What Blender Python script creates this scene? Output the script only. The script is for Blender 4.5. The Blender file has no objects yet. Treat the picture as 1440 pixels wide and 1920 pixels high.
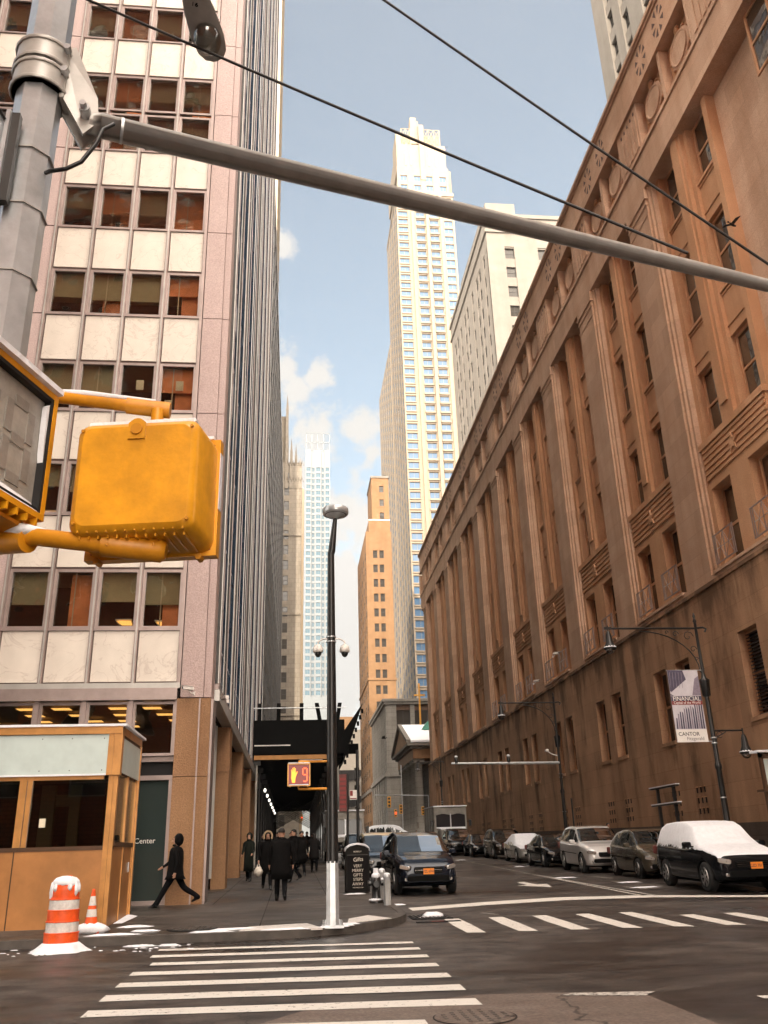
import bpy, bmesh, math, random
from mathutils import Vector, Matrix
from math import sin, cos, pi, radians, atan2, sqrt
random.seed(7)
SC = bpy.context.scene
COL = SC.collection
# ---------------------------------------------------------------- camera
cam_d = bpy.data.cameras.new('camera'); cam = bpy.data.objects.new('camera', cam_d); COL.objects.link(cam)
SC.camera = cam
_f = 1609.0; _cx, _cy = 720.0, 960.0
Yd = Vector((549 - _cx, 1603 - _cy, _f)).normalized()
Zd = Vector((600 - _cx, -3100 - _cy, _f)); Zd = (Zd - Yd * Zd.dot(Yd)).normalized()
Xd = Yd.cross(Zd)
if Xd.x < 0: Xd = -Xd
# camera axes expressed in the world: right, up, back
right = Vector((Xd.x, Yd.x, Zd.x)); up = -Vector((Xd.y, Yd.y, Zd.y)); back = -Vector((Xd.z, Yd.z, Zd.z))
m = Matrix((right, up, back)).transposed().to_4x4(); m.translation = Vector((0, 0, 1.6))
cam.matrix_world = m
cam_d.sensor_fit = 'VERTICAL'; cam_d.sensor_height = 24.0; cam_d.lens = 24.0 * _f / 1920.0
cam_d.clip_start = 0.05; cam_d.clip_end = 5000
SC.render.resolution_x = 768; SC.render.resolution_y = 1024
# ---------------------------------------------------------------- world and sun
SUN_EL, SUN_AZ = radians(24), radians(198)     # azimuth of the direction towards the sun, from +Y clockwise
w = bpy.data.worlds.new('World'); SC.world = w; w.use_nodes = True
nt = w.node_tree; nt.nodes.clear()
def nn(nt, t, **k):
    n = nt.nodes.new(t)
    for a, b in k.items(): setattr(n, a, b)
    return n
L = nt.links.new
out = nn(nt, 'ShaderNodeOutputWorld'); bg = nn(nt, 'ShaderNodeBackground')
sky = nn(nt, 'ShaderNodeTexSky', sky_type='NISHITA'); sky.sun_disc = False
sky.sun_elevation = SUN_EL; sky.sun_rotation = SUN_AZ; sky.air_density = 1.0; sky.dust_density = 2.2; sky.ozone_density = 1.0
hs = nn(nt, 'ShaderNodeMixRGB', blend_type='MULTIPLY'); hs.inputs['Fac'].default_value = 1; hs.inputs['Color2'].default_value = (.66, .645, .54, 1)
tc = nn(nt, 'ShaderNodeTexCoord'); sep = nn(nt, 'ShaderNodeSeparateXYZ')
mp = nn(nt, 'ShaderNodeMapping'); mp.inputs['Scale'].default_value = (1.0, 1.0, 1.5); mp.inputs['Location'].default_value = (0.35, 0.1, 0.05)
no = nn(nt, 'ShaderNodeTexNoise'); no.inputs['Scale'].default_value = 4.2; no.inputs['Detail'].default_value = 9; no.inputs['Roughness'].default_value = 0.56
rmp = nn(nt, 'ShaderNodeMapRange'); rmp.inputs['From Min'].default_value = 0.0; rmp.inputs['From Max'].default_value = 0.07
# clouds thicken towards the horizon
th = nn(nt, 'ShaderNodeMapRange'); th.inputs['From Min'].default_value = 0.12; th.inputs['From Max'].default_value = 0.75
th.inputs['To Min'].default_value = 0.62; th.inputs['To Max'].default_value = 0.70
sub = nn(nt, 'ShaderNodeMath', operation='SUBTRACT')
mix = nn(nt, 'ShaderNodeMixRGB'); mix.inputs['Color2'].default_value = (8.6, 7.9, 6.9, 1)
L(tc.outputs['Generated'], sep.inputs[0]); L(tc.outputs['Generated'], mp.inputs[0]); L(mp.outputs[0], no.inputs['Vector'])
bk = nn(nt, 'ShaderNodeMapRange'); bk.inputs['From Min'].default_value = .15; bk.inputs['From Max'].default_value = -.35; bk.inputs['To Min'].default_value = 0; bk.inputs['To Max'].default_value = 1  # bright cloud cover added behind the camera to lift the ambient light
thb = nn(nt, 'ShaderNodeMath', operation='MULTIPLY_ADD'); thb.inputs[1].default_value = -.48
L(sep.outputs['Y'], bk.inputs['Value']); L(bk.outputs[0], thb.inputs[0]); L(th.outputs[0], thb.inputs[2])
ccol = nn(nt, 'ShaderNodeMixRGB'); ccol.inputs['Color1'].default_value = (1.85, 1.80, 1.70, 1); ccol.inputs['Color2'].default_value = (21.5, 19, 16.4, 1); L(bk.outputs[0], ccol.inputs['Fac']); L(ccol.outputs[0], mix.inputs['Color2'])
L(sep.outputs['Z'], th.inputs['Value']); L(no.outputs['Fac'], sub.inputs[0]); L(thb.outputs[0], sub.inputs[1]); L(sub.outputs[0], rmp.inputs['Value'])
# cumulus banks low over the end of the street, as directions on the sky with an angular size
nz = nn(nt, 'ShaderNodeTexNoise'); nz.inputs['Scale'].default_value = 26; nz.inputs['Detail'].default_value = 8; nz.inputs['Roughness'].default_value = .62; L(tc.outputs['Generated'], nz.inputs['Vector'])
last = None
for bx_, by_, bz_, br_ in [(-0.0115, 0.8553, 0.5181, 0.0375), (0.0178, 0.861, 0.5083, 0.0325), (0.0009, 0.8665, 0.4992, 0.0275), (-0.0196, 0.7773, 0.6289, 0.025), (0.0201, 0.8977, 0.4401, 0.0625), (0.0704, 0.8898, 0.451, 0.05), (0.0912, 0.8976, 0.4312, 0.0375), (0.0021, 0.915, 0.4035, 0.075), (0.0273, 0.9334, 0.3579, 0.1), (0.0893, 0.9341, 0.3455, 0.0625), (0.0589, 0.9595, 0.2756, 0.15), (0.0409, 0.9846, 0.1697, 0.275)]:
    dn = nn(nt, 'ShaderNodeVectorMath', operation='DISTANCE'); dn.inputs[1].default_value = (bx_, by_, bz_); L(tc.outputs['Generated'], dn.inputs[0])
    mr = nn(nt, 'ShaderNodeMapRange'); mr.inputs['From Min'].default_value = 0; mr.inputs['From Max'].default_value = br_; mr.inputs['To Min'].default_value = 1; mr.inputs['To Max'].default_value = 0; L(dn.outputs['Value'], mr.inputs['Value'])
    if last: mxm = nn(nt, 'ShaderNodeMath', operation='MAXIMUM'); L(last, mxm.inputs[0]); L(mr.outputs[0], mxm.inputs[1]); last = mxm.outputs[0]
    else: last = mr.outputs[0]
ma = nn(nt, 'ShaderNodeMath', operation='MULTIPLY_ADD'); ma.inputs[1].default_value = 2.6; L(nz.outputs['Fac'], ma.inputs[0]); ma.inputs[2].default_value = -1.62
ad_ = nn(nt, 'ShaderNodeMath', operation='ADD'); L(ma.outputs[0], ad_.inputs[0]); L(last, ad_.inputs[1])
mr2 = nn(nt, 'ShaderNodeMapRange'); mr2.inputs['From Min'].default_value = 0; mr2.inputs['From Max'].default_value = .35; L(ad_.outputs[0], mr2.inputs['Value'])
gate = nn(nt, 'ShaderNodeMath', operation='GREATER_THAN'); gate.inputs[1].default_value = .001; L(last, gate.inputs[0]); gm = nn(nt, 'ShaderNodeMath', operation='MULTIPLY'); L(mr2.outputs[0], gm.inputs[0]); L(gate.outputs[0], gm.inputs[1])
cmx = nn(nt, 'ShaderNodeMath', operation='MAXIMUM'); L(rmp.outputs[0], cmx.inputs[0]); L(gm.outputs[0], cmx.inputs[1])
L(sky.outputs[0], hs.inputs['Color1']); L(hs.outputs[0], mix.inputs['Color1']); L(cmx.outputs[0], mix.inputs['Fac'])
L(mix.outputs[0], bg.inputs['Color']); L(bg.outputs[0], out.inputs['Surface'])
bg.inputs['Strength'].default_value = 0.12
sd = bpy.data.lights.new('sun', 'SUN'); sd.energy = 2.0; sd.angle = radians(0.5); sd.color = (1.0, 0.86, 0.68)
so = bpy.data.objects.new('sun', sd); COL.objects.link(so)
tosun = Vector((sin(SUN_AZ) * cos(SUN_EL), cos(SUN_AZ) * cos(SUN_EL), sin(SUN_EL)))
so.rotation_euler = tosun.to_track_quat('Z', 'Y').to_euler(); so.location = (0, 0, 60)
SC.view_settings.view_transform = 'Standard'; SC.view_settings.look = 'None'
SC.view_settings.exposure = 1.8; SC.view_settings.gamma = 1; SC.view_settings.use_curve_mapping = False
# ---------------------------------------------------------------- materials
def mat(name, col, rough=0.7, metal=0.0, var=0.0, scale=3.0, bump=0.0, bscale=30.0, emit=None, es=0.0, col2=None, spec=0.5, coat=0.0, stretch=None):
    m = bpy.data.materials.new(name); m.use_nodes = True; nt = m.node_tree; b = nt.nodes['Principled BSDF']
    b.inputs['Base Color'].default_value = (*col, 1); b.inputs['Roughness'].default_value = rough; b.inputs['Metallic'].default_value = metal
    b.inputs['Specular IOR Level'].default_value = spec; b.inputs['Coat Weight'].default_value = coat; b.inputs['Coat Roughness'].default_value = 0.04
    L = nt.links.new
    if emit: b.inputs['Emission Color'].default_value = (*emit, 1); b.inputs['Emission Strength'].default_value = es
    if var or bump or col2:
        tc = nn(nt, 'ShaderNodeTexCoord'); mp = nn(nt, 'ShaderNodeMapping'); L(tc.outputs['Object'], mp.inputs[0])
        if stretch: mp.inputs['Scale'].default_value = stretch
    if var or col2:
        n = nn(nt, 'ShaderNodeTexNoise'); n.inputs['Scale'].default_value = scale; n.inputs['Detail'].default_value = 7; n.inputs['Roughness'].default_value = .62
        L(mp.outputs[0], n.inputs['Vector'])
        r = nn(nt, 'ShaderNodeMapRange'); r.inputs['From Min'].default_value = .3; r.inputs['From Max'].default_value = .7
        L(n.outputs['Fac'], r.inputs['Value'])
        mx = nn(nt, 'ShaderNodeMixRGB'); c2 = col2 or tuple(c * (1 - var) for c in col); c1 = tuple(min(1, c * (1 + var * .5)) for c in col)
        mx.inputs['Color1'].default_value = (*c1, 1); mx.inputs['Color2'].default_value = (*c2, 1)
        L(r.outputs[0], mx.inputs['Fac']); L(mx.outputs[0], b.inputs['Base Color'])
    if bump:
        n2 = nn(nt, 'ShaderNodeTexNoise'); n2.inputs['Scale'].default_value = bscale; n2.inputs['Detail'].default_value = 4
        L(mp.outputs[0], n2.inputs['Vector']); bp = nn(nt, 'ShaderNodeBump'); bp.inputs['Strength'].default_value = bump; bp.inputs['Distance'].default_value = .02
        L(n2.outputs['Fac'], bp.inputs['Height']); L(bp.outputs[0], b.inputs['Normal'])
    return m
def glassmat(name, tint, refl=0.12, rough=0.02, wav=0.0, wscale=1.2, trans=True, mx=None):
    m = bpy.data.materials.new(name); m.use_nodes = True; nt = m.node_tree; nt.nodes.clear(); L = nt.links.new
    o = nn(nt, 'ShaderNodeOutputMaterial'); g = nn(nt, 'ShaderNodeBsdfGlossy'); g.inputs['Roughness'].default_value = rough
    if trans: d = nn(nt, 'ShaderNodeBsdfTransparent'); d.inputs['Color'].default_value = (*tint, 1)
    else: d = nn(nt, 'ShaderNodeBsdfDiffuse'); d.inputs['Color'].default_value = (*tint, 1)
    lw = nn(nt, 'ShaderNodeLayerWeight'); lw.inputs['Blend'].default_value = .35
    r = nn(nt, 'ShaderNodeMapRange'); r.inputs['To Min'].default_value = refl; r.inputs['To Max'].default_value = min(1, refl + (.7 if mx is None else mx))
    L(lw.outputs['Fresnel'], r.inputs['Value'])
    ms = nn(nt, 'ShaderNodeMixShader'); L(r.outputs[0], ms.inputs[0]); L(d.outputs[0], ms.inputs[1]); L(g.outputs[0], ms.inputs[2]); L(ms.outputs[0], o.inputs[0])
    if wav:
        tc = nn(nt, 'ShaderNodeTexCoord'); n = nn(nt, 'ShaderNodeTexNoise'); n.inputs['Scale'].default_value = wscale; n.inputs['Detail'].default_value = 2
        L(tc.outputs['Object'], n.inputs['Vector']); bp = nn(nt, 'ShaderNodeBump'); bp.inputs['Strength'].default_value = wav; bp.inputs['Distance'].default_value = .05
        L(n.outputs['Fac'], bp.inputs['Height']); L(bp.outputs[0], g.inputs['Normal'])
    return m
def stonemat(name, c1, c2, stain, joints=None, streak=1.0, rough=.85, soot=None):
    """weathered masonry: large blotches, vertical rain streaks, fine grain, optional block joints"""
    m = bpy.data.materials.new(name); m.use_nodes = True; nt = m.node_tree; b = nt.nodes['Principled BSDF']; L = nt.links.new
    b.inputs['Roughness'].default_value = rough; b.inputs['Specular IOR Level'].default_value = .25
    tc = nn(nt, 'ShaderNodeTexCoord')
    def noise(sc, st, det=6, off=(0, 0, 0)):
        mp = nn(nt, 'ShaderNodeMapping'); mp.inputs['Scale'].default_value = st; mp.inputs['Location'].default_value = off; L(tc.outputs['Object'], mp.inputs[0])
        n = nn(nt, 'ShaderNodeTexNoise'); n.inputs['Scale'].default_value = sc; n.inputs['Detail'].default_value = det; n.inputs['Roughness'].default_value = .6
        L(mp.outputs[0], n.inputs['Vector']); r = nn(nt, 'ShaderNodeMapRange'); r.inputs['From Min'].default_value = .34; r.inputs['From Max'].default_value = .68; L(n.outputs['Fac'], r.inputs['Value']); return r
    a = noise(.35, (1, 1, 1)); s = noise(1.0, (.85, .85, .09), 6, (3, 7, 1)); s0 = noise(1.0, (.5, .5, .7), 7, (1, 4, 9)); gsp = noise(26, (1, 1, 1), 3)
    mx = nn(nt, 'ShaderNodeMixRGB'); mx.inputs['Color1'].default_value = (*c1, 1); mx.inputs['Color2'].default_value = (*c2, 1); L(s0.outputs[0], mx.inputs['Fac'])
    mul = nn(nt, 'ShaderNodeMath', operation='MULTIPLY'); mul.inputs[1].default_value = .45 * streak; L(s.outputs[0], mul.inputs[0])
    m2 = nn(nt, 'ShaderNodeMixRGB'); m2.inputs['Color2'].default_value = (*stain, 1); L(mul.outputs[0], m2.inputs['Fac']); L(mx.outputs[0], m2.inputs['Color1'])
    m3 = nn(nt, 'ShaderNodeMixRGB', blend_type='MULTIPLY'); m3.inputs['Fac'].default_value = .25; L(m2.outputs[0], m3.inputs['Color1']); L(gsp.outputs[0], m3.inputs['Color2'])
    last = m3
    if soot:
        sx = nn(nt, 'ShaderNodeSeparateXYZ'); L(tc.outputs['Object'], sx.inputs[0]); zr_ = nn(nt, 'ShaderNodeMapRange'); zr_.inputs['From Min'].default_value = soot[0]; zr_.inputs['From Max'].default_value = soot[1]; zr_.inputs['To Min'].default_value = .55; zr_.inputs['To Max'].default_value = .12
        L(sx.outputs['Z'], zr_.inputs['Value']); s2 = noise(1.0, (.75, .75, .22), 8, (9, 2, 5)); gt = nn(nt, 'ShaderNodeMath', operation='SUBTRACT'); L(s2.outputs[0], gt.inputs[0]); L(zr_.outputs[0], gt.inputs[1])
        g2 = nn(nt, 'ShaderNodeMapRange'); g2.inputs['From Min'].default_value = 0; g2.inputs['From Max'].default_value = .45; g2.inputs['To Max'].default_value = .75; L(gt.outputs[0], g2.inputs['Value'])
        ms_ = nn(nt, 'ShaderNodeMixRGB'); ms_.inputs['Color2'].default_value = (.085, .05, .03, 1); L(g2.outputs[0], ms_.inputs['Fac']); L(last.outputs[0], ms_.inputs['Color1']); last = ms_
    if joints:
        br = nn(nt, 'ShaderNodeTexBrick'); br.inputs['Scale'].default_value = 1; br.inputs['Brick Width'].default_value = joints[0]; br.inputs['Row Height'].default_value = joints[1]
        br.inputs['Mortar Size'].default_value = joints[2]; br.inputs['Mortar Smooth'].default_value = .3
        br.inputs['Color1'].default_value = (1, 1, 1, 1); br.inputs['Color2'].default_value = (.86, .86, .86, 1); br.inputs['Mortar'].default_value = (.55, .5, .46, 1)
        sp = nn(nt, 'ShaderNodeSeparateXYZ'); cb = nn(nt, 'ShaderNodeCombineXYZ'); ad = nn(nt, 'ShaderNodeMath', operation='ADD')
        L(tc.outputs['Object'], sp.inputs[0]); L(sp.outputs['X'], ad.inputs[0]); L(sp.outputs['Y'], ad.inputs[1]); L(ad.outputs[0], cb.inputs['X']); L(sp.outputs['Z'], cb.inputs['Y'])
        L(cb.outputs[0], br.inputs['Vector'])
        m4 = nn(nt, 'ShaderNodeMixRGB', blend_type='MULTIPLY'); m4.inputs['Fac'].default_value = 1; L(last.outputs[0], m4.inputs['Color1']); L(br.outputs['Color'], m4.inputs['Color2']); last = m4
    L(last.outputs[0], b.inputs['Base Color'])
    bp = nn(nt, 'ShaderNodeBump'); bp.inputs['Strength'].default_value = .35; bp.inputs['Distance'].default_value = .02; L(gsp.outputs[0], bp.inputs['Height']); L(bp.outputs[0], b.inputs['Normal'])
    return m
def marblemat(name, c, vein):
    m = bpy.data.materials.new(name); m.use_nodes = True; nt = m.node_tree; b = nt.nodes['Principled BSDF']; L = nt.links.new
    b.inputs['Roughness'].default_value = .35
    tc = nn(nt, 'ShaderNodeTexCoord'); n1 = nn(nt, 'ShaderNodeTexNoise'); n1.inputs['Scale'].default_value = .8; n1.inputs['Detail'].default_value = 6; n1.inputs['Distortion'].default_value = 1.6
    L(tc.outputs['Object'], n1.inputs['Vector'])
    s = nn(nt, 'ShaderNodeMath', operation='SUBTRACT'); s.inputs[1].default_value = .5; a = nn(nt, 'ShaderNodeMath', operation='ABSOLUTE'); L(n1.outputs['Fac'], s.inputs[0]); L(s.outputs[0], a.inputs[0])
    r = nn(nt, 'ShaderNodeMapRange'); r.inputs['From Min'].default_value = 0; r.inputs['From Max'].default_value = .012; r.inputs['To Min'].default_value = .55; r.inputs['To Max'].default_value = 0; L(a.outputs[0], r.inputs['Value'])
    n2 = nn(nt, 'ShaderNodeTexNoise'); n2.inputs['Scale'].default_value = 2.5; n2.inputs['Detail'].default_value = 5; L(tc.outputs['Object'], n2.inputs['Vector'])
    mx0 = nn(nt, 'ShaderNodeMixRGB'); mx0.inputs['Color1'].default_value = (*c, 1); mx0.inputs['Color2'].default_value = (*[k * .8 for k in c], 1); L(n2.outputs['Fac'], mx0.inputs['Fac'])
    mx = nn(nt, 'ShaderNodeMixRGB'); mx.inputs['Color2'].default_value = (*vein, 1); L(mx0.outputs[0], mx.inputs['Color1']); L(r.outputs[0], mx.inputs['Fac']); L(mx.outputs[0], b.inputs['Base Color'])
    return m
def roadmat(name, c1, c2, salt, wet):
    m = bpy.data.materials.new(name); m.use_nodes = True; nt = m.node_tree; b = nt.nodes['Principled BSDF']; L = nt.links.new
    tc = nn(nt, 'ShaderNodeTexCoord')
    def noise(sc, st, lo, hi, det=8, dist=0):
        mp = nn(nt, 'ShaderNodeMapping'); mp.inputs['Scale'].default_value = st; L(tc.outputs['Object'], mp.inputs[0])
        n = nn(nt, 'ShaderNodeTexNoise'); n.inputs['Scale'].default_value = sc; n.inputs['Detail'].default_value = det; n.inputs['Roughness'].default_value = .65; n.inputs['Distortion'].default_value = dist
        L(mp.outputs[0], n.inputs['Vector']); r = nn(nt, 'ShaderNodeMapRange'); r.inputs['From Min'].default_value = lo; r.inputs['From Max'].default_value = hi; L(n.outputs['Fac'], r.inputs['Value']); return r
    big = noise(.22, (.6, 1.5, 1), .36, .70, 8, .6); fine = noise(60, (1, 1, 1), .3, .7, 3); mid = noise(1.8, (.7, 1.3, 1), .38, .68)
    mx = nn(nt, 'ShaderNodeMixRGB'); mx.inputs['Color1'].default_value = (*c1, 1); mx.inputs['Color2'].default_value = (*c2, 1); L(fine.outputs[0], mx.inputs['Fac'])
    m2 = nn(nt, 'ShaderNodeMixRGB'); m2.inputs['Color2'].default_value = (*salt, 1); L(mx.outputs[0], m2.inputs['Color1'])
    mu = nn(nt, 'ShaderNodeMath', operation='MULTIPLY'); L(big.outputs[0], mu.inputs[0]); L(mid.outputs[0], mu.inputs[1]); L(mu.outputs[0], m2.inputs['Fac'])
    wp = nn(nt, 'ShaderNodeTexNoise'); wp.inputs['Scale'].default_value = 1.1; wp.inputs['Detail'].default_value = 5; L(tc.outputs['Object'], wp.inputs['Vector'])
    wv = nn(nt, 'ShaderNodeVectorMath', operation='SCALE'); wv.inputs['Scale'].default_value = 1.6; L(wp.outputs['Color'], wv.inputs[0]); wa = nn(nt, 'ShaderNodeVectorMath', operation='ADD'); L(tc.outputs['Object'], wa.inputs[0]); L(wv.outputs[0], wa.inputs[1])
    vo = nn(nt, 'ShaderNodeTexVoronoi', feature='DISTANCE_TO_EDGE'); vo.inputs['Scale'].default_value = .22; L(wa.outputs[0], vo.inputs['Vector'])
    cr = nn(nt, 'ShaderNodeMapRange'); cr.inputs['From Min'].default_value = .0015; cr.inputs['From Max'].default_value = .006; cr.inputs['To Min'].default_value = .8; cr.inputs['To Max'].default_value = 0; L(vo.outputs['Distance'], cr.inputs['Value'])
    m5 = nn(nt, 'ShaderNodeMixRGB'); m5.inputs['Color2'].default_value = (.008, .006, .005, 1); L(m2.outputs[0], m5.inputs['Color1']); L(cr.outputs[0], m5.inputs['Fac'])
    gr1 = noise(24, (1, 1, 1), .35, .75, 6); m6 = nn(nt, 'ShaderNodeMixRGB', blend_type='MULTIPLY'); m6.inputs['Fac'].default_value = .65; L(m5.outputs[0], m6.inputs['Color1'])
    g6 = nn(nt, 'ShaderNodeMapRange'); g6.inputs['To Min'].default_value = .45; g6.inputs['To Max'].default_value = 1.7; L(gr1.outputs[0], g6.inputs['Value']); L(g6.outputs[0], m6.inputs['Color2']); L(m6.outputs[0], b.inputs['Base Color'])
    ro = nn(nt, 'ShaderNodeMapRange'); ro.inputs['To Min'].default_value = wet; ro.inputs['To Max'].default_value = .8; L(big.outputs[0], ro.inputs['Value']); L(ro.outputs[0], b.inputs['Roughness'])
    bp = nn(nt, 'ShaderNodeBump'); bp.inputs['Strength'].default_value = .12; bp.inputs['Distance'].default_value = .006; L(fine.outputs[0], bp.inputs['Height']); L(bp.outputs[0], b.inputs['Normal'])
    return m
def paintmat(name, c, under, worn):
    m = bpy.data.materials.new(name); m.use_nodes = True; nt = m.node_tree; b = nt.nodes['Principled BSDF']; L = nt.links.new; b.inputs['Roughness'].default_value = .7
    tc = nn(nt, 'ShaderNodeTexCoord'); n = nn(nt, 'ShaderNodeTexNoise'); n.inputs['Scale'].default_value = 14; n.inputs['Detail'].default_value = 8; n.inputs['Roughness'].default_value = .75
    L(tc.outputs['Object'], n.inputs['Vector']); r = nn(nt, 'ShaderNodeMapRange'); r.inputs['From Min'].default_value = worn; r.inputs['From Max'].default_value = worn + .08; L(n.outputs['Fac'], r.inputs['Value'])
    mx = nn(nt, 'ShaderNodeMixRGB'); mx.inputs['Color1'].default_value = (*c, 1); mx.inputs['Color2'].default_value = (*under, 1); L(r.outputs[0], mx.inputs['Fac']); L(mx.outputs[0], b.inputs['Base Color'])
    return m
M = {}
M['stone'] = stonemat('tan_limestone', (.72, .495, .355), (.63, .405, .275), (.38, .20, .10), joints=(2.1, .92, .005))
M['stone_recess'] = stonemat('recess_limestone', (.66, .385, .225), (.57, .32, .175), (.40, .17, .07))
M['plinth'] = stonemat('plinth_granite', (.16, .12, .095), (.12, .09, .07), (.06, .045, .035), joints=(2.4, .8, .012))
M['white_stone'] = stonemat('pale_limestone', (.235, .215, .19), (.205, .185, .16), (.14, .12, .1), streak=.8)
M['cream'] = stonemat('cream_precast', (.40, .33, .24), (.37, .30, .22), (.3, .23, .15), streak=.4)
M['stone_base'] = stonemat('shaded_sooty_base_limestone', (.62, .375, .225), (.52, .30, .175), (.22, .12, .065), streak=1.1, soot=(8.4, 10.5), joints=(2.1, .92, .006))  # base tone deepened to stand in for street-level shade, plus soot streaks
M['tower_cream'] = stonemat('tower_precast', (.30, .25, .19), (.275, .225, .17), (.22, .165, .11), streak=.3)
M['brick_far'] = stonemat('orange_brick', (.30, .18, .095), (.26, .15, .075), (.18, .095, .045), joints=(.6, .25, .02))
M['brick_red'] = stonemat('red_brick', (.42, .13, .06), (.34, .10, .045), (.2, .06, .03), joints=(.5, .16, .02))
M['grey_stone'] = stonemat('grey_limestone', (.33, .31, .28), (.28, .26, .23), (.15, .13, .11), joints=(1.8, .75, .02))
M['woolstone'] = stonemat('carved_terracotta', (.29, .26, .22), (.25, .22, .18), (.16, .13, .10), joints=(1.2, 1.2, .03), streak=.7)
M['marble'] = marblemat('veined_marble', (.72, .645, .565), (.45, .37, .32))
M['granite_pink'] = stonemat('pink_granite', (.55, .42, .395), (.51, .385, .36), (.40, .29, .26), streak=.5, rough=.5)
M['stone_tan'] = stonemat('tan_column_stone', (.40, .225, .115), (.34, .18, .09), (.18, .09, .04), rough=.6)
M['metal_trim'] = mat('bronze_trim', (.34, .27, .25), .4, .5, .2, 2)
M['metal_light'] = mat('aluminium_fin', (.46, .44, .41), .35, .4, .15, 2)
M['metal_dark'] = mat('dark_metal', (.035, .032, .03), .45, .3, .3, 4)
M['joint'] = mat('sealant_joint', (.10, .06, .05), .8)
M['galv'] = mat('galvanised_steel', (.52, .54, .555), .28, .5, .25, 5, .06, 60)
M['arm_grey'] = mat('grey_pole_paint', (.46, .44, .41), .38, .15, .2, 6)
M['black_paint'] = mat('black_gloss_paint', (.012, .012, .012), .35, 0, .2, 8)
M['black'] = mat('matt_black', (.012, .011, .011), .8)
M['yellow'] = mat('amber_signal_paint', (.78, .345, .010), .40, 0, .26, 7, .05, 40, coat=.25)
M['yellow_dk'] = mat('worn_amber_paint', (.66, .27, .010), .42, 0, .25, 9, .08, 40)
M['snow'] = mat('snow', (.82, .83, .87), .75, 0, .08, 8, .5, 25, spec=.3)
M['orange'] = mat('orange_plastic', (.85, .10, .012), .5, 0, .22, 7)
M['refl_white'] = mat('reflective_white', (.72, .68, .64), .45, 0, .25, 12)
M['asphalt'] = roadmat('asphalt', (.034, .026, .022), (.012, .009, .008), (.20, .165, .14), .27)
M['asphalt_patch'] = roadmat('concrete_patch', (.17, .125, .10), (.11, .08, .065), (.3, .25, .21), .42)
M['sidewalk'] = roadmat('sidewalk_concrete', (.052, .042, .035), (.030, .024, .020), (.15, .125, .105), .32)
M['kerb'] = mat('kerb_granite', (.085, .072, .062), .7, 0, .4, 3, .3, 30)
M['paint'] = paintmat('road_paint', (.72, .68, .62), (.12, .095, .08), .575)
M['paint_worn'] = paintmat('worn_road_paint', (.55, .51, .46), (.07, .055, .047), .50)
M['joint_dark'] = mat('paving_joint', (.02, .017, .015), .9)
M['glass_office'] = glassmat('office_glass', (.92, .90, .84), .10, .01, .35, .9)
M['glass_side'] = glassmat('curtain_glass', (.03, .05, .08), .30, .02, .25, .4, trans=False)
M['glass_stone'] = glassmat('sash_glass', (.05, .035, .022), .16, .03, .3, .7, trans=False)
M['glass_far'] = glassmat('far_sash_glass', (.045, .04, .035), .03, .05, trans=False, mx=.3)
M['glass_tower'] = glassmat('tower_glass', (.065, .12, .20), .03, .05, .1, .3, trans=False, mx=.2)
M['glass_dark'] = glassmat('dark_glass', (.012, .014, .013), .10, .03, .2, .8, trans=False)
M['glass_booth'] = glassmat('booth_glass', (.45, .50, .44), .10, .02)
M['glass_truck'] = glassmat('truck_glass', (.02, .018, .02), .03, .1, trans=False, mx=.12)
M['glass_car'] = glassmat('car_glass', (.012, .018, .02), .14, .03, trans=False)
M['glass_gehry'] = glassmat('pale_tower_glass', (.05, .095, .125), .03, .15, trans=False, mx=.1)
M['steel_gehry'] = mat('pale_steel_panel', (.125, .14, .15), .4, .3)
M['room_dark'] = mat('office_interior', (.055, .036, .026), .9, 0, .4, 1.5)
M['brick_reflection'] = mat('painted_brick_reflection', (.85, .30, .13), .8, 0, .3, 2.5, emit=(.60, .17, .07), es=.0)  # orange paints the brick reflection in the office panes
M['blind'] = mat('olive_blind', (.40, .34, .22), .9, 0, .15, 2)
M['curtain'] = mat('pale_curtain', (.6, .5, .36), .9)
M['paper'] = mat('paper', (.75, .68, .52), .9)
M['office_lamp'] = mat('office_lamp', (1, .7, .35), .5, emit=(1, .50, .13), es=.55)
M['bronze_booth'] = mat('orange_bronze', (.60, .29, .09), .34, .3, .25, 2.5, .04, 30)
M['booth_wood'] = mat('booth_panel', (.44, .195, .062), .42, .1, .25, 1.6)
M['booth_film'] = mat('pale_film', (.55, .64, .62), .4, 0, .1, 3)
M['brown_dark'] = mat('dark_bronze', (.10, .05, .025), .5, .3, .3, 3)
M['roof_snow'] = M['snow']
M['copper'] = mat('copper_green', (.10, .32, .24), .6, 0, .2, 2)
M['chimney'] = mat('dark_red_brick', (.16, .05, .035), .9)
M['gold'] = mat('gilded', (.75, .40, .08), .35, .8)
M['skin'] = mat('skin', (.42, .23, .15), .6)
M['coat'] = mat('black_wool', (.006, .0055, .0055), .95, 0, .3, 10, .2, 60, spec=.1)
M['coat2'] = mat('charcoal_wool', (.012, .011, .011), .95, 0, .3, 10, .2, 60, spec=.1)
M['coat3'] = mat('dark_green_cloth', (.012, .014, .011), .95, spec=.1)
M['trouser'] = mat('black_trouser', (.005, .005, .006), .95, spec=.1)
M['shoe'] = mat('black_shoe', (.008, .008, .008), .4)
M['fur'] = mat('pale_fur', (.42, .30, .18), .9, 0, .5, 30, .8, 60)
M['hair'] = mat('dark_hair', (.012, .009, .007), .7)
M['bag'] = mat('white_plastic_bag', (.66, .60, .52), .5, 0, .3, 12)
M['shed'] = mat('black_plywood', (.005, .005, .005), .85, 0, .3, 1.5, spec=.1)
M['shed_beam'] = mat('orange_timber', (.42, .20, .06), .7, 0, .2, 3)
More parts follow.
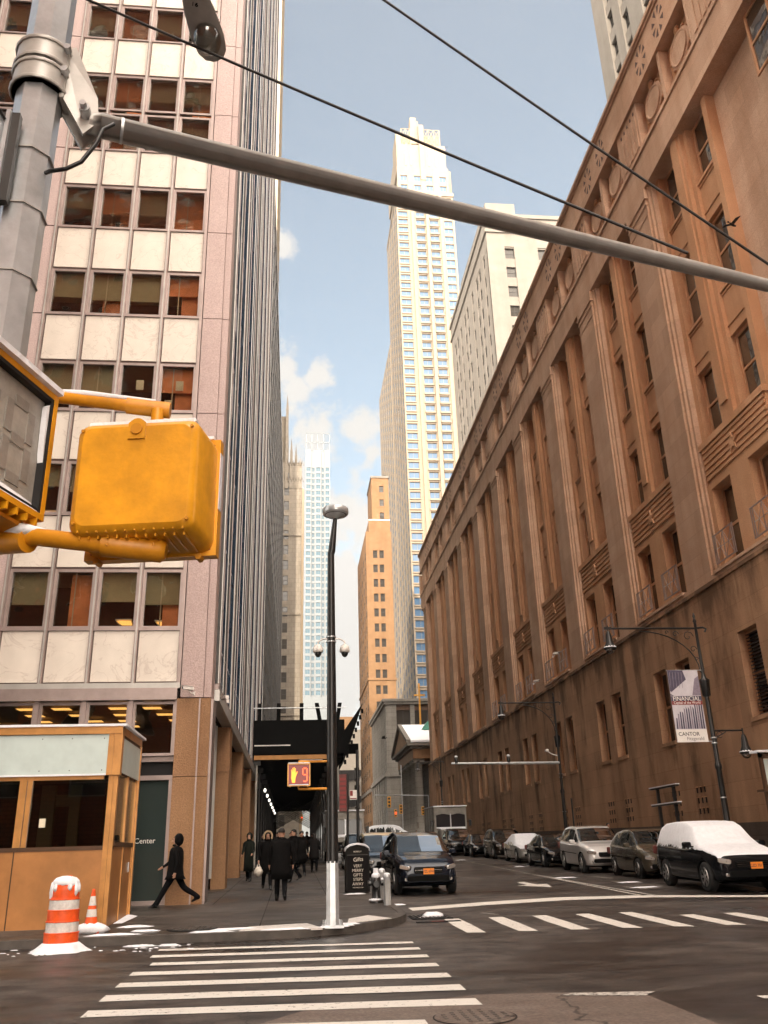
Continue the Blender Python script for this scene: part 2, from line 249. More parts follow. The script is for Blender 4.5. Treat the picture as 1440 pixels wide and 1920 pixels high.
M['lamp_white'] = mat('lamp_white', (1, .95, .85), .5, emit=(1, .93, .8), es=.7)
M['lamp_warm'] = mat('lamp_warm', (1, .7, .4), .5, emit=(1, .6, .3), es=.8)
M['led_hand'] = mat('led_hand', (1, .3, .05), .5, emit=(1, .28, .02), es=.75)
M['led_red'] = mat('led_red', (1, .1, .03), .5, emit=(1, .09, .03), es=.9)
M['led_face'] = mat('led_face', (.16, .012, .010), .35, emit=(.20, .008, .006), es=.14)
M['lens_clear'] = glassmat('clear_lens', (.75, .74, .70), .15, .05)
M['lens_grey'] = mat('grey_screen', (.40, .385, .35), .35, 0, .25, 20, .25, 260)
M['seg_grey'] = mat('unlit_segment', (.30, .28, .25), .35, 0, .2, 20, .25, 260)
M['tyre'] = mat('tyre', (.012, .012, .012), .85)
M['rim'] = mat('alloy_rim', (.42, .41, .40), .3, .8)
M['under'] = mat('underbody', (.005, .005, .005), .9, spec=.1)
M['head_lens'] = glassmat('headlamp_lens', (.42, .38, .34), .3, .05, trans=False)
M['chrome'] = mat('chrome', (.62, .6, .57), .15, 1)
M['plate'] = mat('orange_plate', (.85, .26, .02), .5)
M['plate_ink'] = mat('plate_ink', (.03, .02, .06), .6)
M['amber'] = mat('amber_lens', (.8, .3, .05), .3)
for n, c, r in (('car_black', (.008, .009, .011), .12), ('car_navy', (.008, .012, .022), .10), ('car_white', (.74, .73, .72), .22), ('car_grey', (.10, .085, .06), .25), ('car_brown', (.020, .013, .009), .15), ('car_silver', (.42, .41, .39), .25), ('car_cream', (.55, .45, .28), .3)):
    M[n] = mat(n.replace('car_', '') + '_car_paint', c, r, .2, .06, 6, coat=.8 if sum(c) > .1 else .3, spec=.5 if sum(c) > .1 else .25)
M['truck_body'] = mat('truck_steel', (.26, .24, .21), .5, .2, .3, 3)
M['dirt'] = mat('salt_grime', (.16, .13, .11), .9)
M['ban_sky'] = mat('banner_pale', (.60, .58, .63), .7, 0, .12, 4)
M['ban_dark'] = mat('banner_violet', (.085, .075, .12), .7, 0, .3, 6)
M['ban_mid'] = mat('banner_mauve', (.26, .22, .28), .7, 0, .3, 9)
M['ink_white'] = mat('white_ink', (.8, .78, .74), .6)
M['ink_maroon'] = mat('maroon_ink', (.22, .03, .03), .7)
M['ink_black'] = mat('black_ink', (.007, .006, .006), .8, spec=.15)
M['ink_grey'] = mat('grey_ink', (.22, .2, .2), .7)
M['kiosk_text'] = mat('cream_text', (.62, .56, .48), .6)
M['kiosk'] = mat('kiosk_black', (.008, .0065, .0055), .6, 0, .2, 3, spec=.15)
M['red_light'] = mat('red_signal_glow', (1, .05, .02), .5, emit=(1, .05, .02), es=1.2)
M['heli'] = mat('red_helicopter_paint', (.5, .05, .08), .4)
M['bird'] = mat('dark_feathers', (.02, .018, .016), .9)
M['maroon'] = mat('maroon_sign', (.14, .03, .025), .6, 0, .3, 6)
M['twig'] = mat('bare_twig', (.05, .035, .025), .9)
M['door_glass'] = glassmat('teal_door_glass', (.035, .048, .045), .08, .05, trans=False)
# ---------------------------------------------------------------- object helpers
WL = {}
def wl(o): return WL.get(o.name, Vector((0, 0, 0))) if o else Vector((0, 0, 0))
def tag(o, label=None, cat=None, group=None, kind=None):
    for k, v in (('label', label), ('category', cat), ('group', group), ('kind', kind)):
        if v: o[k] = v
    return o
def thing(name, label, cat, loc=(0, 0, 0), group=None):
    o = bpy.data.objects.new(name, None); COL.objects.link(o); o.location = loc; o.empty_display_size = .2
    WL[o.name] = Vector(loc); return tag(o, label, cat, group)
class MB:
    def __init__(s): s.v = []; s.f = []; s.mi = []; s.mats = []; s.sm = []
    def m(s, mt):
        mt = M[mt] if isinstance(mt, str) else mt
        if mt not in s.mats: s.mats.append(mt)
        return s.mats.index(mt)
    def add(s, vs, fs, mt, smooth=False):
        b = len(s.v); s.v += [Vector(v) for v in vs]; k = s.m(mt)
        for f in fs: s.f.append([b + i for i in f]); s.mi.append(k); s.sm.append(smooth)
        return s
    def box(s, x0, x1, y0, y1, z0, z1, mt):
        if x0 > x1: x0, x1 = x1, x0
        if y0 > y1: y0, y1 = y1, y0
        if z0 > z1: z0, z1 = z1, z0
        return s.add([(x0, y0, z0), (x1, y0, z0), (x1, y1, z0), (x0, y1, z0), (x0, y0, z1), (x1, y0, z1), (x1, y1, z1), (x0, y1, z1)],
              [(0, 3, 2, 1), (4, 5, 6, 7), (0, 1, 5, 4), (1, 2, 6, 5), (2, 3, 7, 6), (3, 0, 4, 7)], mt)
    def rbox(s, c, h, mt, rot=None, r=.1, seg=3, taper=1.0):
        """rounded box: centre c, half sizes h, corner radius r (in the XZ outline), depth along Y; taper scales the -Y end"""
        ring = []
        for qx, qz, a0 in ((1, 1, 0), (-1, 1, 90), (-1, -1, 180), (1, -1, 270)):
            for i in range(seg + 1):
                a = radians(a0 + 90 * i / seg); ring.append((qx * (h[0] - r) + r * cos(a), qz * (h[2] - r) + r * sin(a)))
        vs = []; e = min(r * .6, h[1] * .6)
        for y, k, ins in ((-h[1], taper, e), (-h[1] + e * .35, taper, e * .3), (-h[1] + e, taper + (1 - taper) * .3, 0), (h[1], 1, 0)):
            for x, z in ring:
                l = sqrt(x * x + z * z) or 1; vs.append(Vector(((x * k - x / l * ins), y, (z * k - z / l * ins))))
        n = len(ring); fs = []
        for j in range(3):
            for i in range(n): fs.append((j * n + i, j * n + (i + 1) % n, (j + 1) * n + (i + 1) % n, (j + 1) * n + i))
        R = rot or Matrix.Identity(3); vs = [R @ v + Vector(c) for v in vs]
        s.add(vs, fs, mt, True); s.add([v for v in vs[:n]], [tuple(range(n))[::-1]], mt); s.add([v for v in vs[3 * n:]], [tuple(range(n))], mt)
        return s
    def quad(s, a, b, c, d, mt): return s.add([a, b, c, d], [(0, 1, 2, 3)], mt)
    def prism(s, pts, d, mt):
        """extrude the polygon pts (3-D) by vector d"""
        n = len(pts); P = [Vector(p) for p in pts]; d = Vector(d)
        return s.add(P + [p + d for p in P], [tuple(range(n))[::-1], tuple(range(n, 2 * n))] + [(i, (i + 1) % n, n + (i + 1) % n, n + i) for i in range(n)], mt)
    def tube(s, pts, rad, mt, n=10, cap=True, smooth=True, phase=0.0):
        P = [Vector(p) for p in pts]; rr = rad if isinstance(rad, (list, tuple)) else [rad] * len(P); vs = []; ref = None
        for i, p in enumerate(P):
            t = (P[min(i + 1, len(P) - 1)] - P[max(i - 1, 0)]).normalized()
            if ref is None: ref = Vector((0, 0, 1)) if abs(t.z) < .9 else Vector((0, 1, 0))
            a = (ref - t * ref.dot(t)).normalized(); b = t.cross(a); ref = a
            for k in range(n):
                q = 2 * pi * k / n + phase; vs.append(p + (a * cos(q) + b * sin(q)) * rr[i])
        fs = [(i * n + k, i * n + (k + 1) % n, (i + 1) * n + (k + 1) % n, (i + 1) * n + k) for i in range(len(P) - 1) for k in range(n)]
        s.add(vs, fs, mt, smooth)
        if cap: s.add(vs[:n], [tuple(range(n))[::-1]], mt); s.add(vs[-n:], [tuple(range(n))], mt)
        return s
    def lathe(s, prof, c, mt, n=20, smooth=True, axis='z', cap=True):
        c = Vector(c); vs = []
        for r, h in prof:
            for k in range(n):
                a = 2 * pi * k / n; p = Vector((r * cos(a), r * sin(a), h))
                if axis == 'y': p = Vector((p.x, p.z, p.y))
                if axis == 'x': p = Vector((p.z, p.x, p.y))
                vs.append(c + p)
        m = len(prof); fs = [(i * n + k, i * n + (k + 1) % n, (i + 1) * n + (k + 1) % n, (i + 1) * n + k) for i in range(m - 1) for k in range(n)]
        s.add(vs, fs, mt, smooth)
        if cap: s.add(vs[:n], [tuple(range(n))[::-1]], mt); s.add(vs[-n:], [tuple(range(n))], mt)
        return s
    def blob(s, c, r, mt, nu=12, nv=8, noise=0, flat=None):
        c = Vector(c); r = Vector(r if hasattr(r, '__len__') else (r, r, r)); vs = []
        for j in range(nv + 1):
            ph = -pi / 2 + pi * j / nv
            for i in range(nu):
                a = 2 * pi * i / nu; k = 1 + (random.uniform(-noise, noise) if 0 < j < nv else 0)
                p = Vector((cos(ph) * cos(a) * r.x * k, cos(ph) * sin(a) * r.y * k, sin(ph) * r.z * k))
                if flat is not None and p.z < flat: p.z = flat
                vs.append(c + p)
        s.add(vs, [(j * nu + i, j * nu + (i + 1) % nu, (j + 1) * nu + (i + 1) % nu, (j + 1) * nu + i) for j in range(nv) for i in range(nu)], mt, True)
        return s
    def xform(s, Mx): s.v = [Mx @ v for v in s.v]; return s
    def build(s, name, parent=None, local=False):
        me = bpy.data.meshes.new(name); off = Vector((0, 0, 0)) if local else wl(parent)
        me.from_pydata([v - off for v in s.v], [], s.f); 
        for mt in s.mats: me.materials.append(mt)
        me.polygons.foreach_set('material_index', s.mi); me.polygons.foreach_set('use_smooth', s.sm); me.validate(); me.update()
        o = bpy.data.objects.new(name, me); COL.objects.link(o)
        if parent: o.parent = parent
        WL[o.name] = wl(parent).copy(); return o
def part(name, parent, fn): b = MB(); fn(b); return b.build(name, parent)
def solo(name, label, cat, loc, b, group=None, kind=None):
    """a thing that is one mesh; vertices are given in world coordinates"""
    off = Vector(loc); b.v = [v - off for v in b.v]; o = b.build(name, None, True); o.location = off; WL[o.name] = off
    if kind: o['kind'] = kind
    else: tag(o, label, cat, group)
    return o
def struct(name, b): o = b.build(name); o['kind'] = 'structure'; return o
def copy_tree(o, parent=None):
    c = o.copy(); COL.objects.link(c); WL[c.name] = wl(o).copy()
    if parent: c.parent = parent
    for ch in list(o.children): copy_tree(ch, c)
    return c
def text(name, s, size, loc, mt, parent, rot=(pi / 2, 0, 0), align='CENTER', sx=1.0, ext=.003, sub=None):
    cu = bpy.data.curves.new(name, 'FONT'); cu.body = s; cu.size = size; cu.align_x = align; cu.extrude = ext; cu.resolution_u = 3
    o = bpy.data.objects.new(name + '_c', cu); COL.objects.link(o); o.scale = (sx, 1, 1); bpy.context.view_layer.update()
    me = bpy.data.meshes.new_from_object(o.evaluated_get(bpy.context.evaluated_depsgraph_get()))
    me.transform(Matrix.Diagonal((sx, 1, 1, 1))); me.materials.clear(); me.materials.append(M[mt])
    bpy.data.objects.remove(o); bpy.data.curves.remove(cu)
    n = bpy.data.objects.new(name, me); COL.objects.link(n); n.parent = parent; n.rotation_euler = rot; n.location = Vector(loc) - wl(parent)
    return n
SL = 0.0204
def gs(y): return SL * y            # pavement height
def gr(y): return SL * y - 0.13     # road height
# ---------------------------------------------------------------- ground, road, pavements
b = MB(); ys = [-80, 0, 40, 80, 130, 200, 400, 900, 1800]
for i in range(len(ys) - 1):
    b.quad((-900, ys[i], gr(ys[i])), (900, ys[i], gr(ys[i])), (900, ys[i + 1], gr(ys[i + 1])), (-900, ys[i + 1], gr(ys[i + 1])), 'asphalt')
struct('road', b)
KY, KX, RAD = 17.05, 2.4, 3.0
def kerb_path(off=0.0):
    r = RAD - off; cxk, cyk = KX - RAD, KY + RAD
    p = [(-60, KY + off), (-8, KY + off), (-3, KY + off)]
    for i in range(13):
        a = -pi / 2 + pi / 2 * i / 12; p.append((cxk + r * cos(a), cyk + r * sin(a)))
    p += [(KX - off, 40), (KX - off, 112)]
    return p
def slab(path_in, path_out, z, mt, name, drop=.4):
    b = MB(); n = len(path_in)
    for i in range(n - 1):
        a, c, d, e = path_out[i], path_out[i + 1], path_in[i + 1], path_in[i]
        pts = [(x, y, gs(y) + z) for x, y in (a, c, d, e)]
        lo = [(x, y, gs(y) + z - drop) for x, y in (a, c, d, e)]
        b.add(pts + lo, [(0, 1, 2, 3), (0, 4, 5, 1), (3, 2, 6, 7)], mt)
    return struct(name, b)
slab(kerb_path(.17), kerb_path(0), .006, 'kerb', 'kerb')
b = MB(); kp = kerb_path(.165)
poly = [(x, y, gs(y)) for x, y in kp] + [(-60, 112, gs(112))]
b.add(poly, [tuple(range(len(poly)))], 'sidewalk'); struct('pavement', b)
b = MB()
for X, y0, y1, dx in ((-0.62, 17.2, 60, -.0), (.93, 17.3, 60, 0), (-2.0, 24, 60, 0)): b.quad((X, y0, gs(y0) + .004), (X + .025, y0, gs(y0) + .004), (X + .025 + dx, y1, gs(y1) + .004), (X + dx, y1, gs(y1) + .004), 'joint_dark')
for y in (19.1, 21.6, 24.2, 26.8, 29.5, 32, 35, 38, 41): b.quad((-2.1 if y > 24 else -12, y, gs(y) + .0045), (2.2, y, gs(y) + .0045), (2.2, y + .025, gs(y + .025) + .0045), (-2.1 if y > 24 else -12, y + .025, gs(y + .025) + .0045), 'joint_dark')
struct('paving_joints', b)
# right pavement (runs along the big stone building) and the far side pavement
def rk(y): return 13.15 + .038 * (y - 24)
b = MB()
for y0, y1 in ((20, 60), (60, 112)):
    b.add([(rk(y0), y0, gs(y0)), (17.2, y0, gs(y0)), (17.2, y1, gs(y1)), (rk(y1), y1, gs(y1)), (rk(y0), y0, gr(y0) - .2), (17.2, y0, gr(y0) - .2), (17.2, y1, gr(y1) - .2), (rk(y1), y1, gr(y1) - .2)], [(0, 1, 2, 3), (0, 3, 7, 4), (0, 4, 5, 1), (2, 6, 7, 3)], 'sidewalk')
b.add([(14.2, 119, gs(119)), (60, 119, gs(119)), (60, 300, gs(300)), (14.2, 300, gs(300)), (14.2, 119, 1.5), (60, 119, 1.5)], [(0, 1, 2, 3), (0, 4, 5, 1)], 'sidewalk')
struct('far_pavement', b)
# concrete patch of older roadway near the camera
b = MB(); z = .004
pt = [(-1.2, 7.0), (4.6, 6.4), (3.9, 8.8), (3.84, 10.47), (3.2, 10.6), (2.1, 10.75), (1.2, 10.5), (.2, 10.4), (-.4, 9.6), (-.5, 8.4)]
b.add([(x, y, gr(y) + z) for x, y in pt], [tuple(range(len(pt)))], 'asphalt_patch'); struct('road_patch', b)
b = MB(); random.seed(3)
def strip(pts, mt='paint', z=.008): b.add([(x, y, gr(y) + z) for x, y in pts], [tuple(range(len(pts)))], mt)
for i, (yb, h) in enumerate(((8.2, .36), (9.17, .36), (10.15, .37), (11.06, .40), (12.02, .36), (12.98, .32), (13.90, .30), (14.80, .28), (15.62, .24))):
    l0 = -2.18 if i != 6 else -2.05; r0 = 2.0 if i > 1 else 1.3
    n = 10
    top = [(l0 + (r0 - l0) * k / n, yb + h + (.34 - .34 * k / n) + random.uniform(-.012, .012)) for k in range(n + 1)]
    bot = [(l0 + (r0 - l0) * k / n, yb + (.34 - .34 * k / n) + random.uniform(-.012, .012)) for k in range(n + 1)]
    strip(bot + top[::-1])
for i in range(9):
    x0 = 3.12 + .935 * i; yt = 19.5 if i < 5 else 18.55
    strip([(x0, 16.85 - .08 * i), (x0 + .33, 16.75 - .08 * i), (x0 + .35, (yt + 16.8) / 2), (x0 + .33, yt), (x0 + .02, yt - .03), (x0 - .02, (yt + 16.8) / 2)])
sl = [(2.78, 21.75, 22.55), (4.8, 22.6, 23.5), (6.9, 23.2, 24.2), (9.1, 23.1, 23.9), (11.6, 21.95, 22.6), (13, 21.6, 22.2)]
strip([(x, y0) for x, y0, _ in sl] + [(x, y1) for x, _, y1 in sl[::-1]])
for d, w_ in ((0, .13), (.34, .11)):
    for y0, y1 in ((23.6, 30), (30, 38), (38, 62), (62, 100)):
        e0 = 9.02 + (y0 - 23.6) * .035 + d * max(0, (36 - y0) / 12.4); e1 = 9.02 + (y1 - 23.6) * .035 + d * max(0, (36 - y1) / 12.4)
        strip([(e0, y0), (e0 + w_, y0), (e1 + w_, y1), (e1, y1)], 'paint_worn')
strip([(7.64, 31.4), (7.9, 31.5), (7.95, 29.9), (8.3, 30.0), (7.98, 28.3), (7.2, 29.7), (7.6, 29.8)], 'paint')
for x, y, l in ((4.1, 20.6, .5), (9.9, 27.4, 1.2), (10.5, 30.2, 1.3), (10.9, 33.4, 1.5)): strip([(x, y), (x + .1, y - .05), (x + .35, y - l), (x + .25, y - l)], 'paint_worn')
strip([(4.9, 9.75), (6.2, 9.7), (6.2, 9.85), (4.9, 9.9)])
strip([(3.1, 10.55), (4.0, 10.42), (3.8, 10.2), (2.9, 10.45)], 'paint_worn', .010)
struct('road_markings', b)
b = MB()   # white crossing ramps at the kerb
for pts in (((-.95, 17.25), (.55, 17.2), (.28, 18.2), (-.8, 17.95)), ((1.05, 18.0), (1.95, 18.55), (1.55, 19.4), (1.12, 18.8))):
    b.add([(x, y, gs(y) + .012) for x, y in pts] + [(x, y, gs(y) - .02) for x, y in pts], [(0, 1, 2, 3), (0, 4, 5, 1), (1, 5, 6, 2), (2, 6, 7, 3), (3, 7, 4, 0)], 'refl_white')
struct('kerb_ramp', b)
# snow left in ragged scraps along kerbs and markings
b = MB(); random.seed(11)
def scrap(x, y, rx, ry, z, h=.03):
    n = 14; c = [(x, y, z + h)]; ring = [(x + rx * cos(2 * pi * i / n) * random.uniform(.55, 1.2), y + ry * sin(2 * pi * i / n) * random.uniform(.55, 1.2), z) for i in range(n)]
    inn = [(x + (p[0] - x) * .6, y + (p[1] - y) * .6, z + h * random.uniform(.6, 1.1)) for p in ring]
    b.add(c + inn + ring, [(0, 1 + i, 1 + (i + 1) % n) for i in range(n)] + [(1 + i, 1 + n + i, 1 + n + (i + 1) % n, 1 + (i + 1) % n) for i in range(n)], 'snow', True)
for x, y, rx, ry, on in ((.75, 17.35, .3, .1, 1), (1.0, 17.55, .16, .08, 1), (-1.5, 17.25, .5, .05, 1), (-2.6, 16.75, .35, .07, 0), (-2.1, 16.7, .2, .05, 0), (-3.2, 17.4, .5, .10, 1), (-2.7, 17.9, .3, .08, 1), (-3.0, 18.8, .35, .2, 1), (2.85, 20.0, .2, .12, 0), (2.6, 23.6, .25, .1, 0), (-5.6, 16.8, .4, .06, 0), (9.9, 33.2, .5, .1, 0), (10.8, 29.4, .5, .12, 0), (10.4, 26.8, .5, .06, 0), (10.9, 44, .3, .1, 0), (10.2, 56, .4, .15, 0), (-1.1, 17.6, .5, .04, 1), (1.75, 26.1, .35, .06, 1), (1.0, 17.75, .3, .06, 1), (-.1, 17.2, .6, .04, 1)):
    scrap(x, y, rx, ry, (gs(y) if on else gr(y)) + .002)
for i in range(60):
    x = random.uniform(-6, -1.6); y = random.uniform(16.0, 16.95); scrap(x, y, random.uniform(.02, .07), random.uniform(.01, .03), gr(y) + .002, .01)
o = b.build('snow'); o['kind'] = 'stuff'
# ---------------------------------------------------------------- generic facade
CAM = Vector((0, 0, 1.6))
class Facade:
    def __init__(s, parent): s.p = parent; s.wall = MB(); s.cells = []
    def bx(s, O, u, n, u0, u1, d0, d1, z0, z1, mt, mb=None):
        a = Vector(O) + Vector(u) * u0 + Vector(n) * d0; c = Vector(O) + Vector(u) * u1 + Vector(n) * d1
        (mb or s.wall).box(a.x, c.x, a.y, c.y, z0, z1, mt)
    def grid(s, O, u, n, U0, U1, cols, Z0, Z1, rows, mw, depth=.3, sp=.06, msp=None, fin=None):
        e = U0
        for c0, c1 in cols:
            if c0 > e: s.bx(O, u, n, e, c0, -depth - .2, 0, Z0, Z1, mw)
            e = c1; z = Z0
            for r0, r1 in rows:
                if r0 > z: s.bx(O, u, n, c0, c1, -depth - .2, -sp, z, r0, msp or mw)
                s.cells.append((Vector(O) + Vector(u) * c0, Vector(u), Vector(n), c1 - c0, r0, r1, depth)); z = r1
            if Z1 > z: s.bx(O, u, n, c0, c1, -depth - .2, -sp, z, Z1, msp or mw)
        if U1 > e: s.bx(O, u, n, e, U1, -depth - .2, 0, Z0, Z1, mw)
    def windows(s, fr, gl, name='window', bars=(1, 1), fw=.06, limit=100, sub=False, cells=None, hook=None, stuff=True):
        cells = cells or s.cells
        def key(c):
            mid = c[0] + c[1] * (c[3] / 2); mid.z = (c[4] + c[5]) / 2; d = mid - CAM
            uu = d.x / d.y if d.y > 0 else 9; vv = d.z / d.y if d.y > 0 else 9
            vis = 0 if (-.5 < uu < .62 and vv < 1.45) else 1000
            return vis + d.length / sqrt(abs(c[1].cross(Vector((0, 0, 1))).dot(d.normalized())) + .05)
        cells.sort(key=key); rest = MB()
        for i, c in enumerate(cells):
            near = i < limit; mb = MB() if near else rest; g = MB() if (near and sub) else mb
            O, u, n, w_, z0, z1, dp = c
            def bb(u0, u1, d0, d1, a, e, mt, m_):
                p = O + u * u0 + n * d0; q = O + u * u1 + n * d1; m_.box(p.x, q.x, p.y, q.y, a, e, mt)
            f = min(fw, w_ * .2)
            bb(0, f, -dp, -dp + .07, z0, z1, fr, mb); bb(w_ - f, w_, -dp, -dp + .07, z0, z1, fr, mb)
            bb(f, w_ - f, -dp, -dp + .07, z0, z0 + f, fr, mb); bb(f, w_ - f, -dp, -dp + .07, z1 - f, z1, fr, mb)
            for k in range(1, bars[0]): q = w_ * k / bars[0]; bb(q - f * .35, q + f * .35, -dp - .01, -dp + .05, z0 + f, z1 - f, fr, mb)
            for k in range(1, bars[1]): q = z0 + (z1 - z0) * k / bars[1]; bb(f, w_ - f, -dp - .008, -dp + .055, q - f * .5, q + f * .5, fr, mb)
            bb(f * .5, w_ - f * .5, -dp - .03, -dp + .012, z0 + f * .5, z1 - f * .5, gl(i) if callable(gl) else gl, g)
            if near:
                o = mb.build(name, s.p)
                if sub: g.build('pane', o)
                if hook: hook(i, c, o)
        if rest.v:
            o = rest.build(name, s.p); o['kind'] = 'stuff'
    def done(s, nm='wall'): return s.wall.build(nm, s.p)
# ---------------------------------------------------------------- left office tower (marble spandrels, bronze mullions)
FY = 24.4
OB = thing('office_building', 'tall marble and glass office tower on the left street corner with tan stone columns below', 'building', (-20, 42, .5))
F = Facade(OB)
rows = [(7.69, 9.46), (11.17, 12.9), (14.65, 16.4), (18.17, 19.94), (21.67, 23.48), (25.1, 26.86), (27.0, 28.7), (30.5, 32.3)] + [(34 + 3.5 * i, 35.78 + 3.5 * i) for i in range(18)]
cw = 1.2475; fcols = []; sp_marble = MB(); mul = MB(); trim = MB()
groups = [(-3.21, 4), (-8.76, 4), (-14.31, 4), (-19.86, 4)]
cells_front = []
for gx, nb in groups:
    for i in range(nb):
        x1 = gx - cw * i; x0 = x1 - cw
        mul.box(x0 - .05, x0 + .05, FY - .10, FY + .3, 6.13, 98, 'metal_trim') if True else None
        mul.box(x0 - .018, x0 + .018, FY - .13, FY - .10, 6.13, 98, 'metal_light')
        z = 6.13
        for r0, r1 in rows:
            if r0 - z > .5:
                spm = MB() if (x1 > -8.5 and z < 34) else sp_marble
                spm.box(x0 + .075, x1 - .075, FY + .02, FY + .12, z + .06, r0 - .07, 'marble')
                if spm is not sp_marble: spm.build('marble_spandrel', OB)
                trim.box(x0 + .05, x1 - .05, FY + .05, FY + .3, z, r0, 'joint')
                trim.box(x0 + .05, x1 - .05, FY - .03, FY + .05, r0 - .06, r0, 'metal_trim')
            z = r1; cells_front.append((Vector((x0 + .05, FY + .02, 0)), Vector((1, 0, 0)), Vector((0, -1, 0)), cw - .1, r0, r1, .1))
    mul.box(gx - .05, gx + .05, FY - .10, FY + .3, 6.13, 98, 'metal_trim')
    xe = gx - cw * nb
    for r0, r1 in [(6.13, 11.1)] + [(rows[i][0] - .05, rows[i + 1][0] - .07) for i in range(1, len(rows) - 1)]:
        F.wall.box(xe - .50, xe - .05, FY - .05, FY + .3, r0 + .012, r1 - .012, 'granite_pink')
mul.build('mullion_grid', OB); sp_marble.build('marble_spandrel', OB)['kind'] = 'stuff'; trim.build('spandrel_trim', OB)['kind'] = 'stuff'
# corner pier, one granite block per storey
jz = [5.72] + [r[0] - .06 for r in rows[1:]] + [98]
for a, c in zip(jz[:-1], jz[1:]):
    if c - a > 1: F.wall.box(-3.14, -2.52, FY - .04, FY + .9, a + .014, c - .014, 'granite_pink'); F.wall.box(-2.505, -2.30, FY - .01, FY + .9, a + .014, c - .014, 'granite_pink')
F.wall.box(-3.12, -2.36, FY + .02, FY + .88, 5.7, 98, 'joint')
# ground floor: columns, door glass, transom windows
gcol = MB(); gcol.box(-3.22, -2.30, FY - .06, FY + 1.0, -.5, 3.62, 'stone_tan'); gcol.box(-3.22, -2.30, FY - .06, FY + 1.0, 3.635, 5.70, 'stone_tan')
gcol.box(-2.31, -2.24, FY + .05, FY + .95, -.5, 5.7, 'metal_trim'); gcol.box(-2.62, -2.58, FY - .075, FY, .4, 5.7, 'metal_trim')
gcol.build('corner_column', OB)
for y in (30.8, 38.6, 46.4, 54.0):
    c = MB(); c.box(-2.66, -2.2, y, y + 1.1, -.5, 5.78, 'stone_tan'); c.box(-2.62, -2.18, y - .05, y + .3, 4.3, 4.72, 'stone_tan') if y < 31 else None; c.build('column', OB)
tb = MB(); tb.box(-26, -3.22, FY - .16, FY + .3, 5.66, 5.98, 'metal_trim'); tb.box(-26, -3.16, FY - .12, FY + .3, 5.985, 6.13, 'metal_light'); tb.box(-2.5, -2.16, 25.4, 60.8, 5.8, 6.12, 'metal_light'); tb.box(-2.52, -2.2, 25.4, 60.8, 6.13, 6.3, 'metal_trim')
tb.build('string_band', OB)
gf = MB()
gf.box(-26, -3.25, FY + .35, FY + .45, 3.7, 4.16, 'black'); gf.box(-26, -3.25, FY + .28, FY + .5, 3.58, 3.7, 'metal_trim'); gf.box(-26, -3.25, FY + .2, FY + .5, 4.05, 4.19, 'metal_trim')
gf.box(-26, -3.25, FY + .2, FY + .6, -.5, .60, 'metal_trim'); gf.box(-2.74, -2.7, 25.4, 60.8, -.5, 5.8, 'glass_dark')
for i in range(56):
    y = 25.6 + i * .62
    if (y - 25.6) % 7.8 < 5: gf.box(-2.68, -2.62, y, y + .06, .55 + SL * 20, 5.8, 'metal_light')
gf.build('ground_floor_frames', OB)
dg = MB(); dg.box(-26, -3.25, FY + .38, FY + .42, .6, 3.58, 'door_glass'); dg = dg.build('door_glass', OB)
for x, s in ((-3.62, 'cer Center'),): text('lettering', s, .19, (x, FY + .37, 1.99), 'ink_white', dg, align='RIGHT')
dfr = MB()
for x in (-3.30, -4.42, -5.6, -6.8, -8, -9.2): dfr.box(x - .05, x + .05, FY + .26, FY + .5, .6, 3.58, 'metal_trim')
dfr.build('door_frames', OB)
gcells = [(Vector((gx - cw * (i + 1) + .05, FY + .02, 0)), Vector((1, 0, 0)), Vector((0, -1, 0)), cw - .1, 4.19, 5.64, .1) for gx, nb in groups for i in range(nb)]
for gx, nb in groups:
    gmul = MB()
    for i in range(nb + 1): gmul.box(gx - cw * i - .06, gx - cw * i + .06, FY - .05, FY + .3, 4.19, 5.66, 'metal_trim')
    gmul.box(gx - cw * nb - .5, gx - cw * nb - .06, FY, FY + .3, .6, 5.66, 'stone_tan'); gmul.build('transom_mullions', OB)
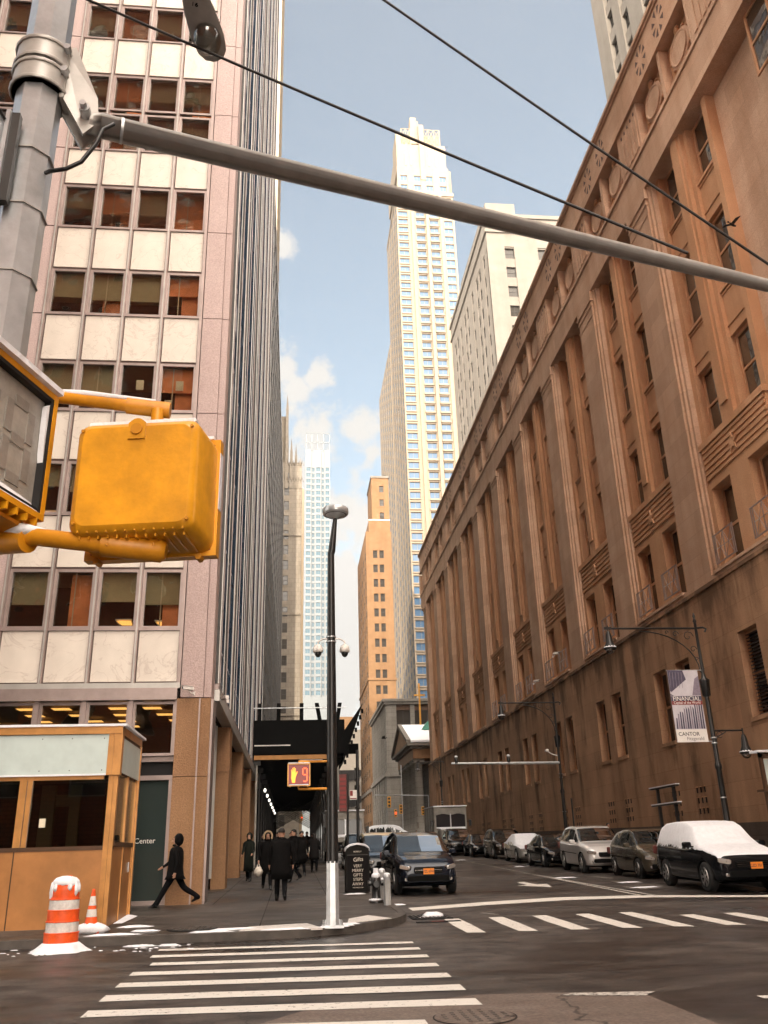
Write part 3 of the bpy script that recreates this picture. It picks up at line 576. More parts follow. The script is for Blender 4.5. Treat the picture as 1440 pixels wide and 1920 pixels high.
# behind the panes: blinds, ceiling lamps, boards painted as the mirrored brick
random.seed(21)
def office_hook(i, c, o):
    O, u, n, w_, z0, z1, dp = c; x0, x1 = O.x, O.x + w_; h = z1 - z0; y = FY + .22
    row = round((z0 - 7.7) / 3.5); col = round((-3.21 - x1) / cw)
    ki = (col * 3 + row * 5) % 7; odd = col % 2 == 0
    if odd and z0 < 40:
        q = MB(); s = random.choice((.45, .6, 1.0)); q.box(x1 - w_ * s - (.0 if ki % 2 else .1), x1 - .08, y + .35, y + .4, z0 + .02, z1 - .02, 'brick_reflection'); q.build('reflection_board', o)
        q = MB(); k = x0 + w_ * random.uniform(.3, .6); q.box(k, k + .03, y + .12, y + .14, z0, z1, 'curtain'); q.build('blind_cord', o)
    if ki != 6:
        q = MB(); t = random.choice((.4, .5, .5, .55)); q.box(x0 + .05, x1 - .05, y + .16, y + .18, z1 - h * t, z1, 'blind' if not odd else 'brick_reflection' if ki % 2 else 'blind'); q.build('blind', o)  # some blinds take the painted brick-reflection colour
    if ki in (0, 3, 4) or (row in (3, 4) and odd):
        q = MB(); a = x0 + w_ * random.uniform(.1, .4); zz = z0 + h * random.uniform(.12, .3)
        q.add([(a, y + .5, zz), (a + .42, y + .5, zz), (a + .36, y + 1.1, zz + .02), (a + .06, y + 1.1, zz + .02)], [(0, 1, 2, 3)], 'office_lamp'); q.box(a - .03, a + .45, y + .47, y + 1.13, zz + .03, zz + .06, 'metal_light'); q.build('ceiling_lamp', o)
    if row == 2 and col in (0, 1):
        q = MB(); q.box(x0 + .5, x0 + .74, y + .05, y + .06, z0 + .9, z0 + 1.25, 'paper'); q.box(x0 + .18, x0 + .40, y + .05, y + .06, z0 + .1, z0 + .55, 'paper'); q.build('paper_note', o)
    if row == 0 and random.random() < .7:
        q = MB(); q.blob((x0 + w_ * .5, y + .2, z0 + .08), (.16, .08, .05), 'paper'); q.build('papers', o)
F.windows('metal_trim', 'glass_office', fw=.085, limit=64, sub=True, cells=cells_front, hook=office_hook)
def ghook(i, c, o):
    O, u, n, w_, z0, z1, dp = c
    for k in range(4):
        q = MB(); y = FY + .6 + k * 1.1; x = O.x + .15 + .22 * k * (1 if i % 2 == 0 else -.3) + (.3 if i % 2 else 0); z = z1 - .06 - .015 * k
        q.add([(x, y, z), (x + .5, y, z), (x + .5, y + .42, z), (x, y + .42, z)], [(0, 1, 2, 3)], 'office_lamp'); q.build('ceiling_lamp', o)
F.windows('metal_trim', 'glass_office', name='transom_window', fw=.07, limit=8, sub=True, cells=gcells, hook=ghook)
core = MB()
core.box(-26, -3.1, FY + 2.0, 60.6, 5.75, 98, 'room_dark'); core.box(-26, -3.1, FY + 5.5, 60.6, -.5, 5.70, 'room_dark')
z = 6.0
for r0, r1 in rows: core.box(-26, -3.12, FY + .32, FY + 2.0, r1 + .02, r1 + .18, 'blind'); core.box(-26, -3.12, FY + .32, FY + 2.0, r0 - .35, r0 - .01, 'room_dark')
core.box(-26, -3.12, FY + .3, FY + 5.5, 5.655, 5.72, 'room_dark'); core.build('office_floors', OB)
# street side curtain wall
sw = MB(); SX = -2.38; side = []
for i in range(29):
    y = 25.4 + 1.245 * i; big = i % 4 == 0
    (mulw := .055 if big else .028)
    sw.box(SX - .1, SX + (.16 if big else .095), y - mulw, y + mulw, 6.3, 98, 'glass_side' if i % 3 else 'metal_dark'); sw.box(SX + (.16 if big else .095), SX + (.185 if big else .12), y - mulw, y + mulw, 6.3, 98, 'metal_light' if i % 2 == 0 else 'metal_trim')
    if i < 28:
        z = 6.3
        for r0, r1 in rows:
            if r0 - z > .5: sw.box(SX - .1, SX - .02, y + .04, y + 1.2, z + .05, r0 - .05, 'marble' if (i + int(z)) % 5 else 'metal_trim'); sw.box(SX - .1, SX + .05, y + .04, y + 1.2, r0 - .05, r0, 'metal_trim'); sw.box(SX - .1, SX + .03, y + .04, y + 1.2, z, z + .05, 'metal_dark')
            z = r1; side.append((Vector((SX, y + .04, 0)), Vector((0, 1, 0)), Vector((1, 0, 0)), 1.165, r0, r1, .1))
sw.build('side_curtain_wall', OB)
F.windows('metal_dark', 'glass_side', name='side_window', fw=.06, limit=40, cells=side)
F.wall.box(-26, -2.6, 25.4, 60.8, 98, 99, 'metal_light'); F.wall.box(-3.12, SX - .12, 25.4, 60.8, 5.95, 98, 'room_dark'); F.wall.box(-26, -3.12, 60.62, 60.8, 0, 98, 'stone_tan'); F.wall.box(-26.2, -26, FY + .3, 60.8, 0, 98, 'stone_tan')
F.done()
def cctv(loc, ang, label, group=None, s=1.0, tilt=-.18):
    t = thing('security_camera', label, 'security camera', (0, 0, 0), group)
    b = MB(); b.rbox((0, 0, 0), (.055, .16, .05), 'refl_white', r=.03); b.box(-.065, .065, -.2, .12, .052, .062, 'refl_white'); b.build('housing', t)
    b = MB(); b.lathe([(.04, -.17), (.035, -.165)], (0, 0, 0), 'black', 12, axis='y'); b.build('lens', t)
    b = MB(); b.tube([(0, .06, -.04), (0, .10, -.12), (0, .2, -.12)], .016, 'refl_white', 8); b.box(-.04, .04, .19, .215, -.17, -.07, 'refl_white'); b.build('bracket', t)
    t.location = loc; t.rotation_euler = (0, 0, ang); t.scale = (s, s, s); return t
cctv((-2.92, FY - .3, 5.93), radians(-55), 'white tubular security camera on the corner pier of the left office tower')
cctv((-2.0, 25.3, 5.86), radians(-150), 'small white security camera above the colonnade of the left office tower, just round the corner')
# ---------------------------------------------------------------- second left building with light and dark ribbons
RB = thing('ribbon_building', 'lower left office block with alternating white bands and black ribbon windows, beyond the marble tower', 'building', (-20, 100, 1))
b = MB(); b.box(-40, -2.72, 61, 150, -1, 60.4, 'black'); b.build('core', RB)
for i in range(16):
    z = 5.6 + 3.45 * i; q = MB(); q.box(-40, -2.45, 60.95, 150.1, z, z + 1.75, 'metal_light' if i > 6 else 'white_stone'); q.build('spandrel_band', RB)
    q = MB(); q.box(-40, -2.6, 61.0, 150.05, z + 1.76, z + 3.44, 'glass_dark'); q.build('ribbon_window', RB)
b = MB()
for i in range(30): b.box(-2.61, -2.40, 61.2 + 3.05 * i, 61.32 + 3.05 * i, 5.6, 60.4, 'metal_dark')
b.build('mullions', RB); b = MB(); b.box(-40.1, -2.35, 60.9, 150.15, 60.4, 61.3, 'metal_light'); b.build('roof_edge', RB)
# ---------------------------------------------------------------- cream tower high behind the office tower
CT = thing('cream_tower', 'narrow sunlit strip of a cream tower rising behind the left office tower', 'building', (-16, 215, 0))
b = MB(); b.box(-26, -6.5, 200, 230, 0, 300, 'cream'); b.build('wall', CT); b = MB()
for i in range(60): b.box(-6.48, -6.38, 200.3, 229.7, 60 + 4 * i, 60.5 + 4 * i, 'cream')
b.build('ledges', CT)
# ---------------------------------------------------------------- big stone building on the right
RS = thing('stone_building', 'long tan limestone building along the right side of the street with pilasters and medallion frieze', 'building', (30, 65, 1))
F = Facade(RS); FX = 17.0; U = (0, 1, 0); N = (-1, 0, 0); O = (FX, 0, 0); P8 = 8.4; S0 = 26.5; NB = 10; Y0, Y1 = 8.0, 112.0
wallb = MB(); st = 'stone'; rec = MB(); cellsU = []; cellsL = []; panels = []; 
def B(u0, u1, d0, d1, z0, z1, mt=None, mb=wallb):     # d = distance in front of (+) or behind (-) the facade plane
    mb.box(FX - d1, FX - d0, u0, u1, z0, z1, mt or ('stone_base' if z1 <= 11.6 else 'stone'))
levels = [(12.0, 15.35), (17.6, 20.85), (23.1, 26.6), (28.8, 31.9)]
for k in range(NB):
    s = S0 + P8 * k
    ops = [(s + .35, s + 1.95), (s + 3.45, s + 5.05)]
    # recess back wall
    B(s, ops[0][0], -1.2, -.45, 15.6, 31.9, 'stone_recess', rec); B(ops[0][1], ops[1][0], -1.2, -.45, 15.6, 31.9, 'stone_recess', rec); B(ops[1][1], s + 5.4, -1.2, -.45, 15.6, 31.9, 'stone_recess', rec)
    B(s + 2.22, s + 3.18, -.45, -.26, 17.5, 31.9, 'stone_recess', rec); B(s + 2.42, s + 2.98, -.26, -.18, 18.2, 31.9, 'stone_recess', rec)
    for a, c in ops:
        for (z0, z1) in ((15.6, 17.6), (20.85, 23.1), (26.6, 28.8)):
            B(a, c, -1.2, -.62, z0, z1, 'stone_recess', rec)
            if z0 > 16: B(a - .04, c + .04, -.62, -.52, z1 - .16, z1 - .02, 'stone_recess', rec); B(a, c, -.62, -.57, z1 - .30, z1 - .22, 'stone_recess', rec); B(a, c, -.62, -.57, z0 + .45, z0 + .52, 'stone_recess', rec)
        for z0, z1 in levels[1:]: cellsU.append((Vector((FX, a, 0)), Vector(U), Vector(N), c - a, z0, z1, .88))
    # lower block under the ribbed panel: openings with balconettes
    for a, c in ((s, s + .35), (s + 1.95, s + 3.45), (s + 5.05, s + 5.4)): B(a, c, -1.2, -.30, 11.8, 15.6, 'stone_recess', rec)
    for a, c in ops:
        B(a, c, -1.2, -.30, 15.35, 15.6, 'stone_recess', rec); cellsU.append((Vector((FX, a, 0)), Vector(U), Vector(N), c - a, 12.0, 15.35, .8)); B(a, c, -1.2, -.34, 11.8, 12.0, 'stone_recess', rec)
    # ribbed panel with a star
    q = MB(); B(s + .05, s + 5.35, -.45, -.33, 15.6, 17.2, 'stone_recess', q)
    for i in range(6): B(s + .12, s + 5.28, -.33, -.27, 15.78 + .25 * i, 15.92 + .25 * i, 'stone_recess', q)
    B(s, s + 5.4, -.45, -.22, 17.22, 17.5, 'stone_recess', q)
    sp = []
    for i in range(10):
        r = .42 if i % 2 == 0 else .17; a = pi / 2 + pi * i / 5; sp.append((FX + .27, s + 2.7 + r * cos(a), 16.42 + r * sin(a)))
    q.prism(sp, (-.07, 0, 0), 'stone_recess'); q.build('ribbed_panel', RS)
    # pilaster, stepped edges, capital
    q = MB(); B(s + 5.75, s + 8.05, -.6, 0, 11.8, 30.9, st, q)
    for e0, e1, d in ((s + 5.4, s + 5.58, -.22), (s + 5.58, s + 5.75, -.10), (s + 8.05, s + 8.22, -.10), (s + 8.22, s + 8.4, -.22)): B(e0, e1, -.7, d, 11.8, 31.9, st, q)
    B(s + 5.72, s + 8.08, -.6, .05, 30.9, 31.02, st, q); B(s + 5.76, s + 8.04, -.6, .02, 31.02, 31.25, st, q); B(s + 5.66, s + 8.14, -.6, .09, 31.25, 31.4, st, q); B(s + 5.70, s + 8.10, -.6, .05, 31.4, 31.9, st, q); B(s + 5.74, s + 8.06, -.6, .03, 30.3, 30.38, st, q)
    q.build('pilaster', RS)
    # low windows
    for a in (s + .6, s + 3.1): cellsL.append((Vector((FX, a, 0)), Vector(U), Vector(N), 1.45, 5.9, 9.12, .42))
    # balconettes
    for a, c in ops:
        q = MB(); gmt = 'metal_dark'
        X = FX - .02
        if k < 6:
            for z in (12.05, 13.22): q.box(X - .02, X + .02, a - .05, c + .05, z, z + .05, 'metal_trim')
            for y in (a - .03, a + .1, (a + c) / 2 - .02, c - .14, c): q.box(X - .018, X + .018, y, y + .035, 12.05, 13.25, 'metal_trim')
            for y_ in (a + .12, (a + c) / 2):
                q.tube([(X, y_, 12.1), (X, y_ + .64, 13.2)],   .014, 'metal_trim', 5); q.tube([(X, y_ + .64, 12.1), (X, y_, 13.2)], .014, 'metal_trim', 5)
            q.tube([(X, a + .12, 12.65), (X, c - .12, 12.65)], .012, 'galv', 5); q.build('balconette', RS)
rec.build('window_bays', RS)
# plain end piers
for (a, c) in ((Y0, S0), (S0 + P8 * NB, Y1)):
    cols = [(15.0, 16.5), (21.3, 22.8)] if a == Y0 else [(109.2, 110.2)]
    F.grid(O, U, N, a, c, cols, 11.8, 31.9, levels, st, .45, 0.0)
cellsU += F.cells; F.cells = []
# base wall with low windows
Bw = lambda *a, **k: B(*a, **k)
edges = []; 
for c in cellsL: edges.append((c[0].y, c[0].y + 1.45))
for a in (S0 - P8 + .6, S0 - P8 + 3.1, S0 - 2 * P8 + .6): edges.append((a, a + 1.45)); cellsL.append((Vector((FX, a, 0)), Vector(U), Vector(N), 1.45, 5.9, 9.12, .42))
edges.sort(); e = Y0
for a, c in edges: B(e, a, -1.2, 0, 5.9, 9.12); e = c; B(a - .06, c + .06, -.3, .05, 5.74, 5.898)
B(e, Y1, -1.2, 0, 5.9, 9.12); B(Y0, Y1, -1.2, 0, 9.121, 11.42); B(Y0, Y1, -1.2, 0.001, -1, 5.739)
for a, c in zip([Y0] + [x[1] + .06 for x in edges], [x[0] - .06 for x in edges] + [Y1]): B(a, c, -1.2, 0.0, 5.74, 5.899)
B(Y0, Y1, -1.2, .07, 11.421, 11.58); B(Y0, Y1, -1.2, .02, 11.581, 11.799)
for k in range(NB): B(S0 + P8 * k, S0 + P8 * k + 5.4, -.5, .10, 11.74, 11.86)
# entablature
B(Y0, Y1, -1.2, .0, 31.901, 33.8); B(Y0, Y1, -1.2, .08, 33.801, 33.9); B(Y0, Y1, -1.2, -.52, 34.1, 37.0, 'stone_recess'); B(Y0, Y1, -1.2, .03, 34.03, 34.1)
B(Y0, Y1, -1.2, .01, 37.12, 39.35); B(Y0, Y1, -1.2, .12, 37.0, 37.12); B(Y0, Y1, -1.2, .10, 39.351, 39.5); B(Y0, Y1, -1.2, .2, 39.501, 39.72)
y = Y0
rope = MB()
while y < Y1: B(y, y + .34, -.4, .06, 33.9, 34.03, st, rope); B(y + .34, y + .44, -.4, .0, 33.92, 34.01, 'stone_recess', rope); y += .44
rope.build('bead_moulding', RS)
for k in range(-2, NB + 1):
    s = 25.9 + P8 * k
    q = MB(); B(s - .12 if k > -2 else s - .1, s + .0, -.6, -.02, 34.1, 37.0, st, q); q.build('frieze_pier', RS); q = MB()
    B(s + 2.72, s + 2.98, -.6, -.02, 34.1, 37.0, st, q)
    q.build('frieze_pier', RS)
    if s + 8.3 > Y1: continue
    q = MB(); B(s + 5.8, s + 8.27, -.6, -.03, 34.1, 37.0, st, q)
    for i in range(5): B(s + 6.0 + .42 * i, s + 6.28 + .42 * i, -.03, .02, 34.3, 36.3, st, q)
    for i in range(5): B(s + 6.08 + .42 * i, s + 6.2 + .42 * i, -.03, .0, 36.5, 36.66, 'joint', q)
    q.build('fluted_block', RS)
    for cy in (s + 1.35, s + 4.4):
        if cy > Y1 - 1: continue
        q = MB(); q.lathe([(.92, .52), (.92, .30), (.80, .26), (.80, .2), (.74, .2), (.7, .24), (.0, .25)], (FX, cy, 35.6), st, 28, False, 'x')
        for i in range(12): a = 2 * pi * i / 12; q.blob((FX + .34, cy + .98 * cos(a), 35.6 + .98 * sin(a)), (.08, .1, .1), 'stone_recess', 6, 4)
        for dz in (1.05, 1.2): q.blob((FX + .3, cy, 35.6 + dz), (.1, .22, .14), 'stone_recess', 6, 4)
        q.build('medallion', RS)
    for cy in (s + 2.2, s + 4.4):     # pierced rosettes
        if cy > Y1 - 1: continue
        q = MB()
        for i in range(8):
            a = 2 * pi * i / 8 + pi / 8; c_, s_ = cos(a), sin(a); r0, r1, w_ = .28, .62, .13
            pts = [(FX - .012, cy + c_ * r0, 38.35 + s_ * r0 * 1.3), (FX - .012, cy + c_ * r1 - s_ * w_, 38.35 + (s_ * r1 + c_ * w_) * 1.3), (FX - .012, cy + c_ * r1 + s_ * w_, 38.35 + (s_ * r1 - c_ * w_) * 1.3)]
            q.prism(pts, (-.012, 0, 0), 'joint')
        q.build('pierced_rosette', RS)
wallb.build('wall', RS)
F.windows('stone_recess', 'glass_stone', name='window', bars=(1, 2), fw=.11, limit=88, sub=True, cells=cellsU)
def lh(i, c, o):
    if i < 5 and c[0].y < 31:
        q = MB()
        for j in range(24): z = 5.98 + j * .13; q.box(FX + .26, FX + .34, c[0].y + .1, c[0].y + 1.35, z, z + .03, 'metal_dark')
        q.build('louvres', o)
F.windows('stone_recess', 'glass_dark', name='tall_window', bars=(1, 2), fw=.10, limit=23, sub=True, cells=cellsL, hook=lh)
# ventilation slots in threes, raised black plates painting their dark depth, with little hoods
for k in range(-1, 9):
    for a in (S0 + P8 * k + 1.3, S0 + P8 * k + 3.85):
        q = MB()
        for i in range(3):
            for j in range(3):
                y = a - .38 + .36 * i; z = 2.72 + .42 * j
                if z > gs(a) + 1.0: B(y, y + .12, .001, .006, z, z + .22, 'black', q); B(y - .02, y + .14, .001, .05, z + .22, z + .25, 'stone_recess', q)
        if q.v: q.build('vent_slots', RS)
b = MB(); b.add([(16.9, Y0, 1.95), (18.0, Y0, 1.95), (18, Y1, gs(Y1) + 1.0), (16.9, Y1, gs(Y1) + 1.0), (16.9, Y0, -1), (18, Y0, -1), (18, Y1, -1), (16.9, Y1, -1)], [(0, 1, 2, 3), (0, 3, 7, 4), (0, 4, 5, 1), (2, 6, 7, 3)], 'plinth'); b.build('plinth', RS)
b = MB(); b.box(17.9, 60, Y0 + .02, Y1 - .02, -1, 39.4, 'stone'); b.box(18.2, 60, Y0, Y1, 39.4, 39.5, 'snow'); b.build('core', RS)
for y, z, an in ((25.6, 12.9, .5), (52.5, 13.0, .3), (57.5, 12.2, .3)):
    cctv((FX - .55, y, z), radians(90) + an - 1.2, 'white security camera on the stone wall %s' % ({25.6: 'high near the right edge', 52.5: 'between two windows over the far lamp post', 57.5: 'over the lantern of the far lamp post'}[y]), 'cameras fixed to the stone building', 1.3)
# ---------------------------------------------------------------- pale limestone block behind the stone building
X_, Y_ = (1, 0, 0), (0, 1, 0); mX, mY = (-1, 0, 0), (0, -1, 0)
WB = thing('limestone_block', 'pale limestone high-rise with a parapet star, rising behind the long tan stone building', 'building', (50, 120, 2))
F = Facade(WB)
zr = [(6 + 4.15 * i, 8.3 + 4.15 * i) for i in range(24)]
cols = []; u = 1.6
for i in range(3): cols += [(u + 0, u + 1.5)]; u += 4.2; cols += [(u, u + 2.0), (u + 3.1, u + 5.1)]; u += 8.3
F.grid((34.1, 125, 0), X_, mY, 0, 38, [(3.2, 5.0), (9.4, 11.6), (13.2, 15.4), (17.0, 19.2), (23, 25)], 0, 104, zr, 'white_stone', .5, .15)
F.grid((34.1, 125.35, 0), Y_, mX, 0, 36.5, [(2.2, 3.6), (6.0, 7.6), (8.7, 10.3), (13.2, 14.6), (18.2, 19.8), (20.9, 22.5), (25.4, 26.8), (29.0, 30.6), (31.7, 33.3)], 0, 104, zr, 'white_stone', .22, .1)
wz = [(41 + 4.15 * i, 43.6 + 4.15 * i) for i in range(22)]
F.grid((34.4, 20, 0), Y_, mX, 0, 50, [(2 + 8 * k + d, 3.7 + 8 * k + d) for k in range(6) for d in (0, 3.4)], 38, 134, wz, 'white_stone', .6, .2)
b = F.wall; b.box(34.9, 72, 125.9, 161.5, 0, 103.5, 'white_stone'); b.box(35.2, 60, 20, 70, 30, 133.9, 'white_stone')
for z0, z1, p in ((104, 107, 0), (107, 107.6, .3), (107.6, 110.4, .05), (110.4, 111.2, .35)): b.box(34.1 - p, 72.2, 125 - p, 161.6 + p, z0 + .001, z1, 'white_stone')
b.box(34.4, 40, 125.2, 150, 111.2, 114, 'white_stone')
sp = []
for i in range(10):
    r = 1.3 if i % 2 == 0 else .5; a = pi / 2 + pi * i / 5; sp.append((52.1 - 1.5 + r * cos(a), 124.96, 109 + r * sin(a)))
F.windows('metal_dark', 'glass_far', bars=(2, 2), fw=.1, limit=98); F.done()
q = MB(); q.prism(sp, (0, -.15, 0), 'white_stone'); q.build('parapet_star', WB)
# ---------------------------------------------------------------- tall cream tower
TW = thing('skyscraper', 'very tall slim cream skyscraper with blue windows and lattice crown, centre of the photo', 'building', (45, 285, 5))
F = Facade(TW); fz = [(8 + 3.5 * i, 10.4 + 3.5 * i) for i in range(64)]
zt = 228
F.grid((35.4, 250, 0), X_, mY, 0, 21.3, [(.5, 4.0), (7.0, 10.2), (12.1, 15.3), (17.4, 20.6)], 0, zt, [r for r in fz if r[1] < zt], 'tower_cream', .5, .05)
F.grid((35.4, 250.55, 0), Y_, mX, 0, 32, [(.9 + 6.2 * i, 3.9 + 6.2 * i) for i in range(5)], 0, zt, [r for r in fz if r[1] < zt], 'tower_cream', .12, .06)
F.grid((35.2, 282.6, 0), Y_, mX, 0, 44, [(1.0 + 7.2 * i, 4.4 + 7.2 * i) for i in range(6)], 0, 184, [r for r in fz if r[1] < 184], 'tower_cream', .12, .06)
b = F.wall
for r0, r1 in fz:
    if r1 < zt:
        for u0 in (7.0, 12.1): b.box(35.4 + u0 - .1, 35.4 + u0 + 3.3, 249.55, 250, r0 - .7, r0 - .02, 'tower_cream')
        b.box(35.4 + .4, 35.4 + 4.1, 249.7, 250, r0 - .35, r0, 'tower_cream')
b.box(35.4 + 10.6, 35.4 + 11.7, 248.9, 250, 0, zt - 2, 'tower_cream'); b.box(35.4 + 5.2, 35.4 + 6.3, 249.4, 250, 0, zt, 'tower_cream'); b.box(35.4 + 15.8, 35.4 + 16.9, 249.4, 250, 0, zt, 'tower_cream')
b.box(36.2, 56.2, 251.2, 282, 0, zt - .2, 'tower_cream'); b.box(36, 58, 283, 326.4, 0, 183.8, 'tower_cream'); b.box(56.7, 57.6, 254, 282, 0, 222, 'tower_cream')
b.box(35.2, 57, 249.6, 282.6, zt, zt + 1.5, 'tower_cream'); F.cells2 = None
F.grid((36.2, 250.6, 0), X_, mY, 0, 19.6, [(1.2, 3.8), (6.3, 8.9), (10.9, 13.5), (16.0, 18.6)], zt + 1.5, 242, [(zt + 3, zt + 5.6), (zt + 7.4, zt + 10)], 'tower_cream', .5, .1)
b.box(37, 55.5, 251.3, 281, zt + 1.5, 242, 'tower_cream'); b.box(53.5, 57.9, 256, 275, 222, 246, 'tower_cream')
b.box(36.4, 55.2, 251, 280, 242.01, 253.4, 'tower_cream'); b.box(36.4, 38.4, 251.5, 262, 253.4, 260, 'tower_cream'); b.box(45.2, 47.1, 250.3, 252.5, 236, 263, 'tower_cream'); b.box(42.3, 44.6, 252, 256, 255, 268.2, 'tower_cream'); b.box(44.6, 45.4, 252, 255, 255, 266.5, 'white_stone')
b.box(38.2, 53.4, 253, 270, 253.4, 260.2, 'cream')
for x in (39.5, 41.5, 48.5, 51.2): b.box(x, x + .5, 250.85, 251, 243, 249.5, 'cream')
F.windows('tower_cream', 'glass_tower', bars=(2, 1), fw=.12, limit=100); F.done()
q = MB()
for x0, x1 in ((38.6, 42.2), (47.2, 53.6)):
    n = 2 if x0 < 45 else 3
    for i in range(n):
        a, c = x0 + (x1 - x0) * i / n, x0 + (x1 - x0) * (i + 1) / n
        for z0, z1 in ((254.2, 258.2), (258.2, 262.4)):
            q.tube([(a, 252.2, z0), (c, 252.2, z1)], .14, 'cream', 4); q.tube([(a, 252.2, z1), (c, 252.2, z0)], .14, 'cream', 4); q.tube([(a, 252.2, z0), (c, 252.2, z0)], .16, 'cream', 4); q.tube([(a, 252.2, z0), (a, 252.2, z1)], .16, 'cream', 4)
    q.tube([(x0, 252.2, 262.4), (x1, 252.2, 262.4)], .25, 'cream', 4); q.tube([(x1, 252.2, 254), (x1, 252.2, 262.4)], .25, 'cream', 4)
q.build('lattice_crown', TW)
# ---------------------------------------------------------------- orange brick setback tower
BT = thing('brick_tower', 'orange brick setback building with snow on its stepped top, left of the tall cream skyscraper', 'building', (20, 215, 4))
F = Facade(BT); rz = [(6.2 + 3.7 * i, 8.2 + 3.7 * i) for i in range(19)]
F.grid((17.2, 200, 0), X_, mY, 0, 6.4, [(1.7, 2.8), (3.3, 4.4)], 0, 76, rz[:18], 'brick_far', .3, .02)
F.grid((17.2, 200.35, 0), Y_, mX, 0, 28.5, [(1.2 + 5.4 * i, 3.4 + 5.4 * i) for i in range(5)], 0, 76, rz[:18], 'brick_far', .10, .02)
b = F.wall; b.box(17.7, 23.6, 200.6, 228.6, 0, 75.8, 'brick_far'); b.box(18.1, 23.5, 201, 222, 76, 79.5, 'brick_far')
F.grid((19.2, 203, 0), X_, mY, 0, 4.4, [(2.0, 3.1)], 79.5, 92, [(80.6, 82.4), (84.2, 86), (88, 89.8)], 'brick_far', .3, .02)
b.box(19.2, 23.6, 203.52, 215, 79.5, 92, 'brick_far'); b.box(19.0, 23.8, 202.8, 215.2, 92, 92.5, 'white_stone'); b.box(17.0, 23.8, 199.8, 228.9, 39, 39.5, 'brick_far'); b.box(17.05, 23.75, 199.85, 228.9, 14.2, 14.9, 'white_stone')
F.windows('metal_dark', 'glass_far', bars=(1, 2), fw=.1, limit=100); F.done()
q = MB(); q.lathe([(2.4, 0), (1.8, .8), (1.0, 1.5), (.1, 1.6)], (21.5, 208, 92.5), 'snow', 16); q.box(18.1, 23.5, 201, 203, 79.5, 79.7, 'snow'); q.build('snow_cap', BT)
# ---------------------------------------------------------------- grey classical office block
GB = thing('pilaster_block', 'grey stone office block with rows of thin pilasters, standing behind the temple-fronted church', 'building', (25, 170, 3))
F = Facade(GB)
F.grid((16.75, 160, 0), X_, mY, 0, 30, [(2.0, 4.6), (5.4, 8.0), (9.2, 11.8), (12.6, 15.2), (16.4, 19), (19.8, 22.4)], 15.2, 27.0, [(16.2, 20.2), (21.2, 26.0)], 'grey_stone', .6, .35, 'brown_dark')
F.grid((16.75, 160.85, 0), Y_, mX, 0, 29, [(1.0 + 2.3 * i, 2.3 + 2.3 * i) for i in range(12)], 15.2, 27.0, [(16.2, 20.2), (21.2, 26.0)], 'grey_stone', .6, .3)
F.grid((16.6, 160.85, 0), Y_, mX, 0, 29, [(2.5 + 4.6 * i, 4.4 + 4.6 * i) for i in range(6)], 0, 14.2, [(5, 9), (10, 13)], 'grey_stone', .5, .3)
b = F.wall; b.box(16.6, 47, 160.0, 160.85, 0, 14.2, 'grey_stone'); b.box(17.6, 47, 161, 189.8, 0, 27, 'grey_stone'); b.box(16.3, 47, 159.7, 190, 14.2, 14.8, 'grey_stone'); b.box(16.5, 47, 159.85, 190, 14.8, 15.2, 'grey_stone'); b.box(16.4, 47, 159.7, 190, 27, 27.5, 'grey_stone'); b.box(16.15, 47, 159.45, 190.2, 27.5, 28.0, 'grey_stone')
F.windows('metal_dark', 'glass_far', bars=(2, 2), fw=.12, limit=80); F.done()
# ---------------------------------------------------------------- temple-fronted church
CH = thing('church', 'greek temple fronted stone church with columns, snowy roof and small green cupola', 'church', (25, 132, 3))
x0, y0, y1 = 15.9, 122.0, 141.0; yc = (y0 + y1) / 2; ez = 15.6; zg = gs(130)
b = MB(); b.box(x0 + 3.6, 50, y0 + .8, y1 - .8, 0, 13.6, 'grey_stone'); b.box(x0 + .5, 50, y0 + .4, y1 - .4, 0, zg + 1.2, 'grey_stone'); b.build('wall', CH)
b = MB(); b.box(x0 + .6, 50, y0 + .4, y1 - .4, 13.6, 14.9, 'stone_tan'); b.box(x0 + .2, 50, y0 + .1, y1 - .1, 14.9, 15.25, 'white_stone'); b.box(x0 - .3, 50, y0 - .5, y1 + .5, 15.25, 15.6, 'white_stone'); b.build('entablature', CH)
for i in range(6):
    y = y0 + 1.5 + 3.2 * i; q = MB(); q.lathe([(.85, zg + 1.2), (.85, zg + 1.5), (.66, zg + 1.6), (.64, 6), (.56, 12.7), (.62, 12.8), (.62, 12.95)], (x0 + 1.4, y, 0), 'grey_stone', 18)
    q.box(x0 + .6, x0 + 2.2, y - .8, y + .8, 13.3, 13.6, 'grey_stone')
    for sx in (-1, 1):
        for sy in (-1, 1): q.lathe([(.22, -.3), (.24, .3)], (x0 + 1.4 + .45 * sx, y + .62 * sy, 13.1), 'grey_stone', 10, axis='x')
    q.build('column', CH)
b = MB(); apex = 19.0
b.add([(x0, y0 - .3, 15.6), (x0, y1 + .3, 15.6), (x0, yc, apex), (48, y0 - .3, 15.6), (48, y1 + .3, 15.6), (48, yc, apex)], [(0, 2, 1), (3, 4, 5)], 'stone_tan'); b.build('pediment', CH)
b = MB()
for s_, ya in ((1, y0 - .5), (-1, y1 + .5)):
    b.prism([(x0 - .4, ya, 15.6), (x0 - .4, ya, 16.05), (x0 - .4, yc, apex + .5), (x0 - .4, yc, apex + .02)], (.6, 0, 0), 'white_stone')
b.build('raking_cornice', CH)
b = MB()
for ya in (y0 - .5, y1 + .5): b.prism([(x0 + .22, ya, 15.7), (x0 + .22, ya, 16.0), (x0 + .22, yc, apex + .42), (x0 + .22, yc, apex + .1)], (34, 0, 0), 'snow')
b.build('snowy_roof', CH)
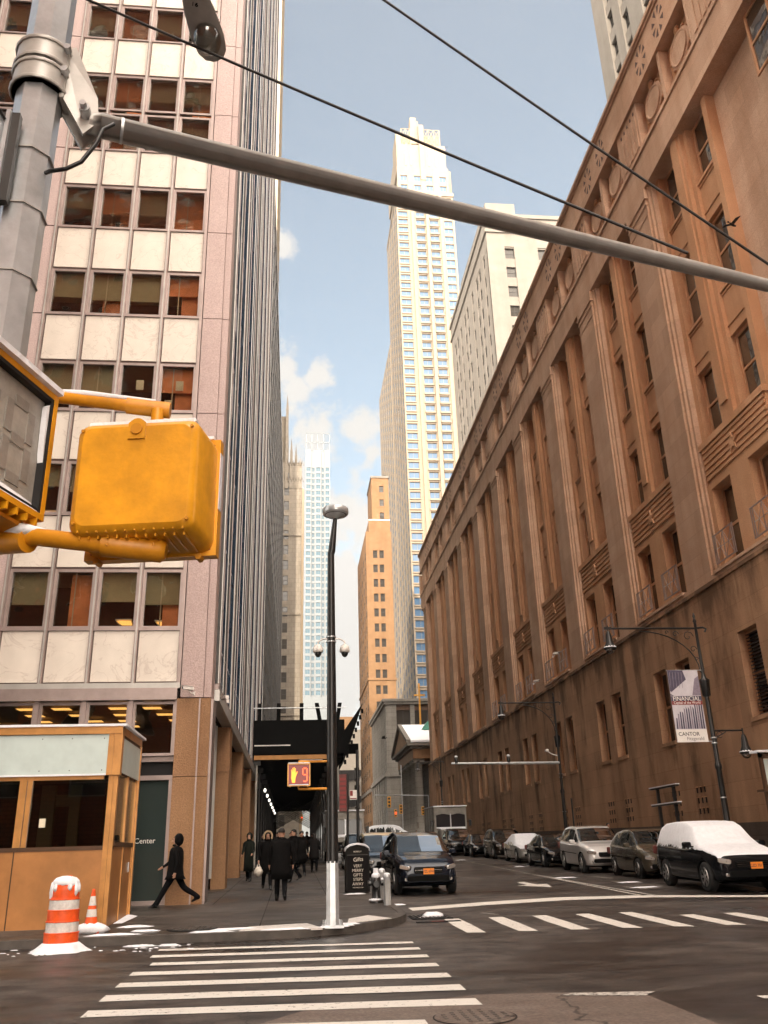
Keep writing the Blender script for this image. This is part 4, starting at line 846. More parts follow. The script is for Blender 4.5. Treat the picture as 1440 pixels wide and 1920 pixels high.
q = MB(); q.box(22.2, 24, 126, 127.6, 16.5, 19.6, 'chimney'); q.box(22.1, 24.1, 125.9, 127.7, 19.6, 19.8, 'snow'); q.build('chimney', CH)
q = MB(); q.prism([(18.6, 127.5, 18.2), (20.6, 127.5, 18.2), (19.6, 127.5, 19.4)], (0, 4, 0), 'copper'); q.box(18.9, 20.3, 127.6, 131, 17.4, 18.2, 'copper'); q.build('dormer', CH)
q = MB(); q.lathe([(1.9, 18.5), (1.9, 20.6), (1.5, 20.7), (1.4, 21.4), (.6, 21.8), (.1, 22)], (24.6, 131.5, 0), 'copper', 8, False); q.build('cupola', CH)
q = MB(); q.box(18.9, 19.15, 131.3, 131.5, 19, 25.6, 'gold'); q.box(18.2, 19.85, 131.32, 131.48, 23.7, 23.95, 'gold'); q.build('cross', CH)
# ---------------------------------------------------------------- ornate gothic tower, pale steel tower, white end building
WT = thing('gothic_tower', 'ornate pale terracotta gothic tower with spiky pinnacles, just right of the left office blocks', 'building', (-10, 235, 4))
F = Facade(WT)
F.grid((-8, 220, 0), X_, mY, 0, 9.4, [(1.2, 2.2), (4.55, 5.9)], 0, 104, [(8 + 4.3 * i, 10.6 + 4.3 * i) for i in range(22)], 'woolstone', .25, .08, 'woolstone')
b = F.wall; b.box(-8, 1.2, 220.7, 250, 0, 104, 'woolstone')
b.prism([(1.4, 219.6, 0), (2.1, 220.4, 0), (2.1, 224, 0), (1.4, 224, 0)], (0, 0, 96), 'gold' if 0 else 'cream')
for x, h in ((-2.9, 126), (-1.6, 112), (-.3, 110), (1.0, 106)): b.add([(x - .45, 219.8, 96), (x + .45, 219.8, 96), (x + .45, 221, 96), (x - .45, 221, 96), (x - .35, 219.9, h - 5), (x + .35, 219.9, h - 5), (x + .35, 220.8, h - 5), (x - .35, 220.8, h - 5), (x, 220.3, h)], [(0, 1, 5, 4), (1, 2, 6, 5), (2, 3, 7, 6), (3, 0, 4, 7), (4, 5, 8), (5, 6, 8), (6, 7, 8), (7, 4, 8)], 'woolstone')
b.box(-8, -2.6, 221, 240, 104, 119, 'woolstone')
for z in (34, 60, 82): b.box(-8.2, 1.6, 219.7, 220, z, z + .6, 'woolstone')
for z0 in (98, 103): 
    for i in range(6): b.tube([(-3 + .8 * i, 219.8, z0), (-2.6 + .8 * i, 219.8, z0 + 1.6), (-2.2 + .8 * i, 219.8, z0)], .12, 'woolstone', 4)
F.windows('metal_dark', 'glass_far', bars=(1, 2), fw=.12, limit=60); F.done()
GT = thing('steel_tower', 'very tall pale blue rippled steel tower fading into the bright clouds, far down the street', 'building', (11, 430, 8))
F = Facade(GT); gz = [(12 + 3.4 * i, 14.3 + 3.4 * i) for i in range(54)]
segs = [(0, 3.1, 0), (3.1, 5.2, .9), (5.2, 8.3, .2), (8.3, 10.2, 1.0), (10.2, 13.0, .3)]
for a, c, d in segs: F.grid((4.6 + a, 420 + d, 0), X_, mY, 0, c - a, [(.35, c - a - .35)], 0, 205, [r for r in gz if r[1] < 200], 'steel_gehry', .25, .02)
b = F.wall; b.box(4.8, 17.4, 421.6, 445, 0, 205, 'steel_gehry'); b.box(3.6, 17.7, 418.6, 419.4, 0, 72, 'steel_gehry')
for x in (4.7, 7.7, 10.9, 14.0, 17.3): b.box(x, x + .35, 420, 420.4, 205, 215, 'steel_gehry')
for z in (209, 214.6): b.box(4.7, 17.6, 420, 420.4, z, z + .4, 'steel_gehry')
F.windows('steel_gehry', 'glass_gehry', bars=(2, 1), fw=.12, limit=100); F.done()
EB = thing('end_building', 'whitish building with dark swagged awnings at the far end beside the brick tower', 'building', (16, 250, 5))
F = Facade(EB); F.grid((12, 240, 0), X_, mY, 0, 8, [(4.2, 5.6)], 0, 33, [(10, 13), (14.5, 18.5), (19.5, 23)], 'white_stone', .3, .05); F.wall.box(12, 20, 240.6, 260, 0, 33, 'white_stone'); F.wall.box(12.5, 16, 239.9, 242, 33, 36.5, 'brick_far'); F.windows('brown_dark', 'glass_dark', limit=9); F.done()
for z in (14.5, 21.2):
    q = MB(); n = 8
    q.add([(12 + 6.4 * i / n, 239.0, z - 1.6 * sin(pi * i / n)) for i in range(n + 1)] + [(12 + 6.4 * i / n, 239.9, z + 1.2) for i in range(n + 1)], [(i, i + 1, n + 2 + i, n + 1 + i) for i in range(n)], 'coat2'); q.build('awning', EB)
for x in (13.2, 14.6): 
    pass
# unseen blocks behind the camera, shaped to shade the street; brick one is mirrored
BB = thing('brick_block', 'red brick block across the junction, seen mirrored in the windows of the office tower', 'building', (-25, -10, 0))
F = Facade(BB); F.grid((-62, 1, 0), X_, (0, 1, 0), 0, 56.5, [(2 + 3.4 * i, 3.5 + 3.4 * i) for i in range(16)], -1, 62, [(4 + 3.6 * i, 6 + 3.6 * i) for i in range(16)], 'brick_red', .3, .02)
F.wall.box(-62, -5.5, -75, .4, -1, 62, 'brick_red'); F.wall.box(-62, -5.5, -75, 1, 62, 79, 'brick_red'); F.wall.box(-62.3, -5.2, -75, 1.3, 79, 80, 'white_stone')  # upper tier and rear depth sized to keep sun off the stone wall
F.windows('metal_light', 'glass_stone', limit=40); F.done()
BC = thing('unseen_corner_block', 'plain tan masonry block added unseen behind the viewer on the right to temper ambient light', 'building', (30, -20, 0))
b = MB(); b.box(13.5, 70, -40, -2, -1, 36, 'stone'); b.build('wall', BC)  # unseen mass added to block and even out the ambient light
# ---------------------------------------------------------------- pavement shed (scaffold tunnel)
SS = thing('sidewalk_shed', 'black plywood sidewalk shed forming a dark scaffold tunnel over the left pavement', 'scaffold', (0, 50, 1))
b = MB(); b.box(-2.3, 2.85, 49.9, 50.1, 6.85, 8.72, 'shed'); b.box(2.7, 2.85, 50.1, 112, 6.85, 8.72, 'shed'); b.box(-2.3, 2.7, 50.1, 112, 6.6, 6.85, 'shed'); b.build('parapet', SS)
b = MB(); b.box(-2.2, 2.3, 49.75, 49.9, 6.55, 6.78, 'shed_beam'); b.build('front_beam', SS)
b = MB(); b.tube([(-2.3, 49.95, 9.4), (3.0, 49.95, 9.4)], .03, 'galv', 6); b.box(-2.2, -.2, 49.86, 49.898, 7.3, 7.36, 'refl_white'); b.build('rail', SS)
for x, dx in ((-2.1, 0), (-1.0, 0), (.3, 0), (1.35, -.18), (2.35, .15)):
    q = MB(); q.prism([(x, 50.1, 8.7), (x + .22, 50.1, 8.7), (x + .22 + dx, 50.1, 9.7), (x + dx, 50.1, 9.7)], (0, .3, 0), 'shed'); q.build('upright', SS)
for i in range(14):
    y = 50.2 + i * 4.6
    for x in (-2.05, 2.05):
        q = MB(); q.box(x - .05, x + .05, y - .05, y + .05, gs(y) - .2, 6.6, 'metal_dark' if i else 'truck_body'); q.box(x - .2, x + .2, y - .06, y + .06, 6.3, 6.6, 'metal_dark'); q.build('post', SS)
b = MB()
for i in range(13):
    y = 50.2 + i * 4.6
    for x in (2.05,): b.tube([(x, y, 2.6), (x, y + 4.6, 6.3)], .03, 'metal_dark', 5); b.tube([(x, y, 6.3), (x, y + 4.6, 2.6)], .03, 'metal_dark', 5)
for y in (88, 92.6, 97, 101.8, 106.4):
    b.tube([(-2, y, 4.4), (2, y, 6.5)], .05, 'metal_dark', 5); b.tube([(-2, y, 6.5), (2, y, 4.4)], .05, 'metal_dark', 5); b.tube([(-2, y, 5.4), (0, y, 6.5)], .04, 'metal_dark', 5); b.tube([(2, y, 5.4), (0, y, 6.5)], .04, 'metal_dark', 5)
b.build('cross_braces', SS)
b = MB(); b.box(-2.28, -2.2, 61, 112, 0, 6.6, 'shed'); b.build('hoarding', SS)
for i in range(7):
    y = 56 + i * 5.2; q = MB(); q.blob((-1.75, y, 5.35), (.085, .085, .12), 'lamp_white', 8, 6); q.build('bulb_lamp', SS)
# flared catch net panel leaning out over the road
q = MB(); n = 9
pts0 = [(2.86, 52 + .0 * i, 6.9) for i in range(2)]
q.add([(2.86, 51, 6.5), (2.86, 57, 6.5), (2.86, 57, 8.2), (2.86, 51, 8.2), (4.05, 51.5, 9.9), (4.05, 57, 9.9)], [(0, 4, 5, 1), (3, 2, 5, 4), (0, 3, 4), (1, 5, 2)], 'shed')
for i in range(n): 
    t = i / n; q.box(2.86 + 1.2 * t, 3.0 + 1.2 * t, 51 + .5 * t, 51.1 + .5 * t, 6.35 + 3.3 * t, 6.6 + 3.3 * t, 'shed')
q.build('catch_panel', SS)
b = MB(); b.box(2.86, 4.0, 55, 55.25, 7.35, 7.95, 'shed'); b.box(3.88, 3.98, 55.0, 55.1, gr(55), 7.35, 'metal_dark'); b.build('side_gantry', SS)
# ---------------------------------------------------------------- helpers for street furniture
def lamp_post(name, label, x, y, h, arm, arm2=None, group=None, banner=False):
    t = thing(name, label, 'street lamp', (x, y, gs(y)), group); g = gs(y)
    b = MB(); b.lathe([(.26, 0), (.26, .25), (.2, .35), (.2, .9), (.14, 1.05), (.10, 1.2), (.085, 3.2), (.11, 3.25), (.11, 3.35), (.075, 3.45), (.07, h * .66)], (x, y, g), 'black_paint', 12)
    b.lathe([(.10, h * .66), (.13, h * .665), (.16, h * .72), (.17, h * .725), (.08, h * .735), (.055, h * .75), (.045, h * .96), (.07, h * .963), (.03, h * .975), (.05, h * .985), (.012, h)], (x, y, g), 'black_paint', 12); b.build('post', t)
    for k, z in enumerate((g + h * .28, g + h * .48, g + h * .50)): 
        q = MB(); q.lathe([(.10, 0), (.10, .035)], (x, y, z), 'galv', 10); q.build('band', t)
    za = g + h * .935; xe = x - arm
    q = MB(); q.tube([(x + .3, y, za - .12), (x + .36, y, za - .02), (x + .25, y, za + .03), (x, y, za), (xe, y, za - .0)], .035, 'black_paint', 8); q.box(xe - .12, xe + .12, y - .03, y + .03, za - .03, za + .05, 'black_paint')
    arc = [(x - .05, y, za - 1.5)] + [(x - .08 - arm * .62 * (1 - cos(pi / 2 * i / 9)), y, za - 1.45 + 1.35 * sin(pi / 2 * i / 9)) for i in range(10)]
    q.tube(arc, .022, 'black_paint', 6)
    for cx_, cz_, r in ((x - .32, za - .28, .2), (x - .2, za - .72, .13), (x - .75, za - .2, .12), (x - .14, za - 1.05, .08), (x - 1.05, za - .14, .07)):
        q.tube([(cx_ + r * (1 - .09 * i) * cos(i * .75), y, cz_ + r * (1 - .09 * i) * sin(i * .75)) for i in range(10)], .014, 'black_paint', 5)
    q.build('scroll_arm', t)
    def lantern(lx, lz):
        q = MB(); q.tube([(lx, y, lz + .32), (lx, y, lz + .1)], .025, 'black_paint', 6); q.lathe([(.05, .12), (.09, 0), (.12, -.25), (.2, -.42), (.21, -.47), (.17, -.5)], (lx, y, lz), 'black_paint', 14); o = q.build('lantern', t)
        q = MB(); q.blob((lx, y, lz - .50), (.15, .15, .14), 'lens_clear', 12, 8); q.build('globe', o)
        q = MB(); q.lathe([(.215, -.44), (.19, -.41), (.14, -.33)], (lx, y, lz + .01), 'snow', 12); q.build('snow_cap', o)
    lantern(xe, za - .22)
    if arm2:
        z2 = arm2[0]; q = MB(); q.tube([(x, y, z2), (x + arm2[1], y, z2)], .028, 'black_paint', 8); q.tube([(x + .04, y, z2 - .45), (x + .12, y, z2 - .2), (x + .45, y, z2 - .04)], .016, 'black_paint', 6)
        q.tube([(x + .22 + .1 * cos(i * .8), y, z2 - .13 + .1 * sin(i * .8)) for i in range(8)], .012, 'black_paint', 5); q.build('side_arm', t); lantern(x + arm2[1], z2 - .25)
    return t
LX, LY = 13.5, 27.3
LP = lamp_post('street_lamp', 'black ornate scroll-arm street lamp with two lanterns, holding the FINANCIAL banner', LX, LY, 8.35, 3.08, (4.97, 1.02), 'ornate street lamps')
BN = thing('banner', 'tall banner reading FINANCIAL with mauve skyscrapers, hanging on the near ornate lamp post', 'banner', (12.8, LY, 4.6))
bx0, bx1, bz0, bz1 = 12.26, 13.30, 4.62, 6.95
q = MB(); q.box(bx0, bx1, LY - .02, LY - .008, bz0, bz1, 'ban_sky'); q.box(bx0, bx1, LY - .006, LY + .006, bz0, bz1, 'ban_mid'); q.build('cloth', BN)
q = MB(); yb = LY - .024; e = (0, -.002, 0)
q.prism([(bx0, yb, bz1), (bx0 + .52, yb, bz1 - .02), (bx0 + .6, yb, bz1 - .32), (bx0 + .05, yb, bz1 - .72), (bx0, yb, bz1 - .7)], e, 'ban_dark'); q.prism([(bx1 - .15, yb, bz1 - .3), (bx1, yb, bz1 - .2), (bx1, yb, bz1 - .84), (bx1 - .3, yb, bz1 - .84)], e, 'ban_mid'); q.prism([(bx0, yb, bz1 - .78), (bx0 + .12, yb, bz1 - .86), (bx0, yb, bz1 - .84)], e, 'ban_dark')
random.seed(5)
for i in range(13):
    u0 = bx0 + .04 + .075 * i; hh = .35 + .62 * (i / 12) ** .6 * random.uniform(.75, 1.0); hh = min(hh, .93)
    q.prism([(u0, yb, bz0 + .42), (u0 + .06, yb, bz0 + .42), (u0 + .07, yb, bz0 + .42 + hh * random.uniform(.85, 1)), (u0 + .03, yb, bz0 + .42 + hh)], e, 'ban_dark' if i % 3 != 1 else 'ban_mid')
for i in range(5): q.prism([(bx0 + .06 + .1 * i, yb - .002, bz1 - .08), (bx0 + .075 + .1 * i, yb - .002, bz1 - .08), (bx0 + .05 + .1 * i, yb - .002, bz1 - .6), (bx0 + .04 + .1 * i, yb - .002, bz1 - .6)], e, 'ban_mid')
q.build('printed_skyline', BN)
q = MB(); q.box(bx0, bx1, yb - .004, yb - .001, bz0, bz0 + .4, 'ink_white'); q.build('sponsor_panel', BN); q = MB(); q.box(bx0, bx1, yb - .004, yb - .001, bz1 - 1.02, bz1 - .86, 'ban_dark'); q.box(bx0, bx1, yb - .004, yb - .001, bz1 - 1.14, bz1 - 1.021, 'ink_maroon'); q.build('title_panel', BN)
text('lettering', 'FINANCIAL', .20, ((bx0 + bx1) / 2, yb - .006, bz1 - 1.01), 'ink_white', BN, sx=.93); text('lettering', 'Capital of the World', .125, ((bx0 + bx1) / 2, yb - .006, bz1 - 1.115), 'ink_white', BN, sx=.86)
text('lettering', 'CANTOR', .17, (bx0 + .42, yb - .006, bz0 + .2), 'ink_black', BN); text('lettering', 'Fitzgerald', .15, (bx0 + .62, yb - .006, bz0 + .06), 'ink_grey', BN)
for z in (bz0 + .02, bz1 - .01):
    q = MB(); q.tube([(bx0 - .02, LY - .01, z), (13.48, LY - .01, z)], .014, 'galv', 6); q.build('banner_rod', BN)
l2 = lamp_post('street_lamp', 'black ornate scroll-arm street lamp with one lantern, standing behind the white parked SUV', 13.55, 44.5, 8.3, 2.85, None, 'ornate street lamps')
l3 = lamp_post('street_lamp', 'far ornate black street lamp at the end of the tan stone building', 13.9, 84, 8.3, 2.2, None, 'ornate street lamps')
t = thing('traffic_mast', 'grey mast arm with two small dome cameras reaching out from the second lamp post', 'mast arm', (13.5, 44.3, gs(44)))
q = MB(); q.tube([(13.47, 44.3, 5.6), (7.9, 44.3, 5.66)], [.075, .05], 'galv', 8); q.build('arm', t); q = MB(); q.tube([(13.47, 44.3, 7.2), (13.5, 44.3, gs(44))], .06, 'black_paint', 8); q.build('pole', t)
for x in (8.15, 10.85):
    q = MB(); q.lathe([(.08, -.1), (.09, .15), (.04, .22)], (x, 44.3, 5.75), 'black_paint', 10); q.blob((x, 44.3, 5.98), (.09, .09, .07), 'snow', 8, 5); q.build('dome_camera', t)
q = MB(); q.tube([(13.4, 44.3, 5.95), (13.1, 44.2, 6.02), (12.9, 44.2, 6.15)], .03, 'refl_white', 6); q.rbox((12.85, 44.2, 6.2), (.07, .14, .06), 'refl_white', r=.03); q.build('side_camera', t)
# empty sign frame and other posts on the right pavement
q = MB()
for x, y in ((13.5, 32.4), (13.5, 30.95)): q.box(x - .05, x + .05, y - .05, y + .05, gs(y), 3.5, 'black_paint')
for z in (3.5, 2.9): q.box(13.44, 13.56, 30.6, 33.0, z, z + .05, 'black_paint'); q.box(13.42, 13.58, 30.58, 33.02, z + .051, z + .09, 'snow')
solo('empty_notice_stand', 'two black posts joined by snow covered crossbars beside the near ornate lamp post', 'sign frame', (13.5, 31.6, gs(31.6)), q)
q = MB(); q.tube([(13.5, 43, gs(43)), (13.5, 43, 3.8)], .04, 'black_paint', 8); solo('sign_post', 'thin black bare post against the stone wall above the white SUV', 'post', (13.5, 43, gs(43)), q)
# kiosk at the right edge
KK = thing('bus_shelter', 'shelter edge with pale panel and snowy ledge at the right side of the photo', 'shelter', (13.9, 24.5, .5))
q = MB(); q.box(13.35, 13.45, 24.4, 24.5, .45, 4.0, 'brown_dark'); q.box(13.35, 15.4, 24.4, 24.5, 3.83, 3.97, 'brown_dark'); q.build('frame', KK)
q = MB(); q.box(13.46, 15.4, 24.43, 24.47, 3.02, 3.80, 'booth_film'); q.build('panel', KK)
q = MB(); q.box(13.2, 15.5, 24.2, 24.6, 2.9, 2.96, 'brown_dark'); q.box(13.18, 15.5, 24.18, 24.62, 3.961 + .01, 4.03, 'snow'); q.build('ledge', KK)
q = MB(); q.box(13.62, 13.72, 24.45, 24.55, 1.9, 2.9, 'black_paint'); q.build('leg', KK)
# ---------------------------------------------------------------- pedestrian signals
HAND = [(-.3, -1), (.36, -1), (.42, -.55), (.62, -.1), (.98, .35), (.9, .47), (.62, .28), (.47, .12), (.5, .82), (.36, .86), (.27, .3), (.2, .98), (.05, .98), (.0, .3), (-.12, .92), (-.26, .9), (-.24, .25), (-.42, .7), (-.55, .64), (-.5, .05), (-.55, -.4)]
SEG = {'8': 'abcdefg', '9': 'abcdfg', '3': 'abcdg', '0': 'abcdef'}
def digit(q, ch, cx_, cz_, w_, h_, y, mt, th=.022):
    a = dict(a=(0, h_ / 2, 1), g=(0, 0, 1), d=(0, -h_ / 2, 1), f=(-w_ / 2, h_ / 4, 0), b=(w_ / 2, h_ / 4, 0), e=(-w_ / 2, -h_ / 4, 0), c=(w_ / 2, -h_ / 4, 0))
    for s in SEG[ch]:
        x, z, hz = a[s]
        if hz: q.box(cx_ + x - w_ / 2 + th * .6, cx_ + x + w_ / 2 - th * .6, y - .003, y, cz_ + z - th / 2, cz_ + z + th / 2, mt)
        else: q.box(cx_ + x - th / 2, cx_ + x + th / 2, y - .003, y, cz_ + z - h_ / 4 + th * .3, cz_ + z + h_ / 4 - th * .3, mt)
def ped_signal(label, loc, rz, lit, snow=True, group=None, sc=1.0):
    """housing built facing -Y, then turned"""
    t = thing('pedestrian_signal', label, 'pedestrian signal', (0, 0, 0), group)
    q = MB(); q.rbox((0, .12, 0), (.225, .115, .215), 'yellow', Matrix.Rotation(pi, 3, 'Z'), r=.045, seg=5, taper=.93); 
    for i in range(12): x = -.175 + .032 * i; q.box(x - .0025, x + .0025, .03, .205, -.216, -.200, 'yellow'); q.box(x - .0025, x + .0025, .195, .2255, -.20, -.185, 'yellow')
    q.build('housing', t)
    q = MB()    # front flange and visor hood
    for x0, x1, z0, z1 in ((-.235, .235, .205, .225), (-.235, .235, -.225, -.205), (-.235, -.215, -.205, .205), (.215, .235, -.205, .205)): q.box(x0, x1, -.03, .012, z0, z1, 'yellow')
    q.build('door_rim', t)
    for x in (-.18, .18):
        q2 = MB(); q2.lathe([(.012, -.02), (.012, .02)], (x, .02, -.235), 'yellow_dk', 6, axis='y'); q2.build('latch', t)
    if lit:
        q = MB(); q.box(-.214, .214, -.0, .01, -.204, .204, 'led_face'); q.build('screen', t)
        q = MB(); q.prism([(-.11 + .085 * x, -.004, -.0 + .155 * z) for x, z in HAND], (0, .004, 0), 'led_hand'); q.build('hand_symbol', t)
        q = MB(); digit(q, '9', .125, .0, .085, .26, -.001, 'led_red'); q.build('countdown_digit', t)
    else:
        q = MB(); q.box(-.214, .214, -.0, .01, -.204, .204, 'lens_grey'); q.build('screen', t)
        q = MB(); digit(q, '8', -.09, .0, .11, .26, -.0, 'seg_grey', .035); digit(q, '8', .09, .0, .11, .26, -.0, 'seg_grey', .035); q.build('unlit_digits', t)
        q = MB()
        for x0, x1, z0, z1 in ((-.214, .214, .192, .2045), (-.214, .214, -.2045, -.192), (-.2145, -.202, -.192, .192), (.202, .2145, -.192, .192)): q.box(x0, x1, -.028, -.001, z0, z1, 'black')
        q.build('inner_gasket', t)
    t.location = loc; t.rotation_euler = (0, 0, rz); t.scale = (sc,) * 3; return t
# far one on the lamp pole at the corner
PS = ped_signal('lit pedestrian signal showing an orange hand and red 9 on the corner lamp pole', (.1, 17.30, 3.03), radians(2), True, sc=.93)
q = MB(); q.box(-.22, .22, -.04, .2, .226, .245, 'snow'); q.box(-.2, .2, -.045, -.012, -.204, -.19, 'snow'); o = q.build('snow', PS, True)
q = MB(); q.tube([(.0, .14, .23), (.0, .14, .28), (.62, .2, .28)], .026, 'yellow_dk', 8); q.tube([(.0, .14, -.22), (.0, .14, -.27), (.62, .2, -.27)], .026, 'yellow_dk', 8); q.box(.02, .5, .13, .17, .306, .312, 'snow'); q.build('bracket', PS, True)
# near one, seen from the back
NS = ped_signal('large amber pedestrian signal housing seen from behind, close to the camera', (-.474, 2.73, 2.722), radians(180 - 9), True, sc=.93)
q = MB(); random.seed(4)
q.rbox((0, .10, .217), (.19, .09, .009), 'snow', r=.008); q.box(-.21, .21, -.028, .02, .2255, .238, 'snow'); q.box(-.2375, -.2352, -.02, .015, -.05, .17, 'snow')
q.build('snow', NS, True)
q = MB(); q.prism([(-.03 + .06 * i / 6, .236, .19 + .018 * sin(pi * i / 6)) for i in range(7)] + [(.03, .236, .13), (-.03, .236, .13)], (0, .006, 0), 'yellow'); q.lathe([(.02, .236), (.02, .249)], (0, 0, .165), 'yellow_dk', 16, axis='y'); q.build('lift_boss', NS, True)
for x in (-.19, .19):
    for z in (-.17, .17): q = MB(); q.lathe([(.007, .2345), (.006, .240)], (x, 0, z), 'yellow_dk', 8, axis='y'); q.build('rivet', NS, True)
# mounting brackets of the near pair
MBR = thing('signal_bracket', 'amber pipe brackets holding the two near pedestrian signals', 'bracket', (-.9, 3.0, 2.6))
q = MB(); q.tube([(-1.28, 3.30, 2.68), (-.98, 2.72, 2.575), (-.80, 2.60, 2.54), (-.45, 2.60, 2.50)], .028, 'yellow_dk', 14)
q.tube([(-.60, 2.60, 2.517), (-.42, 2.60, 2.497), (-.405, 2.60, 2.495)], [.038, .038, .025], 'yellow_dk', 14); q.lathe([(.034, 2.485), (.034, 2.515), (.044, 2.52), (.044, 2.53)], (-.475, 2.62, 0), 'yellow_dk', 16)
q.tube([(-.99, 2.735, 2.56), (-.93, 2.68, 2.548), (-.83, 2.61, 2.53)], .037, 'yellow_dk', 14); q.lathe([(.036, 2.54), (.036, 2.61), (.042, 2.615)], (-.93, 2.68, 0), 'yellow_dk', 16)
for x in (-.58, -.44): q.lathe([(.005, 0), (.005, .012)], (x, 2.565, 2.50), 'yellow_dk', 6)
q.build('lower_pipe', MBR)
q = MB(); q.tube([(-1.30, 3.35, 3.14), (-1.0, 2.85, 3.13), (-.86, 2.74, 3.115), (-.46, 2.76, 3.08)], .022, 'yellow_dk', 14); q.tube([(-.60, 2.753, 3.092), (-.45, 2.76, 3.079)], [.029, .029], 'yellow_dk', 14); q.lathe([(.022, 2.90), (.022, 3.07)], (-.49, 2.74, 0), 'yellow_dk', 12); q.build('upper_pipe', MBR)
q = MB(); q.tube([(-.90, 2.74, 3.136), (-.75, 2.735, 3.127), (-.50, 2.745, 3.108)], [.008, .012, .006], 'snow', 8); q.tube([(-.95, 2.69, 2.585), (-.85, 2.60, 2.565), (-.75, 2.59, 2.55)], [.010, .022, .006], 'snow', 8); q.build('snow', MBR)
LS = ped_signal('unlit grey countdown signal in an amber case at the left edge, seen at a slant', (-.905, 2.437, 2.835), radians(72), False, sc=1.0)
q = MB(); q.box(-.23, .23, -.05, .15, .2255, .245, 'snow'); q.add([(-.2, -.03, -.2045), (.2, -.03, -.2045), (.2, -.002, -.2045), (-.2, -.002, -.2045), (-.2, -.012, -.17), (.12, -.012, -.175), (.2, -.01, -.19), (.2, -.002, -.17), (-.2, -.002, -.15)], [(0, 1, 6, 5, 4), (4, 5, 6, 7, 8)], 'snow'); q.prism([(.190, -.003, .17), (.2015, -.003, .18), (.2015, -.003, -.03), (.196, -.003, .0), (.192, -.003, .09)], (0, -.02, 0), 'snow'); q.build('snow', LS, True)
q = MB()
for i in range(9): x = -.2 + .05 * i; q.box(x - .004, x + .004, -.03, .18, -.25, -.226, 'yellow')
q.box(-.21, .21, .0, .2, -.262, -.25, 'yellow_dk'); q.build('bottom_ribs', LS, True)
# ---------------------------------------------------------------- signal pole, mast arm, span wires, luminaire
SP = thing('signal_pole', 'grey eight-sided traffic signal pole rising at the left edge with a long mast arm', 'signal pole', (-1.39, 3.6, -.06))
q = MB(); q.tube([(-1.39, 3.6, -.1), (-1.39, 3.6, 9.6)], [.135, .10], 'galv', 8, smooth=False, phase=pi / 8); q.build('pole', SP)
for z in (5.62, 5.46):
    q = MB(); q.tube([(-1.39, 3.6, z - .07), (-1.39, 3.6, z + .07)], .142, 'arm_grey', 20); q.lathe([(.15, -.07), (.155, -.06), (.15, -.05)], (-1.39, 3.6, z), 'arm_grey', 20); q.lathe([(.15, .05), (.155, .06), (.15, .07)], (-1.39, 3.6, z), 'arm_grey', 20); q.build('clamp_band', SP)
ad = Vector((.96, .28, .03)).normalized(); a0 = Vector((-1.16, 3.60, 5.25))
q = MB()
for s in (-1, 1):
    off = Vector((-.28, .96, 0)) * .055 * s
    q.prism([Vector((-1.30, 3.62, 5.72)) + off, Vector((-1.24, 3.62, 5.74)) + off, Vector((-1.10, 3.64, 5.40)) + off, Vector((-1.08, 3.64, 5.24)) + off, Vector((-1.15, 3.63, 5.14)) + off, Vector((-1.27, 3.61, 5.36)) + off], Vector((-.28, .96, 0)) * .018, 'arm_grey')
q.box(-1.275, -1.25, 3.55, 3.68, 5.36, 5.72, 'arm_grey'); q.lathe([(.03, -.1), (.03, .1)], (-1.13, 3.62, 5.27), 'galv', 10, axis='y'); q.lathe([(.018, -.13), (.018, .13)], (-1.13, 3.62, 5.27), 'galv', 6, axis='y')
for z in (5.66, 5.5): q.lathe([(.02, -.02), (.02, .02)], (-1.25, 3.51, z), 'galv', 6, axis='y')
q.build('arm_bracket', SP)
q = MB(); P = lambda t: a0 + ad * t
q.tube([P(0.04), P(.1), P(.1), P(7.5)], [.05, .066, .066, .036], 'arm_grey', 20); q.tube([P(.20), P(.215)], .069, 'galv', 20); q.build('mast_arm', SP)
q = MB(); q.tube([(-.98, 3.56, 5.20), (-1.02, 3.52, 5.12), (-1.04, 3.5, 5.0), (-1.10, 3.5, 4.88), (-1.17, 3.5, 4.83), (-1.25, 3.52, 4.83), (-1.29, 3.56, 4.85)], .011, 'black_paint', 8); q.build('cable_loop', SP)
q = MB()
for z in (4.95, 4.6, 4.2): q.tube([(-1.39, 3.6, z), (-1.39, 3.6, z + .006)], .1275, 'arm_grey', 8, smooth=False, phase=pi / 8)
q.build('strap', SP)
q = MB(); q.box(-1.48, -1.40, 3.42, 3.46, 4.55, 5.1, 'metal_dark'); q.box(-1.46, -1.44, 3.40, 3.42, 4.55, 5.1, 'galv')
q.build('sign_channel', SP)
SG = thing('street_sign', 'dark reflective back of a street sign clamped to the big signal pole', 'street sign', (-1.5, 3.4, 5.0))
q = MB(); q.prism([(-1.47, 3.41, 4.62), (-1.47, 3.41, 5.02), (-1.62, 3.10, 5.22), (-1.95, 2.6, 5.5), (-1.95, 2.6, 4.7)], (.006, .002, 0), 'galv'); q.build('panel', SG)
q = MB(); q.tube([(-1.46, 3.40, 5.03), (-1.62, 3.09, 5.25), (-1.95, 2.58, 5.52)], .008, 'black_paint', 6); q.tube([(-1.46, 3.40, 4.62), (-1.95, 2.58, 4.72)], .008, 'galv', 6); q.build('rim', SG)
def wire(label, a, c, sag, rad):
    a, c = Vector(a), Vector(c); q = MB(); q.tube([a.lerp(c, i / 24) - Vector((0, 0, sag * sin(pi * i / 24))) for i in range(25)], rad, 'metal_dark', 8)
    return solo('span_wire', label, 'wire', a, q)
wire('thin black wire ending on the mast arm, lower of the two wires', (-2.6, 5.15, 8.55), (2.75, 4.75, 5.50), .03, .011)
wire('thin black wire crossing to the right edge, upper of the two wires', (-.2, 5.0, 8.95), (5.6, 5.6, 4.7), .05, .011)
